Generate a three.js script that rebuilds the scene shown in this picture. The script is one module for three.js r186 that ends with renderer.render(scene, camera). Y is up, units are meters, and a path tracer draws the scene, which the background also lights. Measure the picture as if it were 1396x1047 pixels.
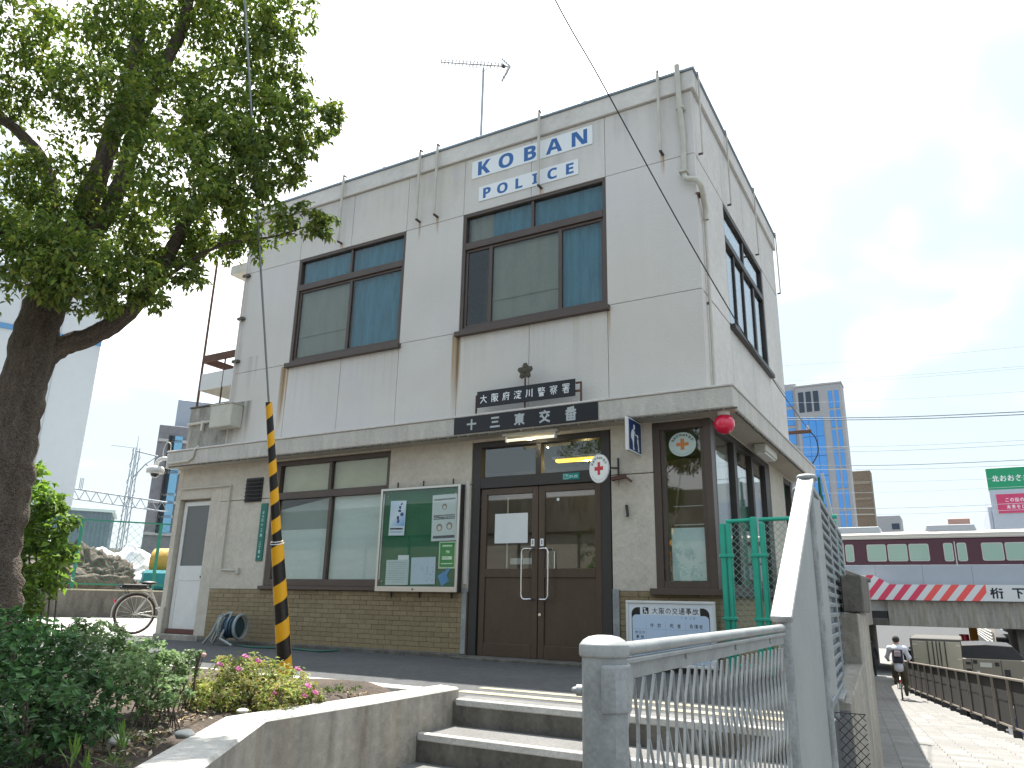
import * as THREE from 'three';
import { mergeGeometries } from 'three/addons/utils/BufferGeometryUtils.js';
import { MarchingCubes } from 'three/addons/objects/MarchingCubes.js';

// ---------- camera, sky, sun, exposure ----------
const W = 1024, H = 768, PX = 1396, PY = 1047, FOCAL = 1022.8;
const scene = new THREE.Scene();
const camera = new THREE.PerspectiveCamera(2 * Math.atan(PY / 2 / FOCAL) * 180 / Math.PI, W / H, 0.05, 2500);
camera.rotation.order = 'YXZ';
camera.position.set(2.233, 0.691, 8.5);
camera.rotation.set(16.206 * Math.PI / 180, 29.9 * Math.PI / 180, 1.162 * Math.PI / 180);
camera.updateMatrixWorld();
scene.add(camera);
const renderer = new THREE.WebGLRenderer({ antialias: true });
renderer.setSize(W, H);
renderer.shadowMap.enabled = true;
renderer.toneMapping = THREE.LinearToneMapping;
renderer.toneMappingExposure = 2.75;
const SUN = new THREE.Vector3(-0.285, 1, -0.34).normalize();
const sun = new THREE.DirectionalLight(new THREE.Color(1, 0.955, 0.88), 4.2);
sun.position.copy(SUN).multiplyScalar(60); sun.target.position.set(0, 0, 0);
sun.castShadow = true; sun.shadow.mapSize.set(4096, 4096); sun.shadow.radius = 1.2;
Object.assign(sun.shadow.camera, { left: -40, right: 40, top: 40, bottom: -40, near: 1, far: 160 });
scene.add(sun, sun.target);

// ---------- random, noise, textures ----------
function rng(seed) { let s = seed >>> 0; return () => { s = (s + 0x6d2b79f5) | 0; let t = Math.imul(s ^ (s >>> 15), 1 | s); t = (t + Math.imul(t ^ (t >>> 7), 61 | t)) ^ t; return ((t ^ (t >>> 14)) >>> 0) / 4294967296; }; }
const R0 = rng(7);
function lattice(n, seed) { const r = rng(seed), a = new Float32Array(n * n); for (let i = 0; i < a.length; i++) a[i] = r(); return a; }
// periodic value noise on the unit square, n cells across, m cells down
function vnoise(nx, ny, seed) {
  const r = rng(seed), a = new Float32Array(nx * ny); for (let i = 0; i < a.length; i++) a[i] = r();
  return (u, v) => {
    const x = (u - Math.floor(u)) * nx, y = (v - Math.floor(v)) * ny, i = Math.floor(x), j = Math.floor(y); let f = x - i, g = y - j;
    f = f * f * (3 - 2 * f); g = g * g * (3 - 2 * g); const i0 = i % nx, i1 = (i + 1) % nx, j0 = (j % ny) * nx, j1 = ((j + 1) % ny) * nx;
    return (a[j0 + i0] * (1 - f) + a[j0 + i1] * f) * (1 - g) + (a[j1 + i0] * (1 - f) + a[j1 + i1] * f) * g;
  };
}
function fbm(n, seed, oct = 5, ax = 1, ay = 1) {
  const f = []; let amp = 1, sum = 0;
  for (let o = 0; o < oct; o++) { f.push([vnoise(Math.max(1, Math.round(n * ax)) << o, Math.max(1, Math.round(n * ay)) << o, seed + o * 17), amp]); sum += amp; amp *= 0.55; }
  return (u, v) => { let t = 0; for (const [g, a] of f) t += g(u, v) * a; return t / sum; };
}
const S8 = (l) => { l = Math.min(1, Math.max(0, l)); return Math.round(255 * (l <= 0.0031308 ? l * 12.92 : 1.055 * Math.pow(l, 1 / 2.4) - 0.055)); };
function dataTex(n, fn, srgb = true) {     // fn(u,v) -> [r,g,b] linear (srgb) or grey 0..1
  const d = new Uint8Array(n * n * 4);
  for (let y = 0; y < n; y++) for (let x = 0; x < n; x++) {
    const c = fn((x + 0.5) / n, (y + 0.5) / n), o = (y * n + x) * 4;
    if (srgb) { d[o] = S8(c[0]); d[o + 1] = S8(c[1]); d[o + 2] = S8(c[2]); } else d[o] = d[o + 1] = d[o + 2] = Math.round(255 * Math.min(1, Math.max(0, c)));
    d[o + 3] = 255;
  }
  const t = new THREE.DataTexture(d, n, n); t.wrapS = t.wrapT = THREE.RepeatWrapping; t.magFilter = THREE.LinearFilter; t.minFilter = THREE.LinearMipmapLinearFilter; t.generateMipmaps = true;
  if (srgb) t.colorSpace = THREE.SRGBColorSpace; t.needsUpdate = true; return t;
}
const mix = (a, b, t) => a.map((x, i) => x + (b[i] - x) * t), clamp = (x, a = 0, b = 1) => Math.min(b, Math.max(a, x)), sst = (a, b, x) => { const t = clamp((x - a) / (b - a)); return t * t * (3 - 2 * t); };
function std(o) { return new THREE.MeshStandardMaterial({ roughness: 0.8, metalness: 0, ...o }); }
const lin = (r, g, b) => new THREE.Color().setRGB(r, g, b);
// surface = tint texture of `size` metres with two noises plus bump
function surf(base, { n = 512, size = 2, cells = 4, amt = 0.25, fine = 0.15, tint = [1, 1, 1], ax = 1, ay = 1, seed = 1, rough = 0.85, metal = 0, bump = 0, speck = 0 } = {}) {
  const a = fbm(cells, seed, 4, ax, ay), b = fbm(cells * 12, seed + 99, 2), c = vnoise(n >> 1, n >> 1, seed + 5);
  const f = (u, v) => { const k = 1 + (a(u, v) - 0.5) * 2 * amt + (b(u, v) - 0.5) * 2 * fine + (speck ? (c(u, v) - 0.5) * 2 * speck : 0); return k; };
  const map = dataTex(n, (u, v) => { const k = f(u, v), t = clamp((a(u * 1.0, v + 0.31) - 0.5) * 3 + 0.5); return base.map((x, i) => x * k * (1 + (tint[i] - 1) * t)); });
  map.repeat.set(1 / size, 1 / size);
  const m = std({ map, roughness: rough, metalness: metal });
  if (bump) { const bm = dataTex(n >> 1, (u, v) => clamp(0.5 + (b(u, v) - 0.5) * 0.9 + (c(u, v) - 0.5) * 0.7), false); bm.repeat.copy(map.repeat); m.bumpMap = bm; m.bumpScale = bump; }
  return m;
}
// ---------- sky: one computed panorama ----------
{
  const SW = 1024, SH = 512, d = new Float32Array(SW * SH * 4), cl = fbm(5, 41, 6, 2, 1.4), cl2 = fbm(9, 77, 5, 2, 1.2);
  for (let j = 0; j < SH; j++) for (let i = 0; i < SW; i++) {
    const el = ((j + 0.5) / SH - 0.5) * Math.PI, ph = ((i + 0.5) / SW - 0.5) * 2 * Math.PI, y = Math.sin(el), x = Math.cos(ph) * Math.cos(el), z = Math.sin(ph) * Math.cos(el);
    const cs = x * SUN.x + y * SUN.y + z * SUN.z, up = Math.max(0, y), k = Math.pow(1 - up, 2.2);
    let c = mix([0.22, 0.30, 0.39], [0.362, 0.402, 0.405], k);
    const g = 0.75 * Math.pow(clamp(cs), 4) + 0.7 * Math.pow(clamp(cs), 40); c = c.map((q, n) => q + g * [0.42, 0.41, 0.39][n]);
    const u = ph / (2 * Math.PI) + 0.5, q = up / (0.25 + up), cov = cl(u, 0.12 + q * 0.5), det = cl2(u + 0.3, q * 0.8);
    let a = sst(0.47, 0.62, cov * 0.75 + det * 0.25 + 0.15 * sst(0.35, 0.95, cs) - 0.045) * sst(-0.01, 0.06, y);
    a *= 0.93; const lit = 0.50 + 0.22 * det + 0.30 * sst(0.35, 1, cs); c = mix(c, [lit, lit * 1.0, lit * 1.0], a);
    if (y < 0) { const t = sst(0, -0.08, y); c = mix(c, [0.16, 0.16, 0.155], t); }
    const o = (j * SW + i) * 4; d[o] = c[0]; d[o + 1] = c[1]; d[o + 2] = c[2]; d[o + 3] = 1;
  }
  const t = new THREE.DataTexture(d, SW, SH, THREE.RGBAFormat, THREE.FloatType); t.mapping = THREE.EquirectangularReflectionMapping; t.magFilter = t.minFilter = THREE.LinearFilter; t.wrapS = THREE.RepeatWrapping; t.needsUpdate = true;
  scene.background = t; scene.environment = t;
}
// ---------- placing helpers ----------
const CAM = camera.position.clone(), QC = camera.quaternion.clone();
function dirOf(px, py) { return new THREE.Vector3((px - PX / 2) / FOCAL, -(py - PY / 2) / FOCAL, -1).applyQuaternion(QC); }
function at(px, py, dist) { const d = dirOf(px, py); return CAM.clone().addScaledVector(d, dist / Math.hypot(d.x, d.z)); }   // horizontal distance in metres
function on(px, py, axis, v) { const d = dirOf(px, py), a = axis; return CAM.clone().addScaledVector(d, (v - CAM[a]) / d[a]); }
const V = (x, y, z) => new THREE.Vector3(x, y, z);
const names = new Map();
function numbered(n) { const k = names.get(n) || 0; names.set(n, k + 1); return k ? n + '_' + String(k).padStart(3, '0') : n; }
let ORG = V(0, 0, 0);
function tag(o, label, category, group, kind) { o.userData.label = label; if (category) o.userData.category = category; if (group) o.userData.group = group; if (kind) o.userData.kind = kind; return o; }
function thing(name, label, category, base = [0, 0, 0], group) { const g = new THREE.Group(); g.name = numbered(name); ORG = V(...base); g.position.copy(ORG); scene.add(g); return tag(g, label, category, group); }
function shade(o) { o.castShadow = true; o.receiveShadow = true; return o; }
function wuv(g) {          // uv in metres from the dominant axis of each face
  g = g.index ? g.toNonIndexed() : g; if (!g.attributes.normal) g.computeVertexNormals();
  const p = g.attributes.position, n = g.attributes.normal, uv = new Float32Array(p.count * 2);
  for (let i = 0; i < p.count; i += 3) {
    let ax = 0, ay = 0, az = 0; for (let k = 0; k < 3; k++) { ax += Math.abs(n.getX(i + k)); ay += Math.abs(n.getY(i + k)); az += Math.abs(n.getZ(i + k)); }
    for (let k = 0; k < 3; k++) { const j = i + k, x = p.getX(j), y = p.getY(j), z = p.getZ(j); let u, v; if (ay >= ax && ay >= az) { u = x; v = z; } else if (ax >= az) { u = z; v = y; } else { u = x; v = y; } uv[j * 2] = u; uv[j * 2 + 1] = v; }
  }
  g.setAttribute('uv', new THREE.BufferAttribute(uv, 2)); return g;
}
const BOXC = new Map();
function chamferBox(w, h, d, b) {
  const x = w / 2, y = h / 2, z = d / 2; b = Math.min(b, x * 0.45, y * 0.45, z * 0.45);
  const P = [], tri = (a, c, e) => P.push(...a, ...c, ...e), quad = (a, c, e, f) => { tri(a, c, e); tri(a, e, f); };
  const v = (sx, sy, sz, k) => [sx * (k === 0 ? x : x - b), sy * (k === 1 ? y : y - b), sz * (k === 2 ? z : z - b)];
  const q = (A, B, C, D, n) => { const ab = B.map((t, i) => t - A[i]), ac = C.map((t, i) => t - A[i]); const c = [ab[1] * ac[2] - ab[2] * ac[1], ab[2] * ac[0] - ab[0] * ac[2], ab[0] * ac[1] - ab[1] * ac[0]]; (c[0] * n[0] + c[1] * n[1] + c[2] * n[2] > 0) ? quad(A, B, C, D) : quad(A, D, C, B); };
  for (const s of [-1, 1]) {
    q(v(s, -1, -1, 0), v(s, 1, -1, 0), v(s, 1, 1, 0), v(s, -1, 1, 0), [s, 0, 0]); q(v(-1, s, -1, 1), v(1, s, -1, 1), v(1, s, 1, 1), v(-1, s, 1, 1), [0, s, 0]); q(v(-1, -1, s, 2), v(1, -1, s, 2), v(1, 1, s, 2), v(-1, 1, s, 2), [0, 0, s]);
    for (const t of [-1, 1]) {
      q(v(s, t, -1, 0), v(s, t, 1, 0), v(s, t, 1, 1), v(s, t, -1, 1), [s, t, 0]); q(v(s, -1, t, 0), v(s, 1, t, 0), v(s, 1, t, 2), v(s, -1, t, 2), [s, 0, t]); q(v(-1, s, t, 1), v(1, s, t, 1), v(1, s, t, 2), v(-1, s, t, 2), [0, s, t]);
      for (const r of [-1, 1]) { const A = v(s, t, r, 0), B = v(s, t, r, 1), C = v(s, t, r, 2); const ab = B.map((e, i) => e - A[i]), ac = C.map((e, i) => e - A[i]); const c0 = ab[1] * ac[2] - ab[2] * ac[1], c1 = ab[2] * ac[0] - ab[0] * ac[2], c2 = ab[0] * ac[1] - ab[1] * ac[0]; (c0 * s + c1 * t + c2 * r > 0) ? tri(A, B, C) : tri(A, C, B); }
    }
  }
  const g = new THREE.BufferGeometry(); g.setAttribute('position', new THREE.BufferAttribute(new Float32Array(P), 3)); g.computeVertexNormals(); return g;
}
const Yup = V(0, 1, 0);
class P {                 // collects geometry, then becomes ONE named mesh
  constructor() { this.g = []; }
  add(g) { g = g.index ? g.toNonIndexed() : g; for (const k of Object.keys(g.attributes)) if (!['position', 'normal', 'uv'].includes(k)) g.deleteAttribute(k); if (!g.attributes.normal) g.computeVertexNormals(); if (!g.attributes.uv) g.setAttribute('uv', new THREE.BufferAttribute(new Float32Array(g.attributes.position.count * 2), 2)); this.g.push(g); return this; }
  box(x0, x1, y0, y1, z0, z1, b = 0.004) { const w = x1 - x0, h = y1 - y0, d = z1 - z0; const g = b ? chamferBox(w, h, d, b) : new THREE.BoxGeometry(w, h, d); g.translate((x0 + x1) / 2, (y0 + y1) / 2, (z0 + z1) / 2); return this.add(g); }
  obox(c, w, h, d, rot, b = 0.004) { const g = b ? chamferBox(w, h, d, b) : new THREE.BoxGeometry(w, h, d); g.applyMatrix4(new THREE.Matrix4().compose(c, new THREE.Quaternion().setFromEuler(new THREE.Euler(...rot)), V(1, 1, 1))); return this.add(g); }
  bar(a, b, w, h, ch = 0.003) { const d = b.clone().sub(a), L = d.length(), g = ch ? chamferBox(w, h, L, ch) : new THREE.BoxGeometry(w, h, L); const m = new THREE.Matrix4().lookAt(b, a, Math.abs(d.y) > 0.98 * L ? V(0, 0, 1) : Yup); m.setPosition(a.clone().add(b).multiplyScalar(0.5)); g.applyMatrix4(m); return this.add(g); }
  cyl(a, b, r0, r1 = r0, seg = 10, open = false) { const d = b.clone().sub(a), L = d.length(), g = new THREE.CylinderGeometry(r1, r0, L, seg, 1, open); g.applyQuaternion(new THREE.Quaternion().setFromUnitVectors(Yup, d.normalize())); g.translate((a.x + b.x) / 2, (a.y + b.y) / 2, (a.z + b.z) / 2); return this.add(g); }
  tube(pts, r, seg = 6, n, closed = false) { const c = new THREE.CatmullRomCurve3(pts, closed, 'centripetal'); return this.add(new THREE.TubeGeometry(c, n || pts.length * 6, r, seg, closed)); }
  path(pts, r, seg = 8) { for (let i = 0; i + 1 < pts.length; i++) { this.cyl(pts[i], pts[i + 1], r, r, seg); if (i) this.ball(pts[i], r * 1.01, seg); } return this; }
  ball(c, r, seg = 10, sx = 1, sy = 1, sz = 1) { const g = new THREE.SphereGeometry(r, seg, Math.max(5, seg >> 1)); g.scale(sx, sy, sz); g.translate(c.x, c.y, c.z); return this.add(g); }
  lathe(pts, c, seg = 20) { const g = new THREE.LatheGeometry(pts.map((p) => new THREE.Vector2(p[0], p[1])), seg); g.translate(c.x, c.y, c.z); return this.add(g); }
  ext(pts, depth, m4, bevel = 0) { const s = new THREE.Shape(pts.map((p) => new THREE.Vector2(p[0], p[1]))); const g = new THREE.ExtrudeGeometry(s, { depth, bevelEnabled: bevel > 0, bevelSize: bevel, bevelThickness: bevel, bevelSegments: 1, curveSegments: 8 }); if (m4) g.applyMatrix4(m4); return this.add(g); }
  poly(pts) { const f = []; for (let i = 1; i + 1 < pts.length; i++) for (const q of [pts[0], pts[i], pts[i + 1]]) f.push(q.x, q.y, q.z); const g = new THREE.BufferGeometry(); g.setAttribute('position', new THREE.BufferAttribute(new Float32Array(f), 3)); g.computeVertexNormals(); return this.add(g); }
  build(name, mat, parent = scene, uv = 'm') {
    let g = this.g.length === 1 ? this.g[0] : mergeGeometries(this.g); if (uv === 'm') g = wuv(g);
    g.translate(-ORG.x, -ORG.y, -ORG.z); const m = shade(new THREE.Mesh(g, mat)); m.name = parent === scene ? numbered(name) : name; parent.add(m); return m;
  }
}
const B = (...a) => new P().box(...a);
function single(name, label, category, p, mat, group, uv) { ORG = V(0, 0, 0); return tag(p.build(name, mat, scene, uv), label, category, group); }
function struct(name, label, p, mat, uv) { ORG = V(0, 0, 0); return tag(p.build(name, mat, scene, uv), label, null, null, 'structure'); }
// a flat plate facing +z with its own 0..1 uv
function face(w, h, c, rotY = 0, rotX = 0) { const g = new THREE.PlaneGeometry(w, h); g.rotateX(rotX); g.rotateY(rotY); g.translate(c.x, c.y, c.z); return new P().add(g); }
function canvasTex(w, h, draw) { const c = document.createElement('canvas'); c.width = w; c.height = h; const x = c.getContext('2d'); draw(x, w, h); const t = new THREE.CanvasTexture(c); t.colorSpace = THREE.SRGBColorSpace; t.anisotropy = 8; return t; }
// ---------- hand-drawn characters (the fonts at hand have none of these) ----------
const GL = {
  '大': '8,36 92,36;50,6 50,36 42,62 10,94;50,38 62,66 92,94', '阪': '14,8 14,95;14,10 40,10 28,34 40,52 36,68 22,70;48,14 94,14;52,14 50,60 40,94;54,38 88,38 76,70 46,94;56,48 72,76 94,94',
  '府': '52,4 52,16;16,18 94,18;18,18 18,60 8,94;40,28 28,52;36,42 36,92;48,44 94,44;78,28 78,88 68,92;56,58 64,70', '淀': '12,10 22,20;6,36 18,46;8,92 26,62;62,4 62,16;36,30 36,18 92,18 92,30;40,38 88,38;64,38 64,88;64,60 86,60;48,54 44,76 32,92;46,76 64,90 94,92',
  '川': '20,10 20,56 8,92;50,14 50,84;82,8 82,94', '警': '8,14 50,14;20,6 20,22;38,6 38,22;16,24 10,38;14,28 46,28 44,50;18,36 34,36 34,46 18,46 18,36;64,4 54,26;58,16 94,16;84,16 76,34 54,50;62,26 72,38 94,50;50,54 50,60;12,62 88,62;24,71 76,71;24,79 76,79;26,87 74,87 74,97 26,97 26,87',
  '察': '50,2 50,12;10,24 10,13 90,13 90,24;34,22 12,52;30,30 46,30 38,46 10,66;26,38 36,44;56,28 86,28 72,46 60,38;54,34 68,52 92,62;32,60 68,60;20,72 80,72;50,72 50,96 42,94;32,80 22,92;68,80 80,92', '署': '14,6 86,6 86,24 14,24 14,6;38,6 38,24;62,6 62,24;22,38 70,38;46,28 46,52;8,52 92,52;84,32 10,74;32,62 76,62 76,96 32,96 32,62;32,79 76,79',
  '十': '8,46 92,46;50,8 50,94', '三': '16,18 84,18;22,50 78,50;8,86 92,86', '東': '10,18 90,18;24,32 76,32 76,62 24,62 24,32;24,47 76,47;50,4 50,96;46,62 10,90;54,62 90,90', '交': '50,4 50,20;8,22 92,22;34,32 14,52;66,32 86,52;70,46 50,72 10,94;30,46 52,74 92,94',
  '番': '76,4 22,12;50,8 50,52;10,28 90,28;30,14 38,26;72,12 62,26;46,30 10,54;54,30 90,54;22,58 78,58 78,96 22,96 22,58;22,77 78,77;50,58 50,96', 'の': '52,20 48,54 30,80 14,64 18,38 44,18 74,24 88,52 78,76 56,90',
  '通': '12,10 24,24;8,38 22,38 22,70 8,86;20,78 44,92 94,92;42,10 86,10 70,24;56,16 70,26;42,30 88,30 88,82 80,82;42,30 42,84;42,46 88,46;42,62 88,62;65,30 65,84', '事': '8,12 92,12;28,22 72,22 72,36 28,36 28,22;18,46 82,46 82,74 18,74;6,60 94,60;50,4 50,94 38,92',
  '故': '6,28 48,28;28,8 28,50;12,50 44,50 44,90 12,90 12,50;64,6 50,44;60,28 96,28;86,28 74,64 48,94;60,38 74,70 96,94', '件': '30,6 8,50;22,34 22,96;50,10 40,40;46,30 92,30;36,58 96,58;68,6 68,96',
  '数': '10,10 16,20;44,10 38,20;6,28 50,28;28,6 28,46;28,30 10,46;28,30 48,44;6,62 52,62;26,50 14,78 46,94;42,62 32,80 8,96;66,6 54,40;62,26 96,26;86,26 76,62 52,94;62,36 76,70 96,94', '死': '6,12 94,12;32,12 8,58;26,34 48,34 40,62 10,94;22,46 36,58;62,22 62,84 92,86 92,72;92,36 62,52',
  '者': '22,22 74,22;48,6 48,40;6,40 94,40;86,12 10,70;32,58 76,58 76,94 32,94 32,58;32,76 76,76', '負': '38,4 14,28;36,12 66,12 56,26;26,28 76,28 76,76 26,76 26,28;26,44 76,44;26,60 76,60;38,80 12,96;64,80 90,96',
  '傷': '28,6 8,48;20,32 20,96;50,4 36,26;46,14 94,14;46,24 86,24 86,46 46,46 46,24;46,35 86,35;34,56 96,56;52,58 34,80;48,68 88,68 84,94 76,94;62,68 44,94;74,70 58,96', '月': '26,8 78,8 78,92 66,90;26,8 26,64 12,94;26,34 78,34;26,58 78,58',
  '日': '22,8 78,8 78,94 22,94 22,8;22,50 78,50', '昨': '8,14 36,14 36,84 8,84 8,14;8,48 36,48;58,6 44,38;54,24 96,24;64,24 64,96;64,46 92,46;64,68 92,68', '桁': '6,28 40,28;24,4 24,96;22,32 6,64;26,40 38,56;58,6 42,26;60,28 42,50;52,42 52,96;68,16 94,16;64,40 98,40;84,40 84,90 74,88',
  '下': '6,12 94,12;46,12 46,94;52,36 76,54', '制': '20,6 10,26;8,22 58,22;4,42 62,42;33,4 33,96;12,60 12,88;12,60 56,60 56,84 48,84;74,10 74,70;92,4 92,92 80,90', '北': '34,8 34,92;8,32 34,32;6,84 34,70;62,8 62,84 92,86 92,70;88,26 62,46',
  'お': '10,30 60,30;34,8 34,82 14,80 14,62 46,48 76,48 88,66 72,88 54,86;74,20 90,34', 'さ': '14,32 88,26;42,8 66,54;66,54 36,48;24,60 24,80 44,92 74,90', 'か': '10,32 56,28 58,60 50,88 36,84;40,6 24,56 10,90;72,22 92,54', 'こ': '22,20 76,20 62,32;18,62 24,82 50,88 84,84',
  '街': '24,6 6,28;26,30 6,54;16,44 16,96;34,22 66,22;50,6 50,42;32,42 68,42;34,66 66,66;50,48 50,88;32,90 68,86;76,16 96,16;72,40 98,40;86,40 86,92 78,90', '未': '18,26 82,26;6,46 94,46;50,4 50,96;48,48 8,88;52,48 92,88', '来': '12,16 88,16;28,22 36,38;72,22 64,38;6,42 94,42;50,4 50,96;48,44 8,88;52,44 92,88',
  'を': '16,22 82,22;44,6 18,56 48,44 54,70;86,42 42,66 36,84 56,92 82,90', 'ひ': '10,22 40,20 18,56 30,88 60,86 72,50 68,20 94,56', 'ら': '36,6 54,16;28,30 22,62 50,46 78,54 80,76 36,92', '区': '10,10 92,10;12,10 12,92 94,92;34,26 78,74;76,26 32,74', '二': '18,22 82,22;6,84 94,84', '丁': '8,14 92,14;50,14 50,92 36,88', '目': '24,8 76,8 76,94 24,94 24,8;24,36 76,36;24,64 76,64',
};
function glyph(x, ch, X, Y, w, h, weight) {
  if (!GL[ch]) { x.save(); x.font = 'bold ' + h + 'px sans-serif'; x.textAlign = 'center'; x.textBaseline = 'middle'; x.fillText(ch, X + w / 2, Y + h / 2); x.restore(); return; }
  x.save(); x.lineWidth = weight; x.lineCap = 'butt'; x.lineJoin = 'miter'; x.strokeStyle = x.fillStyle;
  for (const s of GL[ch].split(';')) { x.beginPath(); s.split(' ').forEach((p, i) => { const [a, b] = p.split(',').map(Number); i ? x.lineTo(X + a / 100 * w, Y + b / 100 * h) : x.moveTo(X + a / 100 * w, Y + b / 100 * h); }); x.stroke(); }
  x.restore();
}
function write(x, text, X, Y, w, h, gap, weight, vertical) { for (const ch of text) { glyph(x, ch, X, Y, w, h, weight); if (vertical) Y += h + gap; else X += w + gap; } }
function scribble(x, X, Y, w, h, r, n = 6) { x.save(); x.lineWidth = Math.max(1, h * 0.12); for (let i = 0; i < n; i++) { x.beginPath(); x.moveTo(X + r() * w, Y + r() * h); if (r() < 0.5) x.lineTo(X + r() * w, Y + r() * h); else { const yy = Y + r() * h; x.moveTo(X, yy); x.lineTo(X + w, yy); } x.stroke(); } x.restore(); }
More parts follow.
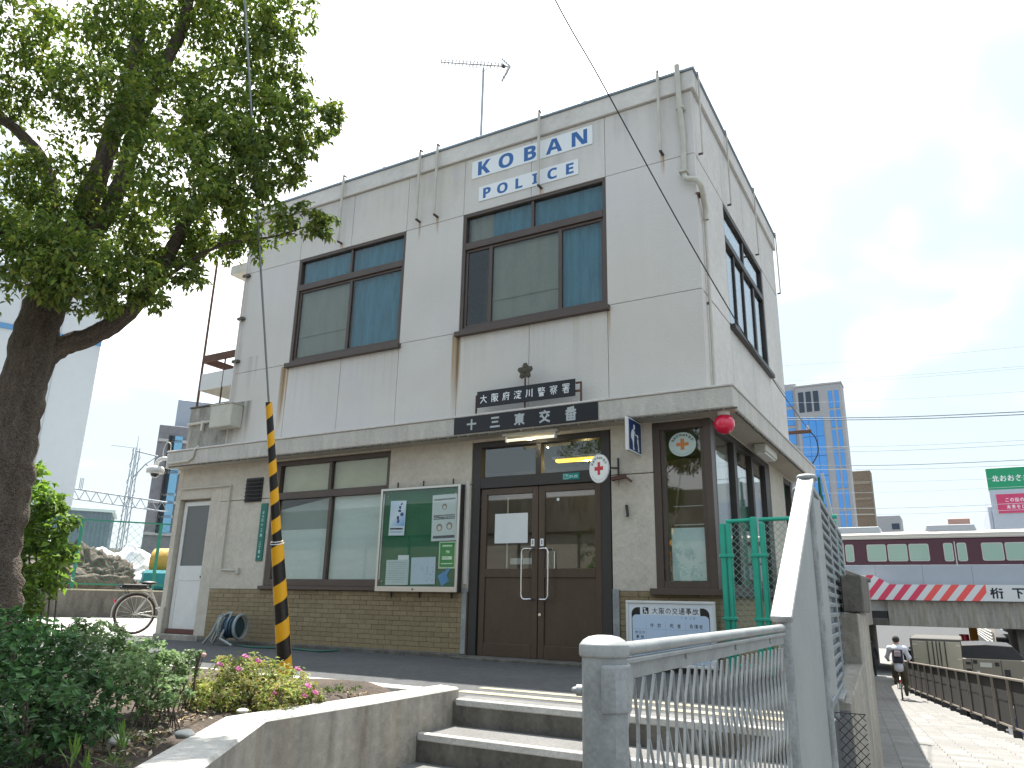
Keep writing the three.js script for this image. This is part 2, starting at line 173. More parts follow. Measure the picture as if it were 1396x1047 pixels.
// ---------- materials ----------
const M = {
  brown: surf([0.085, 0.063, 0.052], { n: 256, size: 0.8, amt: 0.18, fine: 0.08, seed: 11, rough: 0.42, metal: 0.25 }),
  darkbrown: surf([0.035, 0.030, 0.028], { n: 256, size: 0.8, amt: 0.18, fine: 0.08, seed: 12, rough: 0.5 }),
  doorbrown: surf([0.075, 0.047, 0.029], { n: 256, size: 1.2, amt: 0.18, fine: 0.10, ax: 2, seed: 13, rough: 0.38 }),
  rust: surf([0.12, 0.062, 0.045], { n: 256, size: 0.6, amt: 0.35, fine: 0.2, seed: 14, rough: 0.85 }),
  galv: surf([0.30, 0.315, 0.315], { n: 512, size: 0.42, cells: 5, amt: 0.34, fine: 0.16, seed: 15, rough: 0.55, metal: 0.3 }),
  galvPaint: surf([0.32, 0.33, 0.325], { n: 512, size: 0.5, cells: 6, amt: 0.28, fine: 0.12, ay: 0.6, seed: 16, rough: 0.5, metal: 0.3 }),
  louver: surf([0.24, 0.265, 0.28], { n: 256, size: 0.7, amt: 0.14, fine: 0.06, seed: 17, rough: 0.5, metal: 0.35 }),
  steel: std({ color: lin(0.55, 0.54, 0.5), roughness: 0.3, metalness: 0.9 }),
  chrome: std({ color: lin(0.7, 0.7, 0.7), roughness: 0.18, metalness: 1 }),
  coping: std({ color: lin(0.27, 0.33, 0.38), roughness: 0.45, metalness: 0.4 }),
  cream: surf([0.52, 0.50, 0.43], { n: 256, size: 0.5, amt: 0.14, fine: 0.06, seed: 18, rough: 0.6 }),
  white: surf([0.66, 0.66, 0.64], { n: 256, size: 1, amt: 0.08, fine: 0.04, seed: 19, rough: 0.55 }),
  concrete: surf([0.335, 0.31, 0.27], { n: 1024, size: 2.4, cells: 5, amt: 0.42, fine: 0.16, ax: 4, ay: 0.4, tint: [0.86, 0.83, 0.77], seed: 20, rough: 0.9, bump: 0.004, speck: 0.08 }),
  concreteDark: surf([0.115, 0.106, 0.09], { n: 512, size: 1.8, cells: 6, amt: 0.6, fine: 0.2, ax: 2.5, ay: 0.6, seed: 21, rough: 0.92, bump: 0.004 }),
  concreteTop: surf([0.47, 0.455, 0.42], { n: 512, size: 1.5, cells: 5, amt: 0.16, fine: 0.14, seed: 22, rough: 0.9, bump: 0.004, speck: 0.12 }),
  asphalt: surf([0.075, 0.077, 0.08], { n: 1024, size: 2.2, cells: 3, amt: 0.22, fine: 0.2, seed: 23, rough: 0.92, bump: 0.006, speck: 0.5 }),
  road: surf([0.06, 0.062, 0.065], { n: 512, size: 3, cells: 3, amt: 0.2, fine: 0.2, seed: 24, rough: 0.92, speck: 0.35 }),
  ground: surf([0.17, 0.165, 0.155], { n: 512, size: 9, cells: 4, amt: 0.25, fine: 0.15, seed: 25, rough: 0.95, speck: 0.2 }),
  soil: surf([0.062, 0.047, 0.036], { n: 512, size: 0.9, cells: 5, amt: 0.5, fine: 0.4, seed: 26, rough: 0.97, bump: 0.015, speck: 0.5 }),
  bark: surf([0.125, 0.098, 0.076], { n: 512, size: 0.55, cells: 5, amt: 0.45, fine: 0.4, ax: 2.6, ay: 0.7, seed: 27, rough: 0.95, bump: 0.018, speck: 0.3 }),
  dirt: surf([0.10, 0.085, 0.068], { n: 512, size: 2.5, cells: 8, amt: 0.6, fine: 0.35, seed: 28, rough: 0.97, speck: 0.4 }),
  green: surf([0.025, 0.42, 0.28], { n: 256, size: 0.5, amt: 0.12, fine: 0.05, seed: 29, rough: 0.5 }),
  greenDark: std({ color: lin(0.015, 0.16, 0.10), roughness: 0.6 }),
  greenPlate: std({ color: lin(0.01, 0.17, 0.13), roughness: 0.4 }),
  black: std({ color: lin(0.018, 0.018, 0.02), roughness: 0.5 }),
  rubber: std({ color: lin(0.02, 0.02, 0.02), roughness: 0.9 }),
  blackPanel: surf([0.007, 0.006, 0.0055], { n: 256, size: 1, amt: 0.2, fine: 0.1, seed: 31, rough: 0.95 }),
  railTan: std({ color: lin(0.24, 0.21, 0.18), roughness: 0.5, metalness: 0.2 }),
  red: std({ color: lin(0.62, 0.015, 0.05), roughness: 0.25 }),
  paper: surf([0.70, 0.73, 0.72], { n: 128, size: 0.5, amt: 0.04, fine: 0.03, seed: 32, rough: 0.8 }),
  film: surf([0.66, 0.74, 0.75], { n: 256, size: 0.9, amt: 0.09, fine: 0.05, ax: 0.6, ay: 4, seed: 33, rough: 0.7 }),
  blindLampBeige: surf([0.56, 0.53, 0.40], { n: 256, size: 1, amt: 0.12, fine: 0.05, seed: 34, rough: 0.8 }),  // beige blind, colour yellowed to carry the lamp glow
  screen: surf([0.215, 0.23, 0.20], { n: 256, size: 1.2, amt: 0.12, fine: 0.06, ax: 3, ay: 0.7, seed: 35, rough: 0.85 }),
  curtain: surf([0.05, 0.185, 0.28], { n: 256, size: 0.9, amt: 0.30, fine: 0.08, ax: 4, ay: 0.5, seed: 36, rough: 0.95 }),
  interior: std({ color: lin(0.16, 0.155, 0.14), roughness: 0.9 }),
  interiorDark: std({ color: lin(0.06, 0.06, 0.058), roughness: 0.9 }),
  glass: new THREE.MeshPhysicalMaterial({ color: lin(0.93, 0.96, 0.96), roughness: 0.01, metalness: 0, transmission: 1, thickness: 0, ior: 1.68 }),
  glassUp: new THREE.MeshPhysicalMaterial({ color: lin(0.9, 0.92, 0.9), roughness: 0.01, metalness: 0, transmission: 1, thickness: 0, ior: 1.42 }),
  glassThin: new THREE.MeshPhysicalMaterial({ color: lin(0.95, 0.97, 0.97), roughness: 0.01, metalness: 0, transmission: 1, thickness: 0, ior: 1.38 }),
  glassSide: new THREE.MeshPhysicalMaterial({ color: lin(0.75, 0.85, 0.9), roughness: 0.01, metalness: 0, transmission: 1, thickness: 0, ior: 2.1 }),
  frosted: new THREE.MeshPhysicalMaterial({ color: lin(0.16, 0.17, 0.16), roughness: 0.3, metalness: 0, transmission: 0.3, thickness: 0, ior: 1.5 }),
  tile: surf([0.245, 0.187, 0.102], { n: 256, size: 0.35, amt: 0.2, fine: 0.12, ax: 3, seed: 37, rough: 0.65, bump: 0.001 }),
  tile2: surf([0.225, 0.17, 0.092], { n: 256, size: 0.35, amt: 0.2, fine: 0.12, ax: 3, seed: 38, rough: 0.65, bump: 0.001 }),
  tile3: surf([0.265, 0.203, 0.112], { n: 256, size: 0.35, amt: 0.2, fine: 0.12, ax: 3, seed: 39, rough: 0.65, bump: 0.001 }),
  mortar: std({ color: lin(0.19, 0.138, 0.072), roughness: 0.95 }),
  yellow: std({ color: lin(0.72, 0.42, 0.02), roughness: 0.5 }),
  tube: std({ color: lin(0.8, 0.8, 0.7), emissive: lin(1, 0.9, 0.6), emissiveIntensity: 0.36, roughness: 0.5 }),
  tubeYellow: std({ color: lin(0.8, 0.7, 0.3), emissive: lin(1, 0.62, 0.05), emissiveIntensity: 0.75, roughness: 0.5 }),
};
// ---------- facade texture: stucco with rust runs and grime (u = (x+9.5)/9.5 , v = y/7.7) ----------
function stuccoTex(w, h, mw, mh, base, seed, marks) {
  return canvasTex(w, h, (x) => {
    const f = fbm(6, seed, 5, mw / mh, 1), s = fbm(40, seed + 3, 3, 2.2, 0.12), im = x.createImageData(w, h), r = rng(seed);
    for (let j = 0; j < h; j++) for (let i = 0; i < w; i++) {
      const u = i / w, v = j / h; const k = 1 + (f(u, v) - 0.5) * 0.16 + (s(u, v) - 0.5) * 0.035 + (r() - 0.5) * 0.05, o = (j * w + i) * 4, y = f(u + 0.37, v + 0.11);
      im.data[o] = S8(base[0] * k); im.data[o + 1] = S8(base[1] * k * (1 - 0.03 * (y - 0.5))); im.data[o + 2] = S8(base[2] * k * (1 - 0.16 * (y - 0.42))); im.data[o + 3] = 255;
    }
    x.putImageData(im, 0, 0);
    const run = (X, Y, wd, len, col, a) => { const px = X / mw * w, py = (1 - Y / mh) * h, ww = wd / mw * w, ll = len / mh * h; for (let q = 0; q < 7; q++) { const ox = (r() - 0.5) * ww, l2 = ll * (0.55 + 0.45 * r()), g = x.createLinearGradient(0, py, 0, py + l2); g.addColorStop(0, `rgba(${col},${a})`); g.addColorStop(0.5, `rgba(${col},${a * 0.6})`); g.addColorStop(1, `rgba(${col},0)`); x.fillStyle = g; const ws = ww * (0.12 + 0.25 * r()); x.fillRect(px + ox - ws / 2, py, ws, l2); } };
    marks(run, r);
  });
}
const facadeTex = stuccoTex(2048, 1664, 9.5, 7.7, [0.625, 0.595, 0.562], 101, (run, r) => {
  const X = (x) => x + 9.5;
  run(X(-7.02), 4.40, 0.14, 1.35, '150,98,40', 0.42); run(X(-7.05), 4.40, 0.2, 1.2, '120,100,70', 0.2);
  run(X(-3.60), 4.42, 0.12, 1.3, '140,92,42', 0.42); run(X(-3.62), 4.42, 0.20, 1.3, '110,85,50', 0.25); run(X(-1.22), 4.42, 0.05, 0.7, '150,98,40', 0.25);
  for (let i = 0; i < 60; i++) { const a = i < 30; run(X((a ? -3.5 : -7.0) + r() * 2.3), 4.42, 0.1, 0.3 + r() * 0.9, '120,105,85', 0.022); }
  for (let i = 0; i < 140; i++) run(X(-8.2 + r() * 8.2), 7.25, 0.18, 0.3 + r() * 0.8, '120,112,98', 0.012);
  for (const x of [-6.01, -4.39, -4.05, -2.23, -0.42]) run(X(x), 6.42, 0.05, 0.35, '130,85,45', 0.3);
  for (let i = 0; i < 90; i++) run(X(-9.3 + r() * 9.3), 3.09, 0.08, 0.12 + r() * 0.2, '95,85,70', 0.10);
  for (let i = 0; i < 30; i++) run(X(-9.3 + r() * 1.6), 3.9, 0.25, 0.5 + r() * 0.5, '70,66,58', 0.10);
  run(X(-7.85), 4.7, 0.3, 0.8, '80,76,68', 0.05); run(X(-8.2), 5.0, 0.1, 1.6, '80,76,68', 0.05); run(X(-1.03), 1.66, 0.04, 0.5, '90,80,65', 0.25);
});
facadeTex.repeat.set(1 / 9.5, 1 / 7.7); facadeTex.offset.set(1, 0); facadeTex.wrapS = facadeTex.wrapT = THREE.RepeatWrapping;
const stuccoBump = (() => { const n1 = vnoise(220, 220, 5), n2 = vnoise(100, 100, 6); const t = dataTex(512, (u, v) => n1(u, v) * 0.6 + n2(u, v) * 0.4, false); t.repeat.set(0.9, 0.9); return t; })();
M.wall = std({ map: facadeTex, roughness: 0.9, bumpMap: stuccoBump, bumpScale: 0.004 });
M.wallPlain = surf([0.62, 0.59, 0.555], { n: 512, size: 3, cells: 4, amt: 0.12, fine: 0.08, ax: 1.3, ay: 0.6, seed: 51, rough: 0.9, bump: 0.004 });
M.wallLow = surf([0.525, 0.48, 0.405], { n: 512, size: 2.5, cells: 4, amt: 0.14, fine: 0.10, seed: 52, rough: 0.92, bump: 0.006, speck: 0.06 });
M.canopy = surf([0.50, 0.475, 0.43], { n: 512, size: 1.6, cells: 6, amt: 0.16, fine: 0.10, ax: 3, ay: 0.6, seed: 53, rough: 0.9, bump: 0.004 });
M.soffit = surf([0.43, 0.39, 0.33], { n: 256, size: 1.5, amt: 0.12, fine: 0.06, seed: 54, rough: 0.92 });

// ---------- ground ----------
const lerpPts = (pts, z) => { for (let i = 0; i + 1 < pts.length; i++) if (z <= pts[i][0] && z >= pts[i + 1][0]) { const t = (pts[i][0] - z) / (pts[i][0] - pts[i + 1][0]); return pts[i][1] + (pts[i + 1][1] - pts[i][1]) * t; } return z > pts[0][0] ? pts[0][1] : pts[pts.length - 1][1]; };
const roadY = (z) => lerpPts([[14, -1.2], [6, -1.25], [0, -1.8], [-11.5, -2.62], [-23, -2.98], [-36, -3.3], [-54, -3.3], [-110, -1.0], [-400, -1.0]], z);
const pathY = (z) => lerpPts([[30, -0.87], [6, -0.88], [-8, -1.43], [-21.5, -1.97], [-40, -2.75], [-54, -2.8], [-100, -0.85], [-400, -0.8]], z);
const railX = (z) => (z > -21.5 ? 3.0 + 0.181 * (z + 8) : 0.56 + 0.1 * (Math.max(-45, z) + 21.5));
const fenceX = (z) => (z > 3.55 ? 1.51 : z > -2 ? 1.51 - 0.072 * (3.55 - z) : z > -8 ? 1.1104 + 0.1 * (z + 2) : 0.51 + 0.1 * (z + 8));
{
  const p = new P(), zs = [60, 30, 14, 6, 3, 0, -4, -8, -11.5, -17, -23, -30, -36, -45, -54, -70, -90, -110, -160, -260, -400, -1200];
  for (let i = 0; i + 1 < zs.length; i++) p.poly([V(-900, roadY(zs[i]), zs[i]), V(900, roadY(zs[i]), zs[i]), V(900, roadY(zs[i + 1]), zs[i + 1]), V(-900, roadY(zs[i + 1]), zs[i + 1])]);
  struct('ground', 'wide asphalt ground dipping into the underpass below the railway bridge', p, M.road);
}
{ // upper plateau that the police box stands on (right edge follows the fence), and embankment
  const pts = []; const add = (x, z) => pts.push([x, -z]);
  add(-90, 3.6); add(-1.3, 3.6); add(-1.3, 3.56); add(1.5, 3.56); add(1.5, 2.36); for (const z of [0.5, -5, -12, -20, -30, -38]) add(fenceX(z) + 0.08, z); add(-90, -38);
  const p = new P(); p.ext(pts, 3.6, new THREE.Matrix4().makeRotationX(-Math.PI / 2).setPosition(0, -3.6, 0));
  struct('upper_ground', 'grey asphalt forecourt around the police box at the top of the steps', p, M.asphalt);
}
{ const p = new P(); p.poly([V(-70, 0.035, 2.2), V(-9.9, 0.012, 1.0), V(-9.75, 0.012, -7), V(-30, 0.1, -26), V(-70, 0.3, -26)].reverse()); struct('side_road', 'pale sunlit concrete road to the left of the police box', p, surf([0.40, 0.39, 0.365], { n: 512, size: 4, cells: 4, amt: 0.12, fine: 0.12, seed: 61, rough: 0.93, speck: 0.15 })); }
{ // lower ground at the bottom of the steps and the walkway
  const p = new P(); p.box(-30, 8, -1.1, -0.9, 5.45, 40, 0); struct('lower_pavement', 'dark paved ground at the bottom of the steps', p, M.asphalt);
  const w = new P(), zs = [5.6, 1, -4, -8, -12, -17.4, -25, -33, -40, -47, -54, -64];
  for (let i = 0; i + 1 < zs.length; i++) { const a = zs[i], b = zs[i + 1], la = Math.max(fenceX(a) - 0.2, railX(a) - 2.6), lb = Math.max(fenceX(b) - 0.2, railX(b) - 2.6), ra = railX(a) + 0.12, rb = railX(b) + 0.12, ya = pathY(a) - 0.03, yb = pathY(b) - 0.03; w.poly([V(la, ya, a), V(ra, ya, a), V(rb, yb, b), V(lb, yb, b)]); w.poly([V(ra, ya, a), V(ra, ya - 2.5, a), V(rb, yb - 2.5, b), V(rb, yb, b)]); }
  const walk = struct('sidewalk', 'raised pedestrian walkway sloping down under the railway bridge', w, surf([0.21, 0.205, 0.195], { n: 256, size: 2, amt: 0.2, fine: 0.15, seed: 62, rough: 0.95 }));
  const pm = [[0.215, 0.21, 0.20], [0.195, 0.19, 0.18], [0.235, 0.23, 0.22]].map((c, i) => surf(c, { n: 256, size: 0.8, amt: 0.12, fine: 0.14, seed: 63 + i, rough: 0.95, speck: 0.15 }));
  const r = rng(3); let count = 0; const rest = new P();
  for (const z of [...Array(37).keys()].map((i) => -2.4 - i * 0.3).concat([...Array(15).keys()].map((i) => 2.1 - i * 0.3), [...Array(40).keys()].map((i) => -13.5 - i * 0.3))) { const n = 8, l = fenceX(z) + 0.02, wd = (railX(z) - l - 0.02) / n; for (let k = 0; k < n; k++) {
    const y0 = pathY(z - 0.15) - 0.022 + r() * 0.003, g = chamferBox(wd - 0.008, 0.05, 0.292, 0.004); g.rotateX(Math.atan2(pathY(z) - pathY(z - 0.3), -0.3) * -1 + Math.PI); g.translate(l + wd * (k + 0.5), y0, z - 0.15);
    if (count < 290) { new P().add(g).build('paver', pm[Math.floor(r() * 3)], walk); count++; } else rest.add(g); } }
  const m = rest.build('paver_field', pm[0], walk); m.userData.kind = 'stuff';

}
// front kerb strip before the wall, and the two pale strips at the top of the steps
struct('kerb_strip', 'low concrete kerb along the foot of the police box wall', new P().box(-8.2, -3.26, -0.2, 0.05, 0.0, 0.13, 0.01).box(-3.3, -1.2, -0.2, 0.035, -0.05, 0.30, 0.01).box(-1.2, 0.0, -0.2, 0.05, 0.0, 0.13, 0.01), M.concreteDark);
struct('paving_strip', 'pale yellowish paving strips at the top of the steps', new P().box(-1.28, 1.45, -0.05, 0.006, 2.76, 2.86, 0.003).box(-1.28, 0.0, -0.05, 0.007, 3.06, 3.19, 0.003).box(0.01, 1.45, -0.05, 0.007, 3.06, 3.19, 0.003), surf([0.33, 0.30, 0.22], { n: 256, size: 0.6, amt: 0.15, fine: 0.2, seed: 66, rough: 0.95, speck: 0.2 }));
// ---------- steps ----------
{
  const t = thing('steps', 'concrete steps with pale nosing strips leading up to the forecourt', 'steps', [0.2, -0.9, 4.0]);
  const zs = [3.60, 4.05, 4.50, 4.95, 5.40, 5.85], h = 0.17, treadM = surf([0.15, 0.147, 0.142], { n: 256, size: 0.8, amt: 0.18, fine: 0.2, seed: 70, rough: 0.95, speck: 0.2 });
  for (let i = 0; i < 5; i++) {
    const top = -h * i, z0 = i ? zs[i - 1] - 0.02 : 3.3; 
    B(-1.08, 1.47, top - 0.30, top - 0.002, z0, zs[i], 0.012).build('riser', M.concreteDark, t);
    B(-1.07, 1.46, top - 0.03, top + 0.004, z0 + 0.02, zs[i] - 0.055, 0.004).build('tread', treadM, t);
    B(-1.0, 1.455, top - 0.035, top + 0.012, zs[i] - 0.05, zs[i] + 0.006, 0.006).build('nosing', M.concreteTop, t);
  }
}
// ---------- planter ----------
{
  const t = thing('planter', 'concrete walled planter beside the steps holding shrubs and a tree', 'planter', [-2, -0.9, 5]);
  const O = [V(-1.03, 0, 3.52), V(-0.98, 0, 4.6), V(-0.97, 0, 5.43), V(-0.26, 0, 6.42), V(0.9, 0, 7.9), V(1.2, 0, 9.6)], I = [V(-1.25, 0, 3.46), V(-1.22, 0, 4.6), V(-1.21, 0, 5.50), V(-0.46, 0, 6.56), V(0.68, 0, 8.05), V(0.95, 0, 9.6)];
  const side = new P(), top = new P();
  for (let i = 0; i + 1 < O.length; i++) {
    const a = O[i], b = O[i + 1], c = I[i], d = I[i + 1], Y = (p, y) => V(p.x, y, p.z);
    const sa = Y(a, -0.9), sb = Y(b, -0.9); side.poly([Y(a, 0.066), sa, sb, Y(b, 0.066)].reverse()); side.poly([Y(c, 0.066), Y(d, 0.066), Y(d, -0.3), Y(c, -0.3)].reverse());
    const e = 0.012, n = V(b.z - a.z, 0, -(b.x - a.x)).normalize(); const ins = (p, s) => V(p.x - n.x * e * s, 0, p.z - n.z * e * s);
    top.poly([Y(ins(a, 1), 0.08), Y(ins(c, -1), 0.08), Y(ins(d, -1), 0.08), Y(ins(b, 1), 0.08)].reverse()); top.poly([Y(ins(a, 1), 0.08), Y(ins(b, 1), 0.08), Y(b, 0.066), Y(a, 0.066)].reverse()); top.poly([Y(ins(c, -1), 0.08), Y(c, 0.066), Y(d, 0.066), Y(ins(d, -1), 0.08)].reverse());
  }
  side.poly([V(-1.03, 0.066, 3.52), V(-1.25, 0.066, 3.46), V(-1.25, -0.3, 3.46), V(-1.03, -0.3, 3.52)]);
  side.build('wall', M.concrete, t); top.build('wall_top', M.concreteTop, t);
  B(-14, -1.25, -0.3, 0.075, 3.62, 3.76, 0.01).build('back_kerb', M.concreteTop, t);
  const n = 60, pos = [], g = new THREE.PlaneGeometry(1, 1, n, n), f = fbm(7, 301, 4), pa = g.attributes.position;   // soil surface
  for (let i = 0; i < pa.count; i++) { const u = pa.getX(i) + 0.5, v = pa.getY(i) + 0.5, z = 3.76 + v * 5.8, xr = z < 5.45 ? -1.23 : z < 6.5 ? -1.22 + (z - 5.45) * 0.71 : -0.47 + (z - 6.5) * 0.77, x = -14 + u * u * 0 + u * (xr + 14 - 0.01); pa.setXYZ(i, -14 + (1 - Math.pow(1 - u, 2)) * (xr + 14), 0.005 + 0.05 * f(u * 3, v * 2) + 0.05 * sst(-2.2, -4, x), z); }
  g.computeVertexNormals(); new P().add(g).build('soil', M.soil, t);
}
// ---------- police box ----------
const BLD = thing('police_box', 'two storey off white police box building with brown windows and flat roof', 'building', [-4.7, 0, -2.7]);
{
  const b = BLD, T = 0.16;
  // backing walls (recessed 14 mm behind the panels)
  const wallPieces = (name, list, mat) => { for (const q of list) B(...q, 0.006).build(name, mat, b); };
  // second storey front: panels between open joints
  const xs = [-8.28, -6.96, -5.80, -4.65, -3.565, -2.40, -1.244, 0], ys = [3.02, 4.43, 6.33, 7.28], g = 0.0032;
  for (let j = 0; j < 3; j++) for (let i = 0; i < 7; i++) {
    if (j === 1 && (i === 1 || i === 2 || i === 4 || i === 5)) continue;
    B(xs[i] + (i ? g : 0), xs[i + 1] - (i < 6 ? g : 0), ys[j] + g, ys[j + 1] - g, -0.08, 0, 0.004).build('wall_panel', M.wall, b);
  }
  wallPieces('wall', [[-8.28, -6.96, 3.0, 7.3, -T, -0.014], [-4.65, -3.565, 3.0, 7.3, -T, -0.014], [-1.244, -0.03, 3.0, 7.3, -T, -0.014], [-6.96, -4.65, 3.0, 4.43, -T, -0.014], [-6.96, -4.65, 6.33, 7.3, -T, -0.014], [-3.565, -1.244, 3.0, 4.43, -T, -0.014], [-3.565, -1.244, 6.33, 7.3, -T, -0.014]], M.concreteDark);
  // second storey right side, with window opening z -1.40 .. -4.03
  const zr = [-0.0, -1.40, -4.03, -5.35];
  for (const [z0, z1, y0, y1] of [[-1.40, -0.082, 4.43, 6.32], [-5.35, -4.03, 4.43, 6.32], [-1.40, -0.082, 3.02, 4.42], [-2.71, -1.41, 3.02, 4.42], [-4.03, -2.72, 3.02, 4.42], [-5.35, -4.04, 3.02, 4.42], [-1.40, -0.082, 6.33, 7.28], [-2.71, -1.41, 6.33, 7.28], [-4.03, -2.72, 6.33, 7.28], [-5.35, -4.04, 6.33, 7.28]]) B(-0.09, 0, y0 + 0.004, y1 - 0.004, z0 + 0.003, z1 - 0.003, 0.004).build('wall_panel', M.wallPlain, b);
  wallPieces('wall', [[-T, -0.014, 3.0, 7.3, -1.40, -T], [-T, -0.014, 3.0, 7.3, -5.34, -4.03], [-T, -0.014, 3.0, 4.43, -4.03, -1.40], [-T, -0.014, 6.33, 7.3, -4.03, -1.40]], M.concreteDark);
  wallPieces('wall', [[-8.28, -8.12, 3.0, 7.3, -5.35, -0.082], [-8.28, -0.16, 3.0, 7.3, -5.35, -5.19]], M.wallPlain);
  // parapet band and coping
  for (const q of [[-8.32, 0.043, 7.285, 7.56, -0.11, 0.043], [-0.11, 0.043, 7.285, 7.56, -5.39, -0.112], [-8.32, -8.17, 7.285, 7.56, -5.39, -0.112], [-8.168, -0.112, 7.285, 7.56, -5.39, -5.25]]) B(...q, 0.006).build('parapet', M.wallPlain, b);
  for (const q of [[-8.345, 0.068, 7.56, 7.598, -0.15, 0.068], [-0.15, 0.068, 7.56, 7.598, -5.415, -0.151], [-8.345, -8.14, 7.56, 7.598, -5.415, -0.151]]) B(...q, 0.006).build('coping', M.coping, b);
  for (let x = -7; x < 0; x += 1.82) B(x, x + 0.04, 7.556, 7.603, -0.155, 0.073, 0.003).build('coping_joint', M.coping, b);
  B(-8.11, -0.17, 7.08, 7.2, -5.18, -0.17, 0).build('roof', M.concrete, b);
  B(-8.11, -0.17, 2.9, 3.0, -5.18, -0.17, 0).build('floor', M.interior, b);
  B(-9.2, -0.2, -0.2, 0.02, -5.18, -0.2, 0).build('floor', M.interiorDark, b);
  // rear of upper eave on the left
  B(-9.9, -8.29, 7.02, 7.22, -4.6, -0.9, 0.01).build('eave', M.cream, b);
  // canopy ledge round front and right
  const cz = 0.29, cx = 0.355;
  B(-9.36, cx, 2.822, 3.068, 0.002, cz, 0.012).build('canopy', M.canopy, b); B(0.002, cx, 2.822, 3.068, -5.6, 0.0, 0.012).build('canopy', M.canopy, b);
  B(-9.375, cx + 0.014, 3.068, 3.096, 0.002, cz + 0.014, 0.008).build('canopy_cap', M.wallPlain, b); B(0.002, cx + 0.014, 3.068, 3.096, -5.61, 0.0, 0.008).build('canopy_cap', M.wallPlain, b);
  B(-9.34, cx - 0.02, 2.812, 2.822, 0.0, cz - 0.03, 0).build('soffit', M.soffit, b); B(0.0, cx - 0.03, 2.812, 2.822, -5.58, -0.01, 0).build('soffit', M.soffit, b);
  { const p = new P(), r = rng(88); for (let i = 0; i < 60; i++) { const x = -9.3 + i * 0.162; p.box(x, x + 0.12 + r() * 0.03, 2.806 - r() * 0.006, 2.824, cz - 0.032, cz - 0.012, 0); } for (let i = 0; i < 34; i++) { const z = -5.5 + i * 0.165; p.box(cx - 0.034, cx - 0.012, 2.804 - r() * 0.008, 2.824, z, z + 0.13, 0); } p.build('drip_edge', M.concreteDark, b); }
  // ground floor front walls
  const F = (x0, x1, y0, y1, m = M.wallLow) => B(x0, x1, y0, y1, -T, 0, 0.005).build('wall', m, b);
  F(-9.36, -9.24, 0, 2.82); F(-9.24, -8.46, 2.28, 2.82); F(-8.46, -8.2, 0, 2.82); F(-8.2, -7.02, 0.805, 2.2); F(-8.2, -7.02, 2.208, 2.82); F(-7.02, -4.68, 2.785, 2.82); F(-4.672, -3.26, 0.805, 2.2); F(-4.672, -3.26, 2.208, 2.82); F(-3.26, -1.24, 2.775, 2.82);
  F(-1.235, -0.70, 0.84, 2.195); F(-1.235, -0.70, 2.205, 2.82); F(-0.70, 0, 2.80, 2.82);
  B(-8.2, -3.26, 0, 0.80, -T, -0.016, 0).build('wall', M.mortar, b); B(-7.02, -4.68, 0.80, 0.84, -T, -0.02, 0).build('wall', M.mortar, b);
  B(-1.15, -0.012, 0, 0.84, -T, -0.016, 0).build('wall', M.mortar, b); B(-T, -0.016, 0, 0.84, -5.35, -T, 0).build('wall', M.mortar, b);
  // left, rear and right ground floor walls
  B(-9.36, -9.2, 0, 2.82, -5.35, -0.162, 0.005).build('wall', M.wallLow, b); B(-9.2, -0.16, 0, 2.82, -5.35, -5.19, 0).build('wall', M.interior, b);
  const Z = (z0, z1, y0, y1, m = M.wallLow) => B(-T, 0, y0, y1, z0, z1, 0.005).build('wall', m, b);
  Z(-4.45, -3.36, 0.84, 2.82); Z(-5.35, -5.22, 0.84, 2.82); Z(-5.22, -4.45, 2.78, 2.82); Z(-3.36, -0.17, 2.80, 2.82);
  B(-7.3, -7.2, 0.02, 2.82, -5.19, -0.2, 0).build('partition', M.interior, b); B(-7.2, -0.2, 0.02, 2.82, -2.6, -2.5, 0).build('partition', M.interior, b);
  // left terrace: parapet on the ground floor roof
  B(-9.34, -8.29, 2.83, 2.95, -5.35, -0.02, 0).build('terrace_floor', M.concrete, b);
  B(-9.33, -8.285, 3.098, 3.92, -0.16, -0.02, 0.008).build('terrace_wall', surf([0.30, 0.285, 0.25], { n: 512, size: 1.1, cells: 5, amt: 0.5, fine: 0.2, ax: 2.5, ay: 0.8, seed: 80, rough: 0.92 }), b); B(-9.33, -9.19, 3.0, 3.92, -5.3, -0.162, 0.008).build('terrace_wall', M.wallLow, b); B(-9.35, -8.283, 3.92, 3.95, -0.18, -0.002, 0.005).build('terrace_cap', M.concreteDark, b);
  // brick tiles: front left, front right, right side
  const r = rng(21); let count = 0; const rest = new P(), bm = [M.tile, M.tile2, M.tile3], gcache = chamferBox(0.226, 0.058, 0.02, 0.003);
  const lay = (x0, x1, y1, put) => { for (let row = 0, y = y1 - 0.062; y > -0.03; row++, y -= 0.0635) for (let x = x0 - (row % 2 ? 0.117 : 0); x < x1; x += 0.234) { const a = Math.max(x0, x), e = Math.min(x1, x + 0.2305); if (e - a > 0.03) put(a, e, y, y + 0.0602); } };
  const jobs = [];
  lay(-1.15, 0.0, 0.838, (a, e, y0, y1) => jobs.push(['f', a, e, y0, y1])); lay(-8.2, -3.34, 0.802, (a, e, y0, y1) => jobs.push(['f', a, e, y0, y1])); lay(-5.35, -0.0, 0.838, (a, e, y0, y1) => jobs.push(['s', a, e, y0, y1]));
  jobs.sort((p, q) => (p[0] === 's') - (q[0] === 's') || (q[2] > -1.2) - (p[2] > -1.2) || q[4] - p[4]);
  for (const [k, a, e, y0, y1] of jobs) { const d = r() * 0.003, p = new P(); k === 'f' ? p.box(a, e, y0, y1, -0.02, 0.002 + d, 0.003) : p.box(-0.02, 0.002 + d, y0, y1, a, Math.min(e, -0.022), 0.003); if (count < 298) { p.build('brick', bm[Math.floor(r() * 2.99)], b); count++; } else rest.g.push(...p.g); }
  const rs = rest.build('brickwork', M.tile, b); rs.userData.kind = 'stuff';
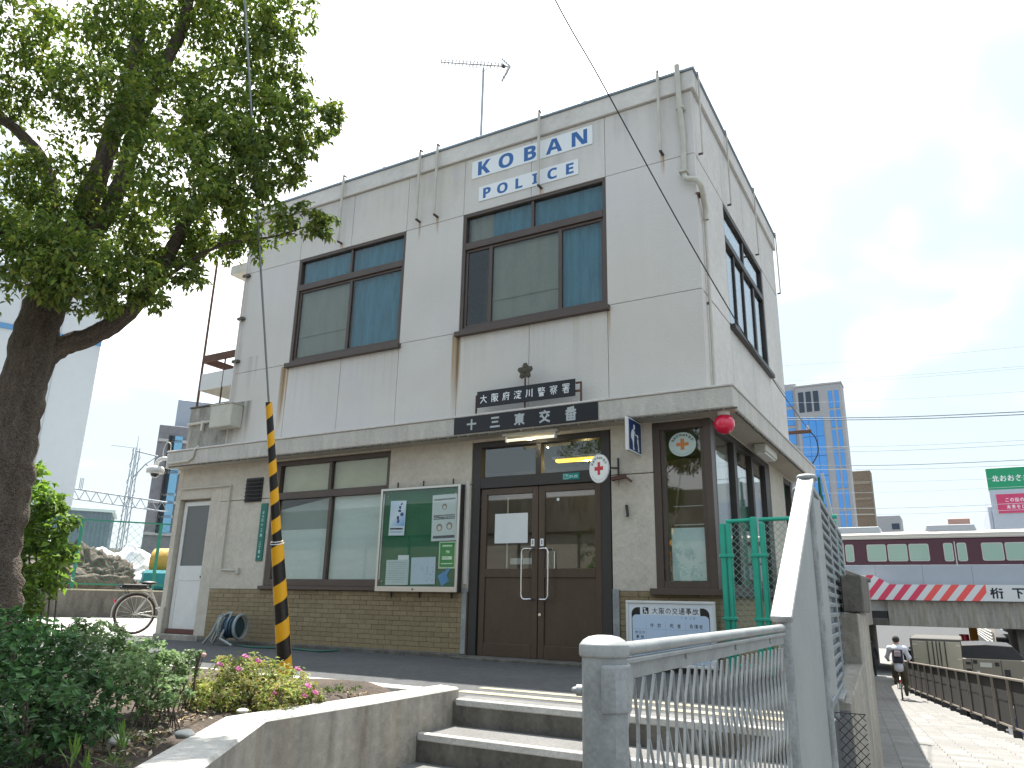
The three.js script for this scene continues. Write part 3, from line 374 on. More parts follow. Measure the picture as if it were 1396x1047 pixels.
  // galvanised corner guards either side of the entrance
  B(-3.335, -3.262, 0.03, 0.86, 0.001, 0.018, 0.003).build('corner_guard', M.galv, b); B(-1.236, -1.152, 0.03, 0.86, 0.001, 0.018, 0.003).build('corner_guard', M.galv, b);
  B(-3.325, -3.27, 0.9, 2.25, 0.001, 0.02, 0.004).build('trim', M.wallPlain, b);
  // vent louvre
  const vent = B(-7.62, -7.24, 2.16, 2.55, 0.001, 0.02, 0.003).build('vent', M.black, b); for (let k = 0; k < 6; k++) new P().obox(V(-7.43, 2.2 + k * 0.062, 0.034), 0.34, 0.006, 0.05, [0.6, 0, 0], 0).build('slat', M.black, vent);
  // conduit round the side door
  new P().path([V(-9.2, 2.46, 0.03), V(-7.97, 2.46, 0.03), V(-7.96, 1.10, 0.03), V(-7.62, 1.09, 0.03)], 0.014, 8).obox(V(-7.58, 1.08, 0.02), 0.06, 0.09, 0.05, [0, 0, 0]).build('conduit', M.cream, b);
  new P().path([V(-9.3, 2.87, 0.31), V(-8.75, 2.88, 0.31), V(-8.66, 2.93, 0.31), V(-8.63, 3.06, 0.31), V(-8.63, 3.13, 0.25)], 0.02, 8).build('conduit', M.cream, b);
  new P().path([V(-9.3, 3.62, 0.02), V(-8.45, 3.62, 0.02)], 0.022, 8).obox(V(-8.9, 3.56, 0.02), 0.05, 0.18, 0.05, [0, 0, 0]).build('conduit', M.cream, b);
  new P().path([V(-8.21, 3.42, 0.04), V(-8.21, 3.12, 0.04)], 0.015, 6).path([V(-8.24, 7.2, 0.045), V(-8.24, 3.9, 0.045)], 0.016, 8).build('conduit', M.wallPlain, b);
  for (const y of [4.62, 5.42, 6.25]) B(-8.3, -8.16, y, y + 0.05, 0.0, 0.075, 0.004).build('clamp', M.concreteDark, b);
  // ---- windows ----
  // frame bars: list of [x0,x1,y0,y1] at z range
  function win(name, bars, mat, z0, z1, panes, gm, zp) { const p = new P(); for (const q of bars) p.box(q[0], q[1], q[2], q[3], q[4] ?? z0, q[5] ?? z1, 0.004); const w = p.build(name, mat, b); for (const q of panes) B(q[0], q[1], q[2], q[3], (q[4] ?? zp) - 0.003, (q[4] ?? zp) + 0.003, 0).build('pane', gm, w); return w; }
  function drape(x0, x1, y0, y1, z, amp, wave, m, parent, seed = 1, bottomGap = 0) { const nx = Math.ceil((x1 - x0) / 0.02), g = new THREE.PlaneGeometry(x1 - x0, y1 - y0, nx, 8), p = g.attributes.position, f = vnoise(64, 4, seed); for (let i = 0; i < p.count; i++) { const X = p.getX(i), u = (X - (-(x1 - x0) / 2)) / (x1 - x0); p.setZ(i, amp * Math.sin(X * wave + 3 * f(u * 0.2, 0.1)) * (0.6 + 0.8 * f(u * 0.7, 0.5 + p.getY(i) * 0.02))); } g.computeVertexNormals(); g.translate((x0 + x1) / 2, (y0 + y1) / 2, z); return new P().add(g).build('curtain', m, parent); }
  // two storey windows A (over the door) and B (left)
  const mk2 = (x0, x1, mid, low, sh) => {
    const y0 = 4.43, y1 = 6.33, yt = 5.80, f = 0.05; const lowBars = low.map((x) => [x - 0.028, x + 0.028, y0 + 0.05, yt - 0.06, -0.075, -0.035]);
    const w = win('window', [[x0, x0 + f, y0, y1, -0.11, -0.012], [x1 - f, x1, y0, y1, -0.11, -0.012], [x0, x1, y1 - f, y1, -0.11, -0.010], [x0 + f, x1 - f, y0 - 0.005, y0 + 0.06, -0.11, -0.014], [x0 + f, x1 - f, yt - 0.06, yt + 0.05, -0.11, -0.008], [mid - 0.022, mid + 0.022, yt + 0.05, y1 - f, -0.09, -0.03], [x0 - 0.035, x1 + 0.035, y0 - 0.075, y0 - 0.002, -0.02, 0.075], ...lowBars, [x0 + f, x1 - f, y0 + 0.06, y0 + 0.105, -0.085, -0.04], [x0 + f, x1 - f, yt - 0.10, yt - 0.06, -0.085, -0.04], [x1 - f - 0.04, x1 - f, y0 + 0.1, yt - 0.1, -0.085, -0.04], [x0 + f, x0 + f + 0.04, y0 + 0.1, yt - 0.1, -0.085, -0.04]], M.brown, 0, 0,
      [[x0 + f, mid - 0.02, yt + 0.05, y1 - f], [mid + 0.02, x1 - f, yt + 0.05, y1 - f], [x0 + f, low[0], y0 + 0.06, yt - 0.06], ...low.map((x, i) => [x, low[i + 1] ?? x1 - f, y0 + 0.06, yt - 0.06])], M.glassUp, -0.06); return w;
  };
  const wA = mk2(-3.565, -1.244, -2.39, [-3.08, -1.95]); 
  drape(-3.5, -3.1, 5.86, 6.3, -0.13, 0.012, 40, M.screen, wA, 3); drape(-3.08, -1.28, 5.86, 6.3, -0.12, 0.014, 42, M.curtain, wA, 4); drape(-1.93, -1.26, 4.48, 5.78, -0.12, 0.016, 38, M.curtain, wA, 5); drape(-3.06, -1.96, 4.48, 5.78, -0.10, 0.004, 12, M.screen, wA, 6); B(-3.5, -3.1, 4.46, 5.76, -0.6, -0.58, 0).build('curtain', M.interiorDark, wA); B(-3.06, -1.97, 4.86, 4.9, -0.096, -0.085, 0).build('bar', M.screen, wA);  // flat dark sheet at left stands in for the unlit room
  const wB = mk2(-6.96, -4.65, -5.79, [-5.76]);
  drape(-6.9, -4.7, 5.86, 6.3, -0.12, 0.014, 40, M.curtain, wB, 7); drape(-5.74, -4.68, 4.48, 5.78, -0.12, 0.016, 42, M.curtain, wB, 8); drape(-6.92, -5.78, 4.48, 5.78, -0.10, 0.004, 12, M.screen, wB, 9); B(-6.9, -5.8, 4.9, 4.94, -0.096, -0.085, 0).build('bar', M.screen, wB);
  // side window of the second storey (on x = 0)
  { const p = new P(), z0 = -4.03, z1 = -1.40, y0 = 4.43, y1 = 6.32, yt = 5.78, q = (za, zb, ya, yb, xa = -0.1, xb = -0.012) => p.box(xa, xb, ya, yb, za, zb, 0.004);
    q(z0, z0 + 0.06, y0, y1); q(z1 - 0.06, z1, y0, y1); q(z0, z1, y1 - 0.05, y1, -0.1, -0.01); q(z0 + 0.06, z1 - 0.06, y0, y0 + 0.06, -0.1, -0.014); q(z0 + 0.06, z1 - 0.06, yt - 0.05, yt + 0.05, -0.1, -0.008); q(-2.75, -2.68, yt + 0.05, y1 - 0.05, -0.08, -0.03); q(-2.05, -2.0, y0 + 0.06, yt - 0.05, -0.08, -0.03); q(-2.62, -2.57, y0 + 0.06, yt - 0.05, -0.08, -0.03); q(-3.38, -3.28, y0 + 0.06, yt - 0.05, -0.08, -0.03); q(z0 - 0.03, z1 + 0.03, y0 - 0.07, y0 - 0.002, -0.02, 0.075);
    const w = p.build('window', M.darkbrown, b); for (const [a, c, e, h] of [[z0 + 0.06, -2.75, yt + 0.05, y1 - 0.05], [-2.68, z1 - 0.06, yt + 0.05, y1 - 0.05], [-2.0, z1 - 0.06, y0 + 0.06, yt - 0.05], [-2.57, -2.05, y0 + 0.06, yt - 0.05], [-3.28, -2.62, y0 + 0.06, yt - 0.05], [z0 + 0.06, -3.38, y0 + 0.06, yt - 0.05]]) B(-0.058, -0.052, e, h, a, c, 0).build('pane', M.glassSide, w);
    B(-0.2, -0.18, 4.4, 6.3, -4.0, -1.45, 0).build('curtain', M.interiorDark, w); }  // plain dark sheet behind the side panes
  // ground floor window C
  { const x0 = -7.0, x1 = -4.68, y0 = 0.86, y1 = 2.78, yt = 2.22; const w = win('window', [[x0, x0 + 0.11, y0, y1, -0.12, -0.01], [x1 - 0.05, x1, y0, y1, -0.12, -0.01], [x0, x1, y1 - 0.07, y1, -0.12, -0.008], [x0 + 0.11, x1 - 0.05, y0, y0 + 0.10, -0.12, -0.012], [x0 + 0.11, x1 - 0.05, yt - 0.05, yt + 0.06, -0.12, -0.006], [-5.87, -5.81, yt + 0.06, y1 - 0.07, -0.09, -0.02], [-5.82, -5.76, y0 + 0.10, yt - 0.05, -0.09, -0.02], [x0 - 0.06, x1 + 0.05, y0 - 0.055, y0 - 0.002, -0.03, 0.06]], M.brown, 0, 0, [[x0 + 0.1, -5.85, yt + 0.05, y1 - 0.06], [-5.82, x1 - 0.04, yt + 0.05, y1 - 0.06], [x0 + 0.1, -5.8, y0 + 0.1, yt - 0.04], [-5.78, x1 - 0.04, y0 + 0.1, yt - 0.04]], M.glassUp, -0.06);
    B(x0 + 0.1, x1 - 0.04, yt + 0.02, y1 - 0.06, -0.115, -0.105, 0).build('blind', M.blindLampBeige, w); B(-5.80, x1 - 0.04, y0 + 0.1, yt - 0.04, -0.10, -0.09, 0).build('film', M.film, w); B(x0 + 0.1, -5.83, y0 + 0.1, 1.70, -0.10, -0.09, 0).build('film', M.film, w); new P().poly([V(x0 + 0.1, 1.70, -0.11), V(-5.82, 1.70, -0.11), V(-5.82, 2.18, -0.11), V(x0 + 0.1, 2.02, -0.11)]).build('film', surf([0.36, 0.42, 0.42], { n: 128, size: 1, amt: 0.08, fine: 0.05, seed: 83, rough: 0.8 }), w); B(x0 + 0.1, -5.8, y0, 2.2, -0.45, -0.43, 0).build('blind', M.interiorDark, w); }  // last piece is a plain dark sheet set back behind the left panes
  // ground floor front corner window E and the right side glazing
  { const w = win('window', [[-0.70, -0.61, 0.87, 2.80, -0.14, -0.004], [-0.61, -0.56, 0.92, 2.76, -0.11, -0.03], [-0.13, -0.08, 0.92, 2.76, -0.11, -0.03], [-0.08, 0.004, 0.87, 2.80, -0.14, 0.004], [-0.61, -0.08, 2.70, 2.80, -0.14, -0.004], [-0.61, -0.08, 0.87, 0.95, -0.14, -0.004], [-0.76, 0.06, 0.80, 0.872, -0.15, 0.075]], M.brown, 0, 0, [[-0.57, -0.12, 0.94, 2.71]], M.glass, -0.06);
    B(-0.53, -0.14, 0.96, 1.55, -0.085, -0.08, 0).build('poster', surf([0.55, 0.66, 0.62], { n: 128, size: 1, amt: 0.08, fine: 0.02, seed: 84, rough: 0.6 }), w); B(-0.56, -0.13, 1.60, 1.612, -0.30, -0.29, 0).build('bar', M.white, w); B(-0.56, -0.13, 1.82, 1.828, -0.30, -0.29, 0).build('bar', M.white, w);
    const p = new P(), q = (za, zb, ya, yb, xa = -0.12, xb = -0.012) => p.box(xa, xb, ya, yb, za, zb, 0.004); q(-0.2, -0.145, 0.87, 2.80, -0.13, 0.002); q(-3.36, -0.2, 2.72, 2.80); q(-3.36, -0.2, 0.87, 0.94); q(-1.30, -1.16, 0.94, 2.72); q(-2.26, -2.16, 0.94, 2.72); q(-3.36, -3.06, 0.94, 2.72); q(-3.42, 0.0, 0.80, 0.868, -0.15, 0.06); q(-4.45, -4.4, 0.87, 2.78); q(-5.22, -5.08, 0.87, 2.78, -0.12, -0.004); q(-5.08, -4.45, 2.70, 2.78); q(-5.08, -4.45, 0.87, 0.94);
    const s = p.build('window', M.darkbrown, b); for (const [a, c] of [[-1.17, -0.19], [-2.17, -1.29], [-3.07, -2.25], [-5.09, -4.41]]) B(-0.06, -0.054, 0.93, 2.73, a, c, 0).build('pane', M.glass, s);
    const bl = new P(); for (let k = 0; k < 62; k++) bl.obox(V(-0.13, 0.96 + k * 0.026, -0.68), 0.025, 0.0016, 0.92, [0, 0, 0.55], 0); bl.build('blind', M.film, s); const b2 = new P(); b2.box(-0.135, -0.125, 0.95, 2.45, -2.15, -1.3, 0); b2.box(-0.135, -0.125, 0.95, 2.2, -3.05, -2.27, 0); b2.build('blind', M.screen, s); B(-0.2, -0.19, 0.94, 2.7, -5.08, -4.45, 0).build('blind', M.paper, s); }
  // entrance: frame, transom panes, two leaves
  { const e = new P(); e.box(-3.24, -3.12, 0.03, 2.77, -0.14, -0.006, 0.004).box(-1.375, -1.25, 0.03, 2.77, -0.14, -0.006, 0.004).box(-3.12, -1.375, 2.69, 2.77, -0.14, -0.006, 0.004).box(-3.12, -1.375, 2.14, 2.29, -0.14, -0.008, 0.004).box(-2.29, -2.21, 2.29, 2.69, -0.12, -0.02, 0.004).box(-3.1, -1.4, 0.0, 0.034, -0.14, 0.0, 0.004);
    const f = e.build('entrance_frame', M.darkbrown, b); B(-3.125, -2.285, 2.285, 2.695, -0.072, -0.066, 0).build('pane', M.glass, f); B(-2.215, -1.37, 2.285, 2.695, -0.072, -0.066, 0).build('pane', M.glass, f);
    const leaf = (x0, x1, hx, s) => { const p = new P(), wd = 0.085; p.box(x0, x0 + wd, 0.036, 2.135, -0.085, -0.035, 0.004).box(x1 - wd, x1, 0.036, 2.135, -0.085, -0.035, 0.004).box(x0 + wd, x1 - wd, 2.05, 2.135, -0.085, -0.035, 0.004).box(x0 + wd, x1 - wd, 0.99, 1.10, -0.085, -0.036, 0.004).box(x0 + wd, x1 - wd, 0.036, 0.19, -0.085, -0.036, 0.004);
      const l = p.build('door_leaf', M.doorbrown, b); B(x0 + wd - 0.01, x1 - wd + 0.01, 1.09, 2.06, -0.063, -0.057, 0).build('pane', M.glass, l); B(x0 + wd - 0.005, x1 - wd + 0.005, 0.18, 1.0, -0.066, -0.054, 0.003).build('panel', M.doorbrown, l);
      new P().tube([V(hx, 1.335, -0.036), V(hx, 1.335, 0.02), V(hx - s * 0.015, 1.335, 0.045), V(hx - s * 0.10, 1.335, 0.05), V(hx - s * 0.125, 1.31, 0.05), V(hx - s * 0.13, 1.2, 0.05), V(hx - s * 0.13, 0.85, 0.05), V(hx - s * 0.125, 0.755, 0.05), V(hx - s * 0.10, 0.73, 0.05), V(hx - s * 0.015, 0.73, 0.045), V(hx, 0.73, 0.02), V(hx, 0.73, -0.036)], 0.012, 8, 60).build('handle', M.chrome, l); return l; };
    const L = leaf(-3.11, -2.255, -2.305, 1), Rr = leaf(-2.245, -1.385, -2.195, -1);
    B(-2.90, -2.41, 1.42, 1.80, -0.054, -0.052, 0).build('notice_sheet', M.paper, L);
    new P().add(face(0.115, 0.165, V(-3.085, 1.975, -0.052)).g[0]).build('sticker', std({ map: canvasTex(128, 192, (x) => { x.fillStyle = '#e8ebea'; x.fillRect(0, 0, 128, 192); x.fillStyle = '#1a1a20'; const r = rng(5); for (let c = 0; c < 2; c++) for (let k = 0; k < 5 + c; k++) scribble(x, 22 + c * 46, 16 + k * 30 - c * 4, 28, 24, r, 6); }), roughness: 0.5 }), L, 'k');
    for (const [x, l] of [[-2.345, L], [-2.215, Rr]]) new P().add(face(0.05, 0.09, V(x + 0.02, 1.42, -0.033)).g[0]).build('sticker', std({ map: canvasTex(64, 128, (c) => { c.fillStyle = '#e8e8e8'; c.fillRect(0, 0, 64, 128); c.fillStyle = '#222'; c.fillRect(22, 28, 20, 70); c.fillStyle = '#e8e8e8'; c.fillRect(28, 52, 8, 20); }), roughness: 0.5 }), l, 'k');
    new P().cyl(V(-2.215, 0.55, -0.036), V(-2.215, 0.55, -0.026), 0.018, 0.018, 14).build('lock', M.chrome, Rr); new P().cyl(V(-1.98, 1.95, -0.056), V(-1.98, 1.95, -0.053), 0.02, 0.02, 12).build('sticker', M.film, Rr);
    new P().path([V(-2.06, 1.33, -0.066), V(-2.06, 1.33, -0.12), V(-2.06, 0.75, -0.12)], 0.012, 8).build('handle', M.chrome, Rr);
    new P().box(-2.85, -2.84, 0.9, 2.05, -0.3, -0.28, 0).box(-2.83, -2.48, 1.17, 1.25, -0.36, -0.35, 0).build('stand', M.paper, L); }
  // side door
  { const d = B(-9.235, -8.465, 0.10, 2.275, -0.159, -0.12, 0.004).build('door_frame', M.wallLow, b); const l = new P().box(-9.20, -9.12, 0.16, 2.24, -0.118, -0.075, 0.004).box(-8.56, -8.47, 0.16, 2.24, -0.118, -0.075, 0.004).box(-9.12, -8.56, 2.17, 2.24, -0.118, -0.075, 0.004).box(-9.12, -8.56, 0.16, 1.16, -0.112, -0.083, 0.004).box(-9.12, -8.56, 0.93, 1.17, -0.118, -0.075, 0.004).build('door_leaf', M.white, b);
    B(-9.125, -8.555, 1.165, 2.175, -0.098, -0.092, 0).build('pane', M.frosted, l); B(-9.1, -8.7, 1.2, 1.75, -0.115, -0.11, 0).build('curtain', M.paper, l); new P().ball(V(-8.515, 0.99, -0.05), 0.022).cyl(V(-8.515, 0.99, -0.075), V(-8.515, 0.99, -0.05), 0.01).build('handle', M.black, l);
    B(-9.2, -8.48, 0.09, 0.16, -0.13, -0.02, 0.006).build('threshold', surf([0.13, 0.055, 0.045], { n: 128, size: 0.5, seed: 85 }), b); B(-9.3, -8.2, -0.05, 0.085, -0.12, 0.12, 0.01).build('door_step', M.concrete, b); B(-9.37, -9.24, 0.0, 0.5, -0.02, 0.03, 0.008).build('trim', M.wallLow, b); }
  // interior lamp seen through the transom
  const il = new P().box(-2.47, -1.55, 2.61, 2.645, -1.05, -0.95, 0.01).build('ceiling_lamp', M.tubeYellow, b); new P().box(-2.5, -1.5, 2.648, 2.68, -1.1, -0.9, 0.004).build('lamp_body', M.white, il);
}
{ const l = new THREE.PointLight(new THREE.Color(1, 0.75, 0.3), 0.35); l.position.set(-2.0, 2.597, -1.0); l.castShadow = true; l.shadow.radius = 0.5; l.name = 'ceiling_lamp_light'; scene.add(l); }
// ---------- signs on the front ----------
const flat = (tex, rough = 0.45) => std({ map: tex, roughness: rough });
function plate(name, label, cat, x0, x1, y0, y1, z, th, tex, edgeMat, extra) {   // a board with printed face towards +z
  const t = thing(name, label, cat, [(x0 + x1) / 2, y0, z]); B(x0, x1, y0, y1, z, z + th, 0.002).build('board', edgeMat, t); face(x1 - x0 - 0.006, y1 - y0 - 0.006, V((x0 + x1) / 2, (y0 + y1) / 2, z + th + 0.002)).build('print', flat(tex), t, 'k'); if (extra) extra(t); return t;
}
function latin(x, text, w, h, size, col) { x.fillStyle = x.strokeStyle = col; x.lineWidth = size * 0.02; x.textBaseline = 'alphabetic'; x.textAlign = 'center'; x.font = 'bold ' + size + 'px sans-serif'; const n = text.length; [...text].forEach((c, i) => { x.save(); x.translate(w * (i + 0.5) / n, h * 0.5 + size * 0.357); x.scale(1.18, 1); x.fillText(c, 0, 0); x.strokeText(c, 0, 0); x.restore(); }); }
plate('letter_sign', 'white strip with large blue letters KOBAN high on the wall', 'sign', -3.44, -1.42, 6.905, 7.215, 0.002, 0.004, canvasTex(1024, 160, (x, w, h) => { x.fillStyle = '#e3e6e8'; x.fillRect(0, 0, w, h); latin(x, 'KOBAN', w, h, 168, '#285f9f'); }), M.white);
plate('letter_sign', 'white strip with smaller blue letters POLICE under the KOBAN strip', 'sign', -3.30, -1.64, 6.485, 6.735, 0.002, 0.006, canvasTex(1024, 154, (x, w, h) => { x.fillStyle = '#e3e6e8'; x.fillRect(0, 0, w, h); latin(x, 'POLICE', w, h, 146, '#285f9f'); }), M.white);
plate('name_board', 'long black board with five grey characters on the canopy edge above the door', 'sign', -3.372, -1.268, 2.838, 3.066, 0.292, 0.012, canvasTex(1536, 168, (x, w, h) => { x.fillStyle = '#0e0f18'; x.fillRect(0, 0, w, h); x.fillStyle = '#aeb4b6'; [...'十三東交番'].forEach((c, i) => glyph(x, c, 140 + i * 267, 18, 130, 130, 19)); }), M.black);
{
  const t = thing('name_board', 'black board with eight white characters on a rusty frame standing on the canopy', 'sign', [-2.35, 3.096, 0.2]);
  B(-3.085, -1.62, 3.205, 3.43, 0.185, 0.2, 0.002).build('board', M.black, t); face(1.46, 0.222, V(-2.3525, 3.3175, 0.202)).build('print', flat(canvasTex(1344, 206, (x, w, h) => { x.fillStyle = '#10121c'; x.fillRect(0, 0, w, h); x.fillStyle = '#dfe3e4'; [...'大阪府淀川警察署'].forEach((c, i) => glyph(x, c, 40 + i * 162, 44, 112, 118, c === '警' || c === '察' || c === '署' ? 9 : 13)); })), t, 'k');
  new P().path([V(-3.11, 3.10, 0.17), V(-3.11, 3.38, 0.17), V(-3.08, 3.38, 0.17)], 0.014, 6).path([V(-1.62, 3.38, 0.17), V(-1.55, 3.38, 0.17), V(-1.55, 3.10, 0.17)], 0.014, 6).path([V(-1.62, 3.27, 0.17), V(-1.55, 3.27, 0.17)], 0.012, 6).box(-3.1, -1.55, 3.26, 3.285, 0.165, 0.184, 0.002).build('frame', M.rust, t);
}
{ const t = thing('emblem', 'bronze five pointed blossom emblem on a thin post above the name boards', 'emblem', [-2.355, 3.1, 0.21]);
  new P().cyl(V(-2.36, 3.1, 0.165), V(-2.36, 3.55, 0.165), 0.013, 0.013, 8).build('post', M.rust, t);
  const pts = []; for (let i = 0; i < 40; i++) { const a = i / 40 * Math.PI * 2 + Math.PI / 2, k = 0.5 + 0.5 * Math.cos(5 * (a - Math.PI / 2)), r = 0.062 + 0.045 * Math.pow(k, 0.7) + (i % 2 ? 0.006 : -0.003); pts.push([Math.cos(a) * r, Math.sin(a) * r]); }
  const bz = std({ color: lin(0.085, 0.07, 0.05), roughness: 0.6, metalness: 0.4 }); new P().ext(pts, 0.015, new THREE.Matrix4().makeTranslation(-2.355, 3.635, 0.17), 0.006).build('star', bz, t); new P().ball(V(-2.355, 3.635, 0.188), 0.035, 14, 1, 1, 0.5).build('centre', bz, t); for (let i = 0; i < 5; i++) { const a = i / 5 * Math.PI * 2 + Math.PI / 2; new P().ball(V(-2.355 + Math.cos(a) * 0.06, 3.635 + Math.sin(a) * 0.06, 0.184), 0.024, 10, 1, 1, 0.5).build('petal', bz, t); } }
{ const t = thing('tube_lamp', 'lit fluorescent tube lamp hanging under the canopy above the door', 'lamp', [-2.26, 2.7, 0.18]);
  B(-2.66, -1.86, 2.765, 2.808, 0.13, 0.23, 0.006).build('housing', M.cream, t); new P().cyl(V(-2.60, 2.715, 0.18), V(-1.92, 2.715, 0.18), 0.019, 0.019, 12).build('tube', M.tube, t); for (const x of [-2.62, -1.91]) B(x, x + 0.015, 2.69, 2.765, 0.15, 0.21, 0.002).build('socket', M.white, t);
  const l = new THREE.PointLight(new THREE.Color(1, 0.9, 0.65), 0.06); l.position.set(-2.26, 2.688, 0.18); l.castShadow = true; l.shadow.radius = 0.4; l.name = 'tube_lamp_light'; scene.add(l); }
{ const t = thing('tube_lamp', 'unlit cream lamp box under the canopy on the right side', 'lamp', [0.2, 2.7, -2.1]); B(0.12, 0.28, 2.70, 2.81, -2.5, -1.75, 0.01).build('housing', M.cream, t); B(0.14, 0.26, 2.675, 2.70, -2.46, -1.79, 0.006).build('cover', M.white, t); }
{ const c = V(0.20, 2.675, 0.12), t = thing('warning_lamp', 'round red globe lamp under the corner of the canopy', 'lamp', [c.x, 2.5, c.z]); new P().ball(c, 0.118, 24).build('globe', new THREE.MeshPhysicalMaterial({ color: lin(0.72, 0.012, 0.06), roughness: 0.2, clearcoat: 0.6 }), t); new P().cyl(V(c.x, 2.75, c.z), V(c.x, 2.812, c.z), 0.062, 0.07, 18).build('mount', M.white, t); new P().cyl(V(c.x, 2.735, c.z), V(c.x, 2.757, c.z), 0.075, 0.07, 18).build('collar', M.white, t); }
{ // projecting pictogram sign, faces the right
  const t = thing('pictogram_sign', 'blue square sign with two white figures hanging from the canopy', 'sign', [-0.95, 2.8, 0.3]); const x = -0.845;
  B(x - 0.02, x + 0.02, 2.40, 2.80, 0.02, 0.46, 0.004).build('board', M.white, t);
  const tx = canvasTex(256, 256, (c, w, h) => { c.fillStyle = '#e4e7ea'; c.fillRect(0, 0, w, h); c.fillStyle = '#123263'; c.fillRect(8, 8, w - 16, h - 16); c.fillStyle = '#e4e7ea'; c.beginPath(); c.arc(112, 62, 17, 0, 7); c.fill(); c.fillRect(94, 40, 34, 10); c.beginPath(); c.moveTo(92, 74); c.quadraticCurveTo(40, 100, 48, 150); c.lineTo(76, 176); c.lineTo(84, 240); c.lineTo(112, 240); c.lineTo(100, 210); c.lineTo(108, 140); c.lineTo(118, 92); c.closePath(); c.fill(); c.beginPath(); c.arc(176, 122, 14, 0, 7); c.fill(); c.beginPath(); c.moveTo(164, 140); c.lineTo(190, 140); c.lineTo(196, 190); c.lineTo(206, 240); c.lineTo(180, 240); c.lineTo(178, 196); c.lineTo(164, 170); c.closePath(); c.fill(); c.lineWidth = 9; c.strokeStyle = '#e4e7ea'; c.beginPath(); c.moveTo(112, 96); c.lineTo(140, 120); c.lineTo(166, 112); c.stroke(); });
  face(0.43, 0.39, V(x + 0.0225, 2.60, 0.24), Math.PI / 2).build('print', flat(tx), t, 'k'); B(x - 0.015, x + 0.015, 2.80, 2.815, 0.05, 0.42, 0.002).build('bracket', M.darkbrown, t); }
function aidDisc(w, h, ring, cross) { return canvasTex(512, 512, (c) => { c.clearRect(0, 0, 512, 512); c.fillStyle = ring; c.beginPath(); c.ellipse(256, 256, 254, 254, 0, 0, 7); c.fill(); c.fillStyle = cross; c.fillRect(221, 140, 70, 232); c.fillRect(140, 221, 232, 70); const r = rng(9); c.fillStyle = c.strokeStyle = '#2c2c33'; for (let k = 0; k < 8; k++) { c.save(); c.translate(256, 256); c.rotate((-63 + k * 18) * Math.PI / 180); scribble(c, -24, -226, 48, 50, r, 7); c.restore(); } for (let k = 0; k < 12; k++) { c.save(); c.translate(256, 256); c.rotate((55 - k * 10) * Math.PI / 180); scribble(c, -10, 200, 20, 26, r, 3); c.restore(); } }); }
{ const c = V(-1.235, 2.225, 0.36), yaw = -0.28, t = thing('first_aid_sign', 'oval white sign with a red cross on a bracket by the door', 'sign', [c.x, 2.05, c.z]); const N = V(Math.sin(yaw), 0, Math.cos(yaw)), Rr = V(Math.cos(yaw), 0, -Math.sin(yaw));
  const g = new THREE.CylinderGeometry(1, 1, 0.014, 40); g.rotateX(Math.PI / 2); g.scale(0.148, 0.172, 1); g.rotateY(yaw); g.translate(c.x, c.y, c.z); new P().add(g).build('board', M.white, t);
  const f = new THREE.CircleGeometry(1, 40); f.scale(0.144, 0.168, 1); f.rotateY(yaw); f.translate(c.x + N.x * 0.009, c.y, c.z + N.z * 0.009); new P().add(f).build('print', flat(aidDisc(0, 0, '#e6e6e0', '#c32730')), t, 'k');
  new P().path([V(-1.13, 2.40, 0.02), V(-1.13, 2.16, 0.02)], 0.012, 6).path([V(-1.13, 2.28, 0.02), V(-1.13, 2.25, 0.2), V(-1.14, 2.25, 0.355)], 0.011, 6).build('bracket', M.darkbrown, t); }
{ const g = new THREE.CircleGeometry(1, 40); g.scale(0.165, 0.145, 1); g.translate(-0.345, 2.52, -0.048); single('window_sticker', 'oval sticker with an orange cross on the corner window', 'sticker', new P().add(g), flat(aidDisc(0, 0, '#b9cbc6', '#c87a3a')), null, 'k'); }
plate('address_plate', 'small teal house number plate on the transom above the door', 'sign', -1.89, -1.655, 2.18, 2.265, -0.006, 0.004, canvasTex(256, 96, (x, w, h) => { x.fillStyle = '#0c7f7c'; x.fillRect(0, 0, w, h); x.fillStyle = x.strokeStyle = '#cfe6e2'; x.lineWidth = 4; x.strokeRect(12, 14, 70, 68); glyph(x, '三', 22, 22, 22, 22, 3); glyph(x, '東', 48, 22, 26, 26, 3); glyph(x, '二', 22, 52, 20, 22, 3); glyph(x, '丁', 48, 54, 22, 22, 3); x.font = 'bold 52px sans-serif'; x.textBaseline = 'middle'; x.fillText('21-23', 98, 50); }), M.greenPlate);
{ const t = thing('street_plate', 'tall narrow green street name plate beside the left ground floor window', 'sign', [-7.14, 1.22, 0.01]); new P().box(-7.215, -7.07, 1.23, 2.125, 0.002, 0.02, 0.008).build('board', M.greenPlate, t); face(0.125, 0.86, V(-7.1425, 1.6775, 0.022)).build('print', flat(canvasTex(128, 880, (x, w, h) => { x.fillStyle = '#08655a'; x.fillRect(0, 0, w, h); x.fillStyle = '#a9d8cc'; write(x, '淀川区', 40, 110, 46, 46, 14, 6, true); write(x, '十三東', 34, 300, 56, 60, 22, 7, true); write(x, '二丁目', 30, 590, 64, 52, 16, 8, true); x.beginPath(); x.arc(64, 830, 16, 0, 7); x.fill(); }), 0.35), t, 'k'); }
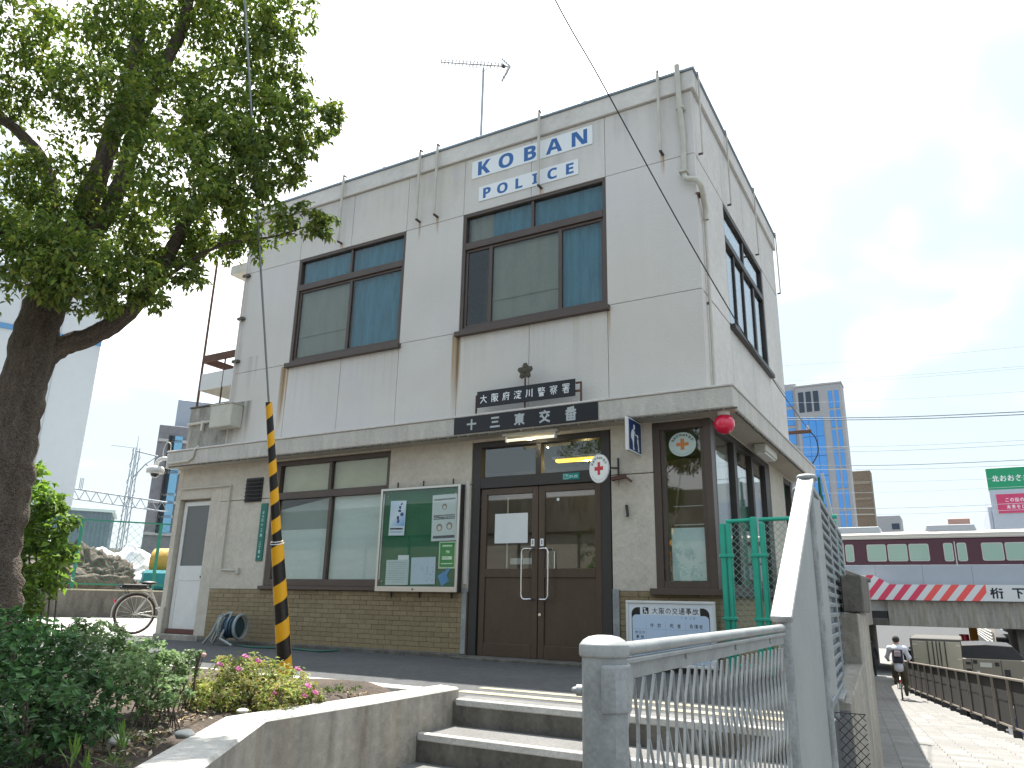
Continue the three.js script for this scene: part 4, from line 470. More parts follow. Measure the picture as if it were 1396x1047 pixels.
{ // notice board
  const t = thing('notice_board', 'glazed green notice board in a silver frame left of the door', 'notice board', [-4.02, 0.79, 0.06]), z1 = 0.13;
  B(-4.69, -3.36, 0.81, 2.195, 0.002, 0.05, 0.004).build('case', M.darkbrown, t); B(-3.375, -3.352, 0.80, 2.2, 0.002, 0.118, 0.003).build('side', M.darkbrown, t);
  B(-4.66, -3.385, 0.84, 2.17, 0.052, 0.06, 0).build('felt', surf([0.018, 0.135, 0.062], { n: 256, size: 0.6, amt: 0.14, fine: 0.1, seed: 86, rough: 0.95 }), t);
  for (const q of [[-4.70, -4.665, 0.795, 2.205], [-3.385, -3.348, 0.795, 2.205], [-4.665, -3.385, 2.165, 2.205], [-4.665, -3.385, 0.795, 0.865]]) B(...q, 0.1, z1, 0.006).build('frame', M.steel, t);
  B(-4.67, -3.38, 0.86, 2.17, 0.106, 0.112, 0).build('pane', M.glassThin, t);
  const sheet = (x0, x1, y0, y1, dz, rz, m, uv = 'k') => { const g = new THREE.PlaneGeometry(x1 - x0, y1 - y0, 4, 4), p = g.attributes.position; for (let i = 0; i < p.count; i++) p.setZ(i, 0.006 * Math.sin(p.getX(i) * 5 + dz * 90)); g.computeVertexNormals(); g.rotateZ(rz); g.translate((x0 + x1) / 2, (y0 + y1) / 2, 0.066 + dz); return new P().add(g).build('poster', m, t, uv); };
  sheet(-4.56, -4.28, 1.55, 2.03, 0.004, -0.02, flat(canvasTex(256, 420, (x, w, h) => { x.fillStyle = '#d5e0ea'; x.fillRect(0, 0, w, h); const g = x.createLinearGradient(0, 0, w, 330); g.addColorStop(0, '#bcd4ea'); g.addColorStop(0.5, '#e3eaf3'); g.addColorStop(1, '#6ea2d6'); x.fillStyle = g; x.fillRect(8, 8, w - 16, 300); const r = rng(44); x.strokeStyle = '#2c3c66'; for (let i = 0; i < 6; i++) { x.fillStyle = i % 2 ? '#44598c' : '#27345e'; x.beginPath(); x.ellipse(90 + r() * 110, 40 + i * 42, 16 + r() * 14, 10 + r() * 16, r() * 3, 0, 7); x.fill(); } x.strokeStyle = '#333'; scribble(x, 20, 330, 210, 20, r, 26); scribble(x, 20, 372, 210, 10, r, 10); }), 0.7));
  sheet(-3.83, -3.42, 1.46, 2.08, 0.006, 0.015, flat(canvasTex(300, 450, (x, w, h) => { x.fillStyle = '#cfd6d2'; x.fillRect(0, 0, w, h); const r = rng(45); x.strokeStyle = '#5a5a60'; for (const [a, b2, s] of [[150, 120, 30], [95, 320, 36], [215, 310, 36]]) { x.fillStyle = '#8b8078'; x.beginPath(); x.arc(a, b2, s, 0, 7); x.fill(); x.fillStyle = '#d8d2c8'; x.beginPath(); x.arc(a, b2 + 6, s * 0.62, 0, 7); x.fill(); } scribble(x, 20, 40, 260, 20, r, 20); scribble(x, 20, 200, 260, 40, r, 16); scribble(x, 20, 400, 260, 24, r, 26); }), 0.7));
  sheet(-4.57, -4.17, 0.885, 1.22, 0.003, 0.0, flat(canvasTex(256, 220, (x, w, h) => { x.fillStyle = '#bccbc8'; x.fillRect(0, 0, w, h); const r = rng(46); x.strokeStyle = '#8a9a9c'; for (let k = 0; k < 10; k++) scribble(x, 20, 20 + k * 19, 200, 6, r, 10); }), 0.8)); sheet(-4.37, -4.18, 1.215, 1.28, 0.003, 0, M.paper);
  sheet(-4.14, -3.73, 0.895, 1.25, 0.004, 0.015, flat(canvasTex(256, 220, (x, w, h) => { x.fillStyle = '#b7c9d4'; x.fillRect(0, 0, w, h); const r = rng(47); x.strokeStyle = '#7d97a8'; for (let k = 0; k < 12; k++) { x.beginPath(); x.moveTo(20 + r() * 210, 10 + r() * 200); x.lineTo(20 + r() * 210, 10 + r() * 200); x.stroke(); } x.fillStyle = '#8b8fa8'; for (let k = 0; k < 12; k++) x.fillRect(150 + r() * 80, 80 + r() * 110, 8, 8); }), 0.8));
  sheet(-3.69, -3.42, 1.10, 1.45, 0.003, 0, flat(canvasTex(200, 250, (x, w, h) => { x.fillStyle = '#c5d2b4'; x.fillRect(0, 0, w, h); x.fillStyle = '#1b8a3a'; x.fillRect(12, 12, w - 24, h - 24); const r = rng(48); x.strokeStyle = '#dcebcf'; scribble(x, 40, 30, 120, 22, r, 16); scribble(x, 80, 76, 50, 34, r, 12); scribble(x, 40, 134, 120, 36, r, 18); scribble(x, 30, 200, 140, 12, r, 12); }), 0.7));
  const bl = std({ color: lin(0.04, 0.25, 0.5), roughness: 0.7 }); new P().obox(V(-3.60, 0.97, 0.07), 0.13, 0.15, 0.01, [0, 0, 0.5]).obox(V(-3.55, 1.05, 0.072), 0.05, 0.12, 0.008, [0, 0, -0.6]).build('poster', bl, t);
  for (const [x, y] of [[-4.6, 2.1], [-4.63, 0.93], [-3.45, 2.1]]) new P().ball(V(x, y, 0.07), 0.012, 8).build('pin', M.steel, t); for (const x of [-4.5, -4.05, -3.55]) B(x, x + 0.012, 2.205, 2.30, 0.004, 0.02, 0.002).build('hanger', M.darkbrown, t); for (const x of [-4.5, -4.02, -3.5]) B(x, x + 0.014, 0.72, 0.80, 0.012, 0.03, 0.002).build('hanger', M.darkbrown, t); new P().cyl(V(-4.05, 0.83, z1 + 0.001), V(-4.05, 0.83, z1 + 0.006), 0.012, 0.012, 10).build('lock', M.black, t);
}
{ // traffic statistics board
  const x0 = -0.965, x1 = 0.03, y0 = 0.06, y1 = 0.735, z = 0.30; const t = thing('statistics_board', 'white framed traffic accident statistics board standing below the corner window', 'sign', [-0.47, 0, z]);
  for (const q of [[x0, x1, y1 - 0.028, y1], [x0, x1, y0, y0 + 0.028], [x0, x0 + 0.028, y0 + 0.029, y1 - 0.029], [x1 - 0.028, x1, y0 + 0.029, y1 - 0.029]]) B(...q, z - 0.03, z + 0.004, 0.004).build('frame', M.white, t);
  B(x0 + 0.02, x1 - 0.02, y0 + 0.02, y1 - 0.02, z - 0.024, z - 0.012, 0).build('board', M.white, t);
  face(x1 - x0 - 0.05, y1 - y0 - 0.05, V((x0 + x1) / 2, (y0 + y1) / 2, z - 0.009)).build('print', flat(canvasTex(1024, 690, (x, w, h) => {
    x.fillStyle = '#d9dfe4'; x.fillRect(0, 0, w, h); x.fillStyle = '#17181c'; x.beginPath(); x.roundRect(42, 50, w - 84, h - 60, 80); x.fill(); x.fillStyle = '#d9dfe4'; x.fillRect(150, 40, w - 300, 100); x.fillStyle = '#bccfe4'; x.beginPath(); x.roundRect(50, 136, w - 100, h - 150, 50); x.fill();
    x.fillStyle = '#17181c'; x.fillRect(184, 50, 72, 76); x.fillStyle = '#d9dfe4'; x.beginPath(); x.moveTo(190, 54); x.lineTo(222, 62); x.lineTo(214, 84); x.lineTo(240, 96); x.lineTo(238, 122); x.lineTo(224, 122); x.lineTo(222, 104); x.lineTo(206, 108); x.lineTo(204, 122); x.lineTo(194, 122); x.lineTo(206, 86); x.closePath(); x.fill();
    x.fillStyle = '#23262c'; write(x, '大阪の交通事故', 296, 48, 76, 80, 5, 7); x.fillStyle = '#6b7a8c'; x.font = '36px sans-serif'; x.textBaseline = 'middle'; x.fillText('7', 646, 166); glyph(x, '月', 690, 150, 28, 30, 3); x.fillText('2', 752, 166); glyph(x, '日', 788, 150, 28, 30, 3);
    x.fillStyle = '#39414c'; glyph(x, '件', 270, 230, 48, 52, 5); glyph(x, '数', 358, 230, 48, 52, 4); glyph(x, '死', 508, 230, 48, 52, 5); glyph(x, '者', 596, 230, 48, 52, 5); write(x, '負傷者', 740, 230, 50, 52, 6, 4);
    x.strokeStyle = '#8da1b8'; x.lineWidth = 3; for (const y of [300, 430, 560]) { x.beginPath(); x.moveTo(60, y); x.lineTo(w - 60, y); x.stroke(); } for (const c of [220, 460, 700]) { x.beginPath(); x.moveTo(c, 200); x.lineTo(c, h - 30); x.stroke(); }
    x.fillStyle = '#4a525e'; write(x, '昨日の', 84, 320, 36, 38, 6, 4); write(x, '事故', 90, 368, 46, 46, 12, 5);
  }), 0.35), t, 'k');
  for (const x of [x0 + 0.08, x1 - 0.1]) new P().path([V(x, 0.0, z - 0.02), V(x, 0.3, z - 0.03)], 0.012, 6).path([V(x, 0.0, 0.15), V(x, 0.5, z - 0.04)], 0.01, 6).build('leg', M.galv, t);
}
{ const t = thing('wall_bracket', 'rusty red folded bracket on the wall right of the door', 'bracket', [-1.08, 2.13, 0.02]); new P().bar(V(-1.20, 2.145, 0.06), V(-1.02, 2.165, 0.06), 0.05, 0.045).bar(V(-1.03, 2.16, 0.06), V(-0.95, 2.10, 0.05), 0.03, 0.03).bar(V(-1.19, 2.15, 0.0), V(-1.19, 2.13, 0.06), 0.03, 0.03).build('arm', M.rust, t); new P().path([V(-1.11, 2.14, 0.06), V(-1.11, 2.05, 0.06)], 0.004, 5).build('hook', M.rust, t); }
{ const t = thing('wall_bracket', 'small steel holder on the wall below the rusty bracket', 'bracket', [-1.03, 1.68, 0.02]); new P().bar(V(-1.035, 1.83, 0.02), V(-1.02, 1.69, 0.035), 0.028, 0.03).build('plate', M.darkbrown, t); new P().bar(V(-1.045, 1.76, 0.03), V(-1.035, 1.69, 0.04), 0.012, 0.02).build('clip', M.chrome, t); }
{ // pipes standing off the parapet
  const G = 'hooked steel pipes standing off the parapet'; const pole = (x, y0, y1, z) => { const t = thing('roof_pipe', 'slim cream pipe with hooked top standing off the front parapet', 'pipe', [x, y0, z], G); ORG = V(0, 0, 0); t.position.set(x, 0, z); new P().cyl(V(0, y0, 0.03), V(0, y1, 0.03), 0.022, 0.022, 8).build('tube', M.cream, t); new P().path([V(0, y1, 0.03), V(0, y1 + 0.05, 0.03), V(-0.02, y1 + 0.07, -0.06)], 0.014, 6).build('hook', M.brown, t); new P().box(-0.018, 0.018, y0 - 0.02, y0 + 0.006, -0.07, 0.04, 0.003).build('bracket', M.brown, t); return t; };
  const first = pole(-6.01, 6.43, 7.62, 0.07); const lab = { '-6.01': 'leftmost cream hooked pipe on the front parapet, above the left window by the tree', '-4.39': 'left one of the pair of cream pipes between the two upper windows', '-4.05': 'right one of the pair of cream pipes between the two upper windows', '-2.23': 'cream hooked pipe crossing the KOBAN and POLICE strips', '-0.42': 'cream hooked pipe beside the corner drain pipe on the front parapet' };
  first.userData.label = lab['-6.01']; for (const x of [-4.39, -4.05, -2.23, -0.42]) { const c = first.clone(); c.name = numbered('roof_pipe'); c.position.x = x; c.userData.label = lab[String(x)]; scene.add(c); }
  const sl = ['first thin pipe round the corner on the right side parapet', 'thin pipe on the right side parapet just above the upper side window, nearer one', 'thin pipe on the right side parapet above the far end of the side window', 'thin pipe at the far back corner of the right side parapet'];
  [[0.06, -0.12], [0.06, -1.60], [0.06, -3.45], [0.06, -5.30]].forEach(([x, z], i) => { const c = first.clone(); c.name = numbered('roof_pipe'); c.position.set(x, -0.06, z); c.rotation.y = Math.PI / 2; c.scale.set(0.5, 1, 0.55); c.userData.label = sl[i]; scene.add(c); });
}
{ const t = thing('drain_pipe', 'cream drain pipe bending round the upper right corner', 'pipe', [-0.14, 3.1, 0.08]); new P().tube([V(-0.15, 7.66, 0.09), V(-0.145, 7.3, 0.09), V(-0.14, 7.0, 0.085), V(-0.125, 6.6, 0.05), V(-0.13, 6.2, 0.05), V(-0.13, 6.0, 0.055), V(-0.10, 5.93, 0.08), V(0.02, 5.88, 0.085), V(0.07, 5.80, 0.05), V(0.06, 5.68, -0.1), V(0.05, 5.58, -0.2), V(0.045, 5.45, -0.22)], 0.036, 10, 80).build('pipe', M.cream, t); new P().cyl(V(0.035, 5.5, -0.22), V(0.035, 3.1, -0.2), 0.02, 0.02, 8).build('downpipe', M.cream, t); for (const y of [7.0, 6.05]) new P().box(-0.19, -0.085, y - 0.02, y + 0.02, 0.0, 0.11, 0.003).build('clamp', M.cream, t); new P().box(-0.02, 0.09, 5.72, 5.75, -0.12, 0.0, 0.003).build('clamp', M.rust, t); new P().path([V(0.0, 4.3, -0.2), V(0.03, 4.3, -0.2)], 0.02).build('clamp', M.concreteDark, t); }
{ // antenna on the roof
  const t = thing('antenna', 'television antenna on a thin mast above the roof', 'antenna', [-4.74, 7.2, -2.2]); const m = V(-4.74, 7.2, -2.2), top = V(-4.73, 11.0, -2.2), a = V(-5.79, 11.56, -2.2), e = V(-4.12, 10.83, -2.2); a.z = -2.2;
  const pm = std({ color: lin(0.35, 0.37, 0.4), roughness: 0.4, metalness: 0.7 }); new P().cyl(m, top, 0.03, 0.024, 8).build('mast', pm, t); const dir = e.clone().sub(a).normalize(); const A = V(a.x, 11.2, a.z + 0.5), E = V(e.x, 11.02, e.z - 0.3);
  const p1 = on(601.8, 84.5, 'z', -1.6), p2 = on(695.7, 91, 'z', -2.55); new P().cyl(p1, p2, 0.017, 0.017, 6).build('boom', pm, t); const d2 = p2.clone().sub(p1), side = V(-d2.z, 0, d2.x).normalize(); const el = new P(); for (let i = 0; i < 18; i++) { const c = p1.clone().addScaledVector(d2, i / 19.5), L = 0.07 + i * 0.004; el.cyl(c.clone().addScaledVector(side, -L), c.clone().addScaledVector(side, L), 0.010, 0.010, 5); el.cyl(c.clone().add(V(0, -0.02, 0)), c.clone().add(V(0, 0.06, 0)), 0.010, 0.010, 5); } el.build('elements', pm, t);
  const rf = new P(); for (const s of [-1, 1]) for (let k = 0; k < 4; k++) { const q = p2.clone().add(V(-0.04 - 0.05 * k, s * (0.06 + 0.065 * k), 0)); rf.cyl(q.clone().addScaledVector(side, -0.2), q.clone().addScaledVector(side, 0.2), 0.008, 0.008, 5); } for (const s of [-1, 1]) rf.cyl(p2, p2.clone().add(V(-0.2, s * 0.27, 0)), 0.016, 0.016, 5); rf.build('reflector', pm, t); new P().obox(p1.clone().lerp(p2, 0.9), 0.06, 0.06, 0.06, [0, 0, 0]).build('feed', M.darkbrown, t); new P().tube([p1.clone().lerp(p2, 0.42), p1.clone().lerp(p2, 0.5).add(V(0, -0.12, 0)), p1.clone().lerp(p2, 0.62).add(V(0, -0.14, 0)), p1.clone().lerp(p2, 0.72)], 0.006, 5).build('stay', pm, t); }
{ // terrace rail, boards, box, camera on the left
  const t = thing('terrace_rail', 'rusty steel railing with white boards on the left terrace', 'railing', [-9.25, 3.95, -0.2]), c = V(-9.62, 0, -0.35);
  new P().cyl(V(c.x, 3.9, c.z), V(c.x, 7.02, c.z), 0.022, 0.022, 8).build('post', M.rust, t); for (const z of [-1.3, -2.3, -3.3]) new P().cyl(V(c.x, 3.9, z), V(c.x, 5.0, z), 0.016, 0.016, 6).build('post', M.rust, t); new P().cyl(V(-9.0, 3.9, c.z), V(-9.0, 5.0, c.z), 0.016, 0.016, 6).build('post', M.rust, t);
  new P().box(c.x, -8.29, 4.93, 5.06, c.z - 0.03, c.z + 0.03, 0.004).build('top_rail', M.rust, t); new P().box(c.x - 0.03, c.x + 0.03, 4.93, 5.06, -4.2, c.z - 0.032, 0.004).build('top_rail', M.rust, t); B(c.x + 0.02, -8.29, 4.38, 4.70, c.z - 0.01, c.z + 0.01, 0.003).build('board', M.white, t); B(c.x - 0.01, c.x + 0.01, 4.38, 4.70, -4.2, c.z - 0.02, 0.003).build('board', M.cream, t);
  const bx = thing('junction_box', 'cream metal junction box on the wall above the left canopy', 'box', [-8.15, 3.4, 0.1]); B(-8.46, -7.93, 3.43, 3.82, 0.0, 0.24, 0.012).build('cabinet', M.cream, bx); B(-8.47, -7.92, 3.82, 3.835, 0.0, 0.25, 0.004).build('lid', M.cream, bx);
  const cam = thing('dome_camera', 'white dome security camera at the left end of the canopy', 'camera', [-9.5, 2.75, 0.3]); B(-9.42, -9.36, 2.8, 3.06, 0.12, 0.26, 0.01).build('mount', M.white, cam); new P().tube([V(-9.4, 2.98, 0.2), V(-9.6, 2.99, 0.22), V(-9.68, 2.94, 0.24), V(-9.69, 2.85, 0.25)], 0.035, 10).build('arm', M.white, cam); new P().lathe([[0.05, 0.1], [0.13, 0.09], [0.15, 0.04], [0.145, -0.02], [0.1, -0.03], [0, -0.03]], V(-9.69, 2.76, 0.25), 24).build('housing', M.white, cam); new P().ball(V(-9.69, 2.73, 0.25), 0.075, 18).build('dome', new THREE.MeshPhysicalMaterial({ color: lin(0.03, 0.03, 0.035), roughness: 0.1, clearcoat: 1 }), cam); new P().tube([V(-9.42, 3.06, 0.2), V(-9.45, 3.25, 0.2), V(-9.55, 3.28, 0.2), V(-9.62, 3.15, 0.2), V(-9.6, 3.0, 0.2)], 0.009, 6).build('cable', M.cream, cam); }
// ---------- near handrail with expanded metal ----------
{
  const x = 1.515, z0 = 6.80, z1 = 4.66, t = thing('handrail_fence', 'low galvanised handrail fence with stretched metal mesh beside the steps', 'fence', [x, -0.9, 5.7]);
  new P().cyl(V(x, -0.9, z0), V(x, 0.575, z0), 0.0515, 0.0515, 36).build('post', M.galv, t);
  new P().lathe([[0, 0.030], [0.018, 0.0295], [0.036, 0.026], [0.048, 0.019], [0.055, 0.011], [0.0575, 0.008], [0.0578, -0.012], [0.056, -0.017], [0.0522, -0.018], [0, -0.018]], V(x, 0.592, z0), 40).build('post_cap', M.galvPaint, t);
  new P().cyl(V(x, 0.585, z0 - 0.03), V(x, 0.60, z1), 0.017, 0.017, 20).build('top_rail', M.galvPaint, t);
  { const p = new P(); p.obox(V(x + 0.004, 0.548, (z0 + z1) / 2), 0.004, 0.05, z0 - z1 - 0.08, [Math.atan2(0.015, 2.1), 0, 0], 0.001); p.obox(V(x + 0.012, 0.566, (z0 + z1) / 2), 0.012, 0.012, z0 - z1 - 0.08, [Math.atan2(0.015, 2.1), 0, 0], 0.002); p.build('flange', M.galvPaint, t); }
  { // clamp plate round the post
    const sh = new THREE.Shape(), a0 = -1.5, a1 = 0.95; sh.absarc(0, 0, 0.0575, a0, a1, false); sh.absarc(0, 0, 0.0518, a1, a0, true); sh.closePath(); const g = new THREE.ExtrudeGeometry(sh, { depth: 0.088, bevelEnabled: true, bevelSize: 0.003, bevelThickness: 0.006, bevelSegments: 2, curveSegments: 28 }); g.rotateX(-Math.PI / 2); g.rotateY(0.25); g.translate(x, 0.466, z0); new P().add(g).box(x + 0.002, x + 0.006, 0.465, 0.565, z0 - 0.11, z0 - 0.045, 0.002).build('clamp', M.galv, t);
    new P().ball(V(x + 0.012, 0.525, z0 - 0.075), 0.014, 12).cyl(V(x, 0.525, z0 - 0.075), V(x + 0.012, 0.525, z0 - 0.075), 0.016, 0.016, 6).build('bolt', M.galv, t); new P().cyl(V(x - 0.05, 0.50, z0 + 0.012), V(x - 0.063, 0.50, z0 + 0.016), 0.0125, 0.0125, 6).cyl(V(x - 0.05, 0.50, z0 + 0.012), V(x - 0.068, 0.50, z0 + 0.017), 0.007, 0.007, 10).ball(V(x - 0.068, 0.50, z0 + 0.017), 0.007, 10).build('bolt', M.galvPaint, t); 
    for (const z of [6.2, 5.6, 5.0]) new P().ball(V(x + 0.008, 0.552, z), 0.009, 8, 0.6, 1.3, 0.9).build('bolt', M.galv, t); }
  { const p = new P(), s = 0.038, hgt = 0.15; let i = 0; for (let z = z0 - 0.075; z > z1 + 0.03; z -= s, i++) for (let k = 0; k < 8; k++) { const ya = 0.535 - k * hgt, yb = ya - hgt, a = ((k + i) % 2 ? 1 : -1) * s * 0.46, c = -a, w = 0.003 * (k % 2 ? 1 : -1); p.bar(V(x + 0.002 - w, ya - 0.02, z + a), V(x + 0.002 + w, yb + 0.02, z + c), 0.0075, 0.004, 0); p.bar(V(x + 0.002 + w, yb + 0.021, z + c), V(x + 0.002 + w, yb - 0.021, z + c), 0.0075, 0.004, 0); } p.build('expanded_mesh', M.galvPaint, t); }
  new P().cyl(V(x, -0.9, z1 - 0.04), V(x, 0.60, z1 - 0.04), 0.03, 0.03, 20).build('post', M.galv, t); new P().cyl(V(x, -0.72, z0), V(x, -0.72, z1), 0.017, 0.017, 10).build('bottom_rail', M.galvPaint, t); new P().cyl(V(x, 0.60, z1 - 0.04), V(x, 0.628, z1 - 0.04), 0.036, 0.034, 20).build('post_cap', M.galvPaint, t);
}
// ---------- tall louvred fence with sloping transition ----------
{
  const t = thing('louvre_fence', 'tall galvanised fence of louvred panels with a sloping first panel', 'fence', [1.4, 0, 1]); const x = 1.515, top = 1.46;
  new P().bar(V(x, 0.635, 4.68), V(x, 1.455, 3.56), 0.10, 0.035, 0.006).build('sloping_rail', M.galvPaint, t);
  const perf = surf([0.33, 0.345, 0.34], { n: 256, size: 1.5, amt: 0.10, fine: 0.05, seed: 68, rough: 0.55, metal: 0.2 }); perf.bumpMap = dataTex(128, (u, v) => (Math.hypot((u * 16) % 1 - 0.5, (v * 16) % 1 - 0.5) < 0.28 ? 0 : 1), false); perf.bumpMap.repeat.set(9, 9); perf.bumpScale = 0.0008; 
  const m4 = new THREE.Matrix4().makeRotationY(-Math.PI / 2).setPosition(x + 0.003, 0, 0); new P().ext([[4.58, -0.7], [4.58, 0.65], [3.58, 1.40], [3.55, 1.40], [3.55, -0.25], [3.9, -0.5]].map(([a, b]) => [a, b]), 0.006, m4).build('sloping_panel', perf, t);
  new P().cyl(V(x, -0.5, 3.52), V(x, top, 3.52), 0.032, 0.032, 18).build('post', M.galv, t); new P().lathe([[0, 0.02], [0.05, 0.012], [0.062, 0], [0.06, -0.025], [0, -0.025]], V(x, top + 0.02, 3.53), 24).build('post_cap', M.galv, t); new P().tube([V(x - 0.03, top - 0.03, 3.5), V(x - 0.09, top - 0.06, 3.48), V(x - 0.07, top - 0.12, 3.47)], 0.014, 8).build('catch', M.galv, t);
  B(fenceX(3.1) - 0.003, fenceX(3.1) + 0.003, 0.14, top - 0.04, 2.76, 3.48, 0).build('plain_panel', perf, t);
  const zs = [3.48, 2.75, 1.70, 0.6, -0.5];
  for (let i = 0; i + 1 < zs.length; i++) {
    const a = zs[i], c = zs[i + 1], xa = fenceX(a), xc = fenceX(c), xm = (xa + xc) / 2, yaw = Math.atan2(xa - xc, a - c), L = Math.hypot(a - c, xa - xc);
    new P().bar(V(xa, top, a), V(xc, top, c), 0.045, 0.04, 0.005).build('top_rail', M.louver, t); new P().bar(V(xa, 0.13, a), V(xc, 0.13, c), 0.05, 0.05, 0.005).build('bottom_rail', M.louver, t);
    new P().box(xc - 0.025, xc + 0.022, -0.05, top - 0.02, c - 0.03, c + 0.03, 0.005).build('post', M.louver, t);
    if (i) { new P().obox(V(xm - 0.012, 0.79, (a + c) / 2), 0.004, 1.27, L - 0.06, [0, yaw, 0], 0).build('panel', M.louver, t); for (let k = 0; k < 17; k++) new P().obox(V(xm + 0.004, 0.20 + k * 0.074, (a + c) / 2), 0.028, 0.034, L - 0.09, [0, yaw, 0], 0.011).build('slat', M.louver, t); }
    if (i) new P().bar(V(xa + 0.035, 0.105, a - 0.05), V(xc + 0.035, 0.105, c + 0.05), 0.03, 0.02).build('trim', M.galvPaint, t);
  }
}
function chain(p, ax, a0, a1, y0, y1, c, cell, r) {     // diamond wire mesh: ax 'x' -> plane z=c, ax 'z' -> plane x=c
  const h = y1 - y0, s = cell; const pt = (a, y) => (ax === 'x' ? V(a, y, c) : V(typeof c === 'function' ? c(a) : c, y, a));
  for (const dir of [1, -1]) for (let a = a0 - h; a < a1 + h; a += s) { let s0 = a, e0 = a + dir * h, ya = y0, yb = y1; const clip = (v) => (v < a0 ? a0 : v > a1 ? a1 : v); let A = clip(s0), E = clip(e0); if (Math.abs(E - A) < 0.01) continue; ya = y0 + Math.abs(A - s0); yb = y0 + Math.abs(E - s0); if (yb > y1 + 1e-6 || yb <= ya) continue; p.cyl(pt(A, ya), pt(E, yb), r, r, 4, true); }
  return p;
}
{ // green mesh gate between building and fence
  const t = thing('mesh_gate', 'bright green chain link gate between the police box corner and the grey fence', 'gate', [0.7, 0, 0.08]); const z = 0.1, top = 1.585;
  for (const [a, e] of [[0.075, 0.135], [0.145, 0.195], [0.405, 0.475], [0.50, 0.555]]) new P().box(a, e, 0.02, top + (a > 0.4 && a < 0.48 ? 0.04 : -0.02), z - 0.03, z + 0.03, 0.01).build('post', M.green, t);
  new P().cyl(V(0.15, top, z), V(0.43, top + 0.01, z), 0.022, 0.022, 10).build('top_rail', M.green, t); new P().cyl(V(0.5, top + 0.01, z), V(1.28, top + 0.015, z), 0.022, 0.022, 10).build('top_rail', M.green, t); new P().cyl(V(0.15, 0.1, z), V(1.28, 0.1, z), 0.02, 0.02, 8).build('bottom_rail', M.green, t); new P().box(1.22, 1.27, 0.02, 1.56, z - 0.03, z + 0.03, 0.008).build('post', M.green, t);
  const wire = std({ color: lin(0.25, 0.42, 0.33), roughness: 0.5 }), c1 = new P(); chain(c1, 'x', 0.19, 0.41, 0.12, 1.57, z, 0.074, 0.0026); chain(c1, 'x', 0.55, 1.22, 0.12, 1.57, z, 0.074, 0.0026); c1.build('wire_mesh', wire, t);
  for (const y of [0.55, 1.2]) new P().box(0.06, 0.21, y, y + 0.035, z - 0.04, z + 0.04, 0.006).box(0.39, 0.57, y, y + 0.035, z - 0.04, z + 0.04, 0.006).build('hinge', M.green, t); new P().tube([V(0.57, 0.78, z + 0.03), V(0.66, 0.80, z + 0.06), V(0.70, 0.72, z + 0.05), V(0.64, 0.66, z + 0.04), V(0.58, 0.68, z + 0.03)], 0.009, 6).build('latch', M.black, t);
}
{ // concrete retaining wall with stepped end beside the fence
  const t = thing('retaining_wall', 'stepped grey concrete retaining wall below the louvred fence', 'wall', [1.42, -1, 1.4]);
  const m4 = new THREE.Matrix4().makeRotationY(-Math.PI / 2).setPosition(1.50, 0, 0);
  new P().ext([[2.34, -1.6], [2.34, 0.045], [1.36, 0.245], [1.34, 0.25], [1.34, 0.645], [0.53, 0.645], [0.53, -1.6]], 0.17, m4, 0.008).build('wall_end', M.concrete, t);
  B(1.372, 1.545, 0.66, 0.975, 0.6, 1.15, 0.012).build('pier', M.concreteDark, t);
  for (let z = 0.5; z > -36; z -= 4) { const a = V(fenceX(z) + 0.13, 0, z), b = V(fenceX(z - 4) + 0.13, 0, z - 4), p = new P(); const y = z > -2 ? 0.10 : 1.15; p.poly([V(a.x, y, a.z), V(a.x, -4, a.z), V(b.x, -4, b.z), V(b.x, y, b.z)].reverse()); p.poly([V(a.x - 0.2, y, a.z), V(a.x, y, a.z), V(b.x, y, b.z), V(b.x - 0.2, y, b.z)]); p.build('wall', M.concrete, t); }  // unseen run past the fence end, raised to shade the walkway
  B(1.30, 1.49, -1.1, -0.5, 2.345, 5.0, 0.02).build('ledge', surf([0.6, 0.57, 0.5], { n: 128, size: 1, seed: 87 }), t);  // ledge colour made pale to stand in for sunlight on it
  const k = thing('chain_link_fence', 'sagging dark chain link panel in front of the retaining wall end', 'fence', [1.56, -0.4, 3.3]), p = new P(); chain(p, 'x', 1.44, 1.66, -0.62, 0.06, 3.0, 0.055, 0.0024); p.build('wire_mesh', M.darkbrown, k); new P().cyl(V(1.44, 0.06, 3.0), V(1.66, 0.06, 3.0), 0.003, 0.003, 6).build('wire', M.darkbrown, k);
}
{ const b = at(1121, 700, 13), t = thing('green_post', 'short green post with white strip behind the louvred fence', 'post', [b.x, 0, b.z]); new P().cyl(V(b.x, 0, b.z), V(b.x, 2.42, b.z), 0.04, 0.04, 8).box(b.x - 0.14, b.x + 0.06, 2.25, 2.29, b.z - 0.1, b.z + 0.1, 0.004).build('post', M.greenDark, t); new P().bar(V(b.x + 0.05, 2.78, b.z), V(b.x + 0.13, 2.1, b.z), 0.05, 0.03).build('strip', M.white, t); new P().box(b.x - 0.1, b.x + 0.04, 1.9, 2.25, b.z - 0.06, b.z + 0.06, 0.01).cyl(V(b.x, 2.4, b.z), V(b.x, 2.72, b.z), 0.025, 0.02, 8).build('box', M.greenDark, t); }
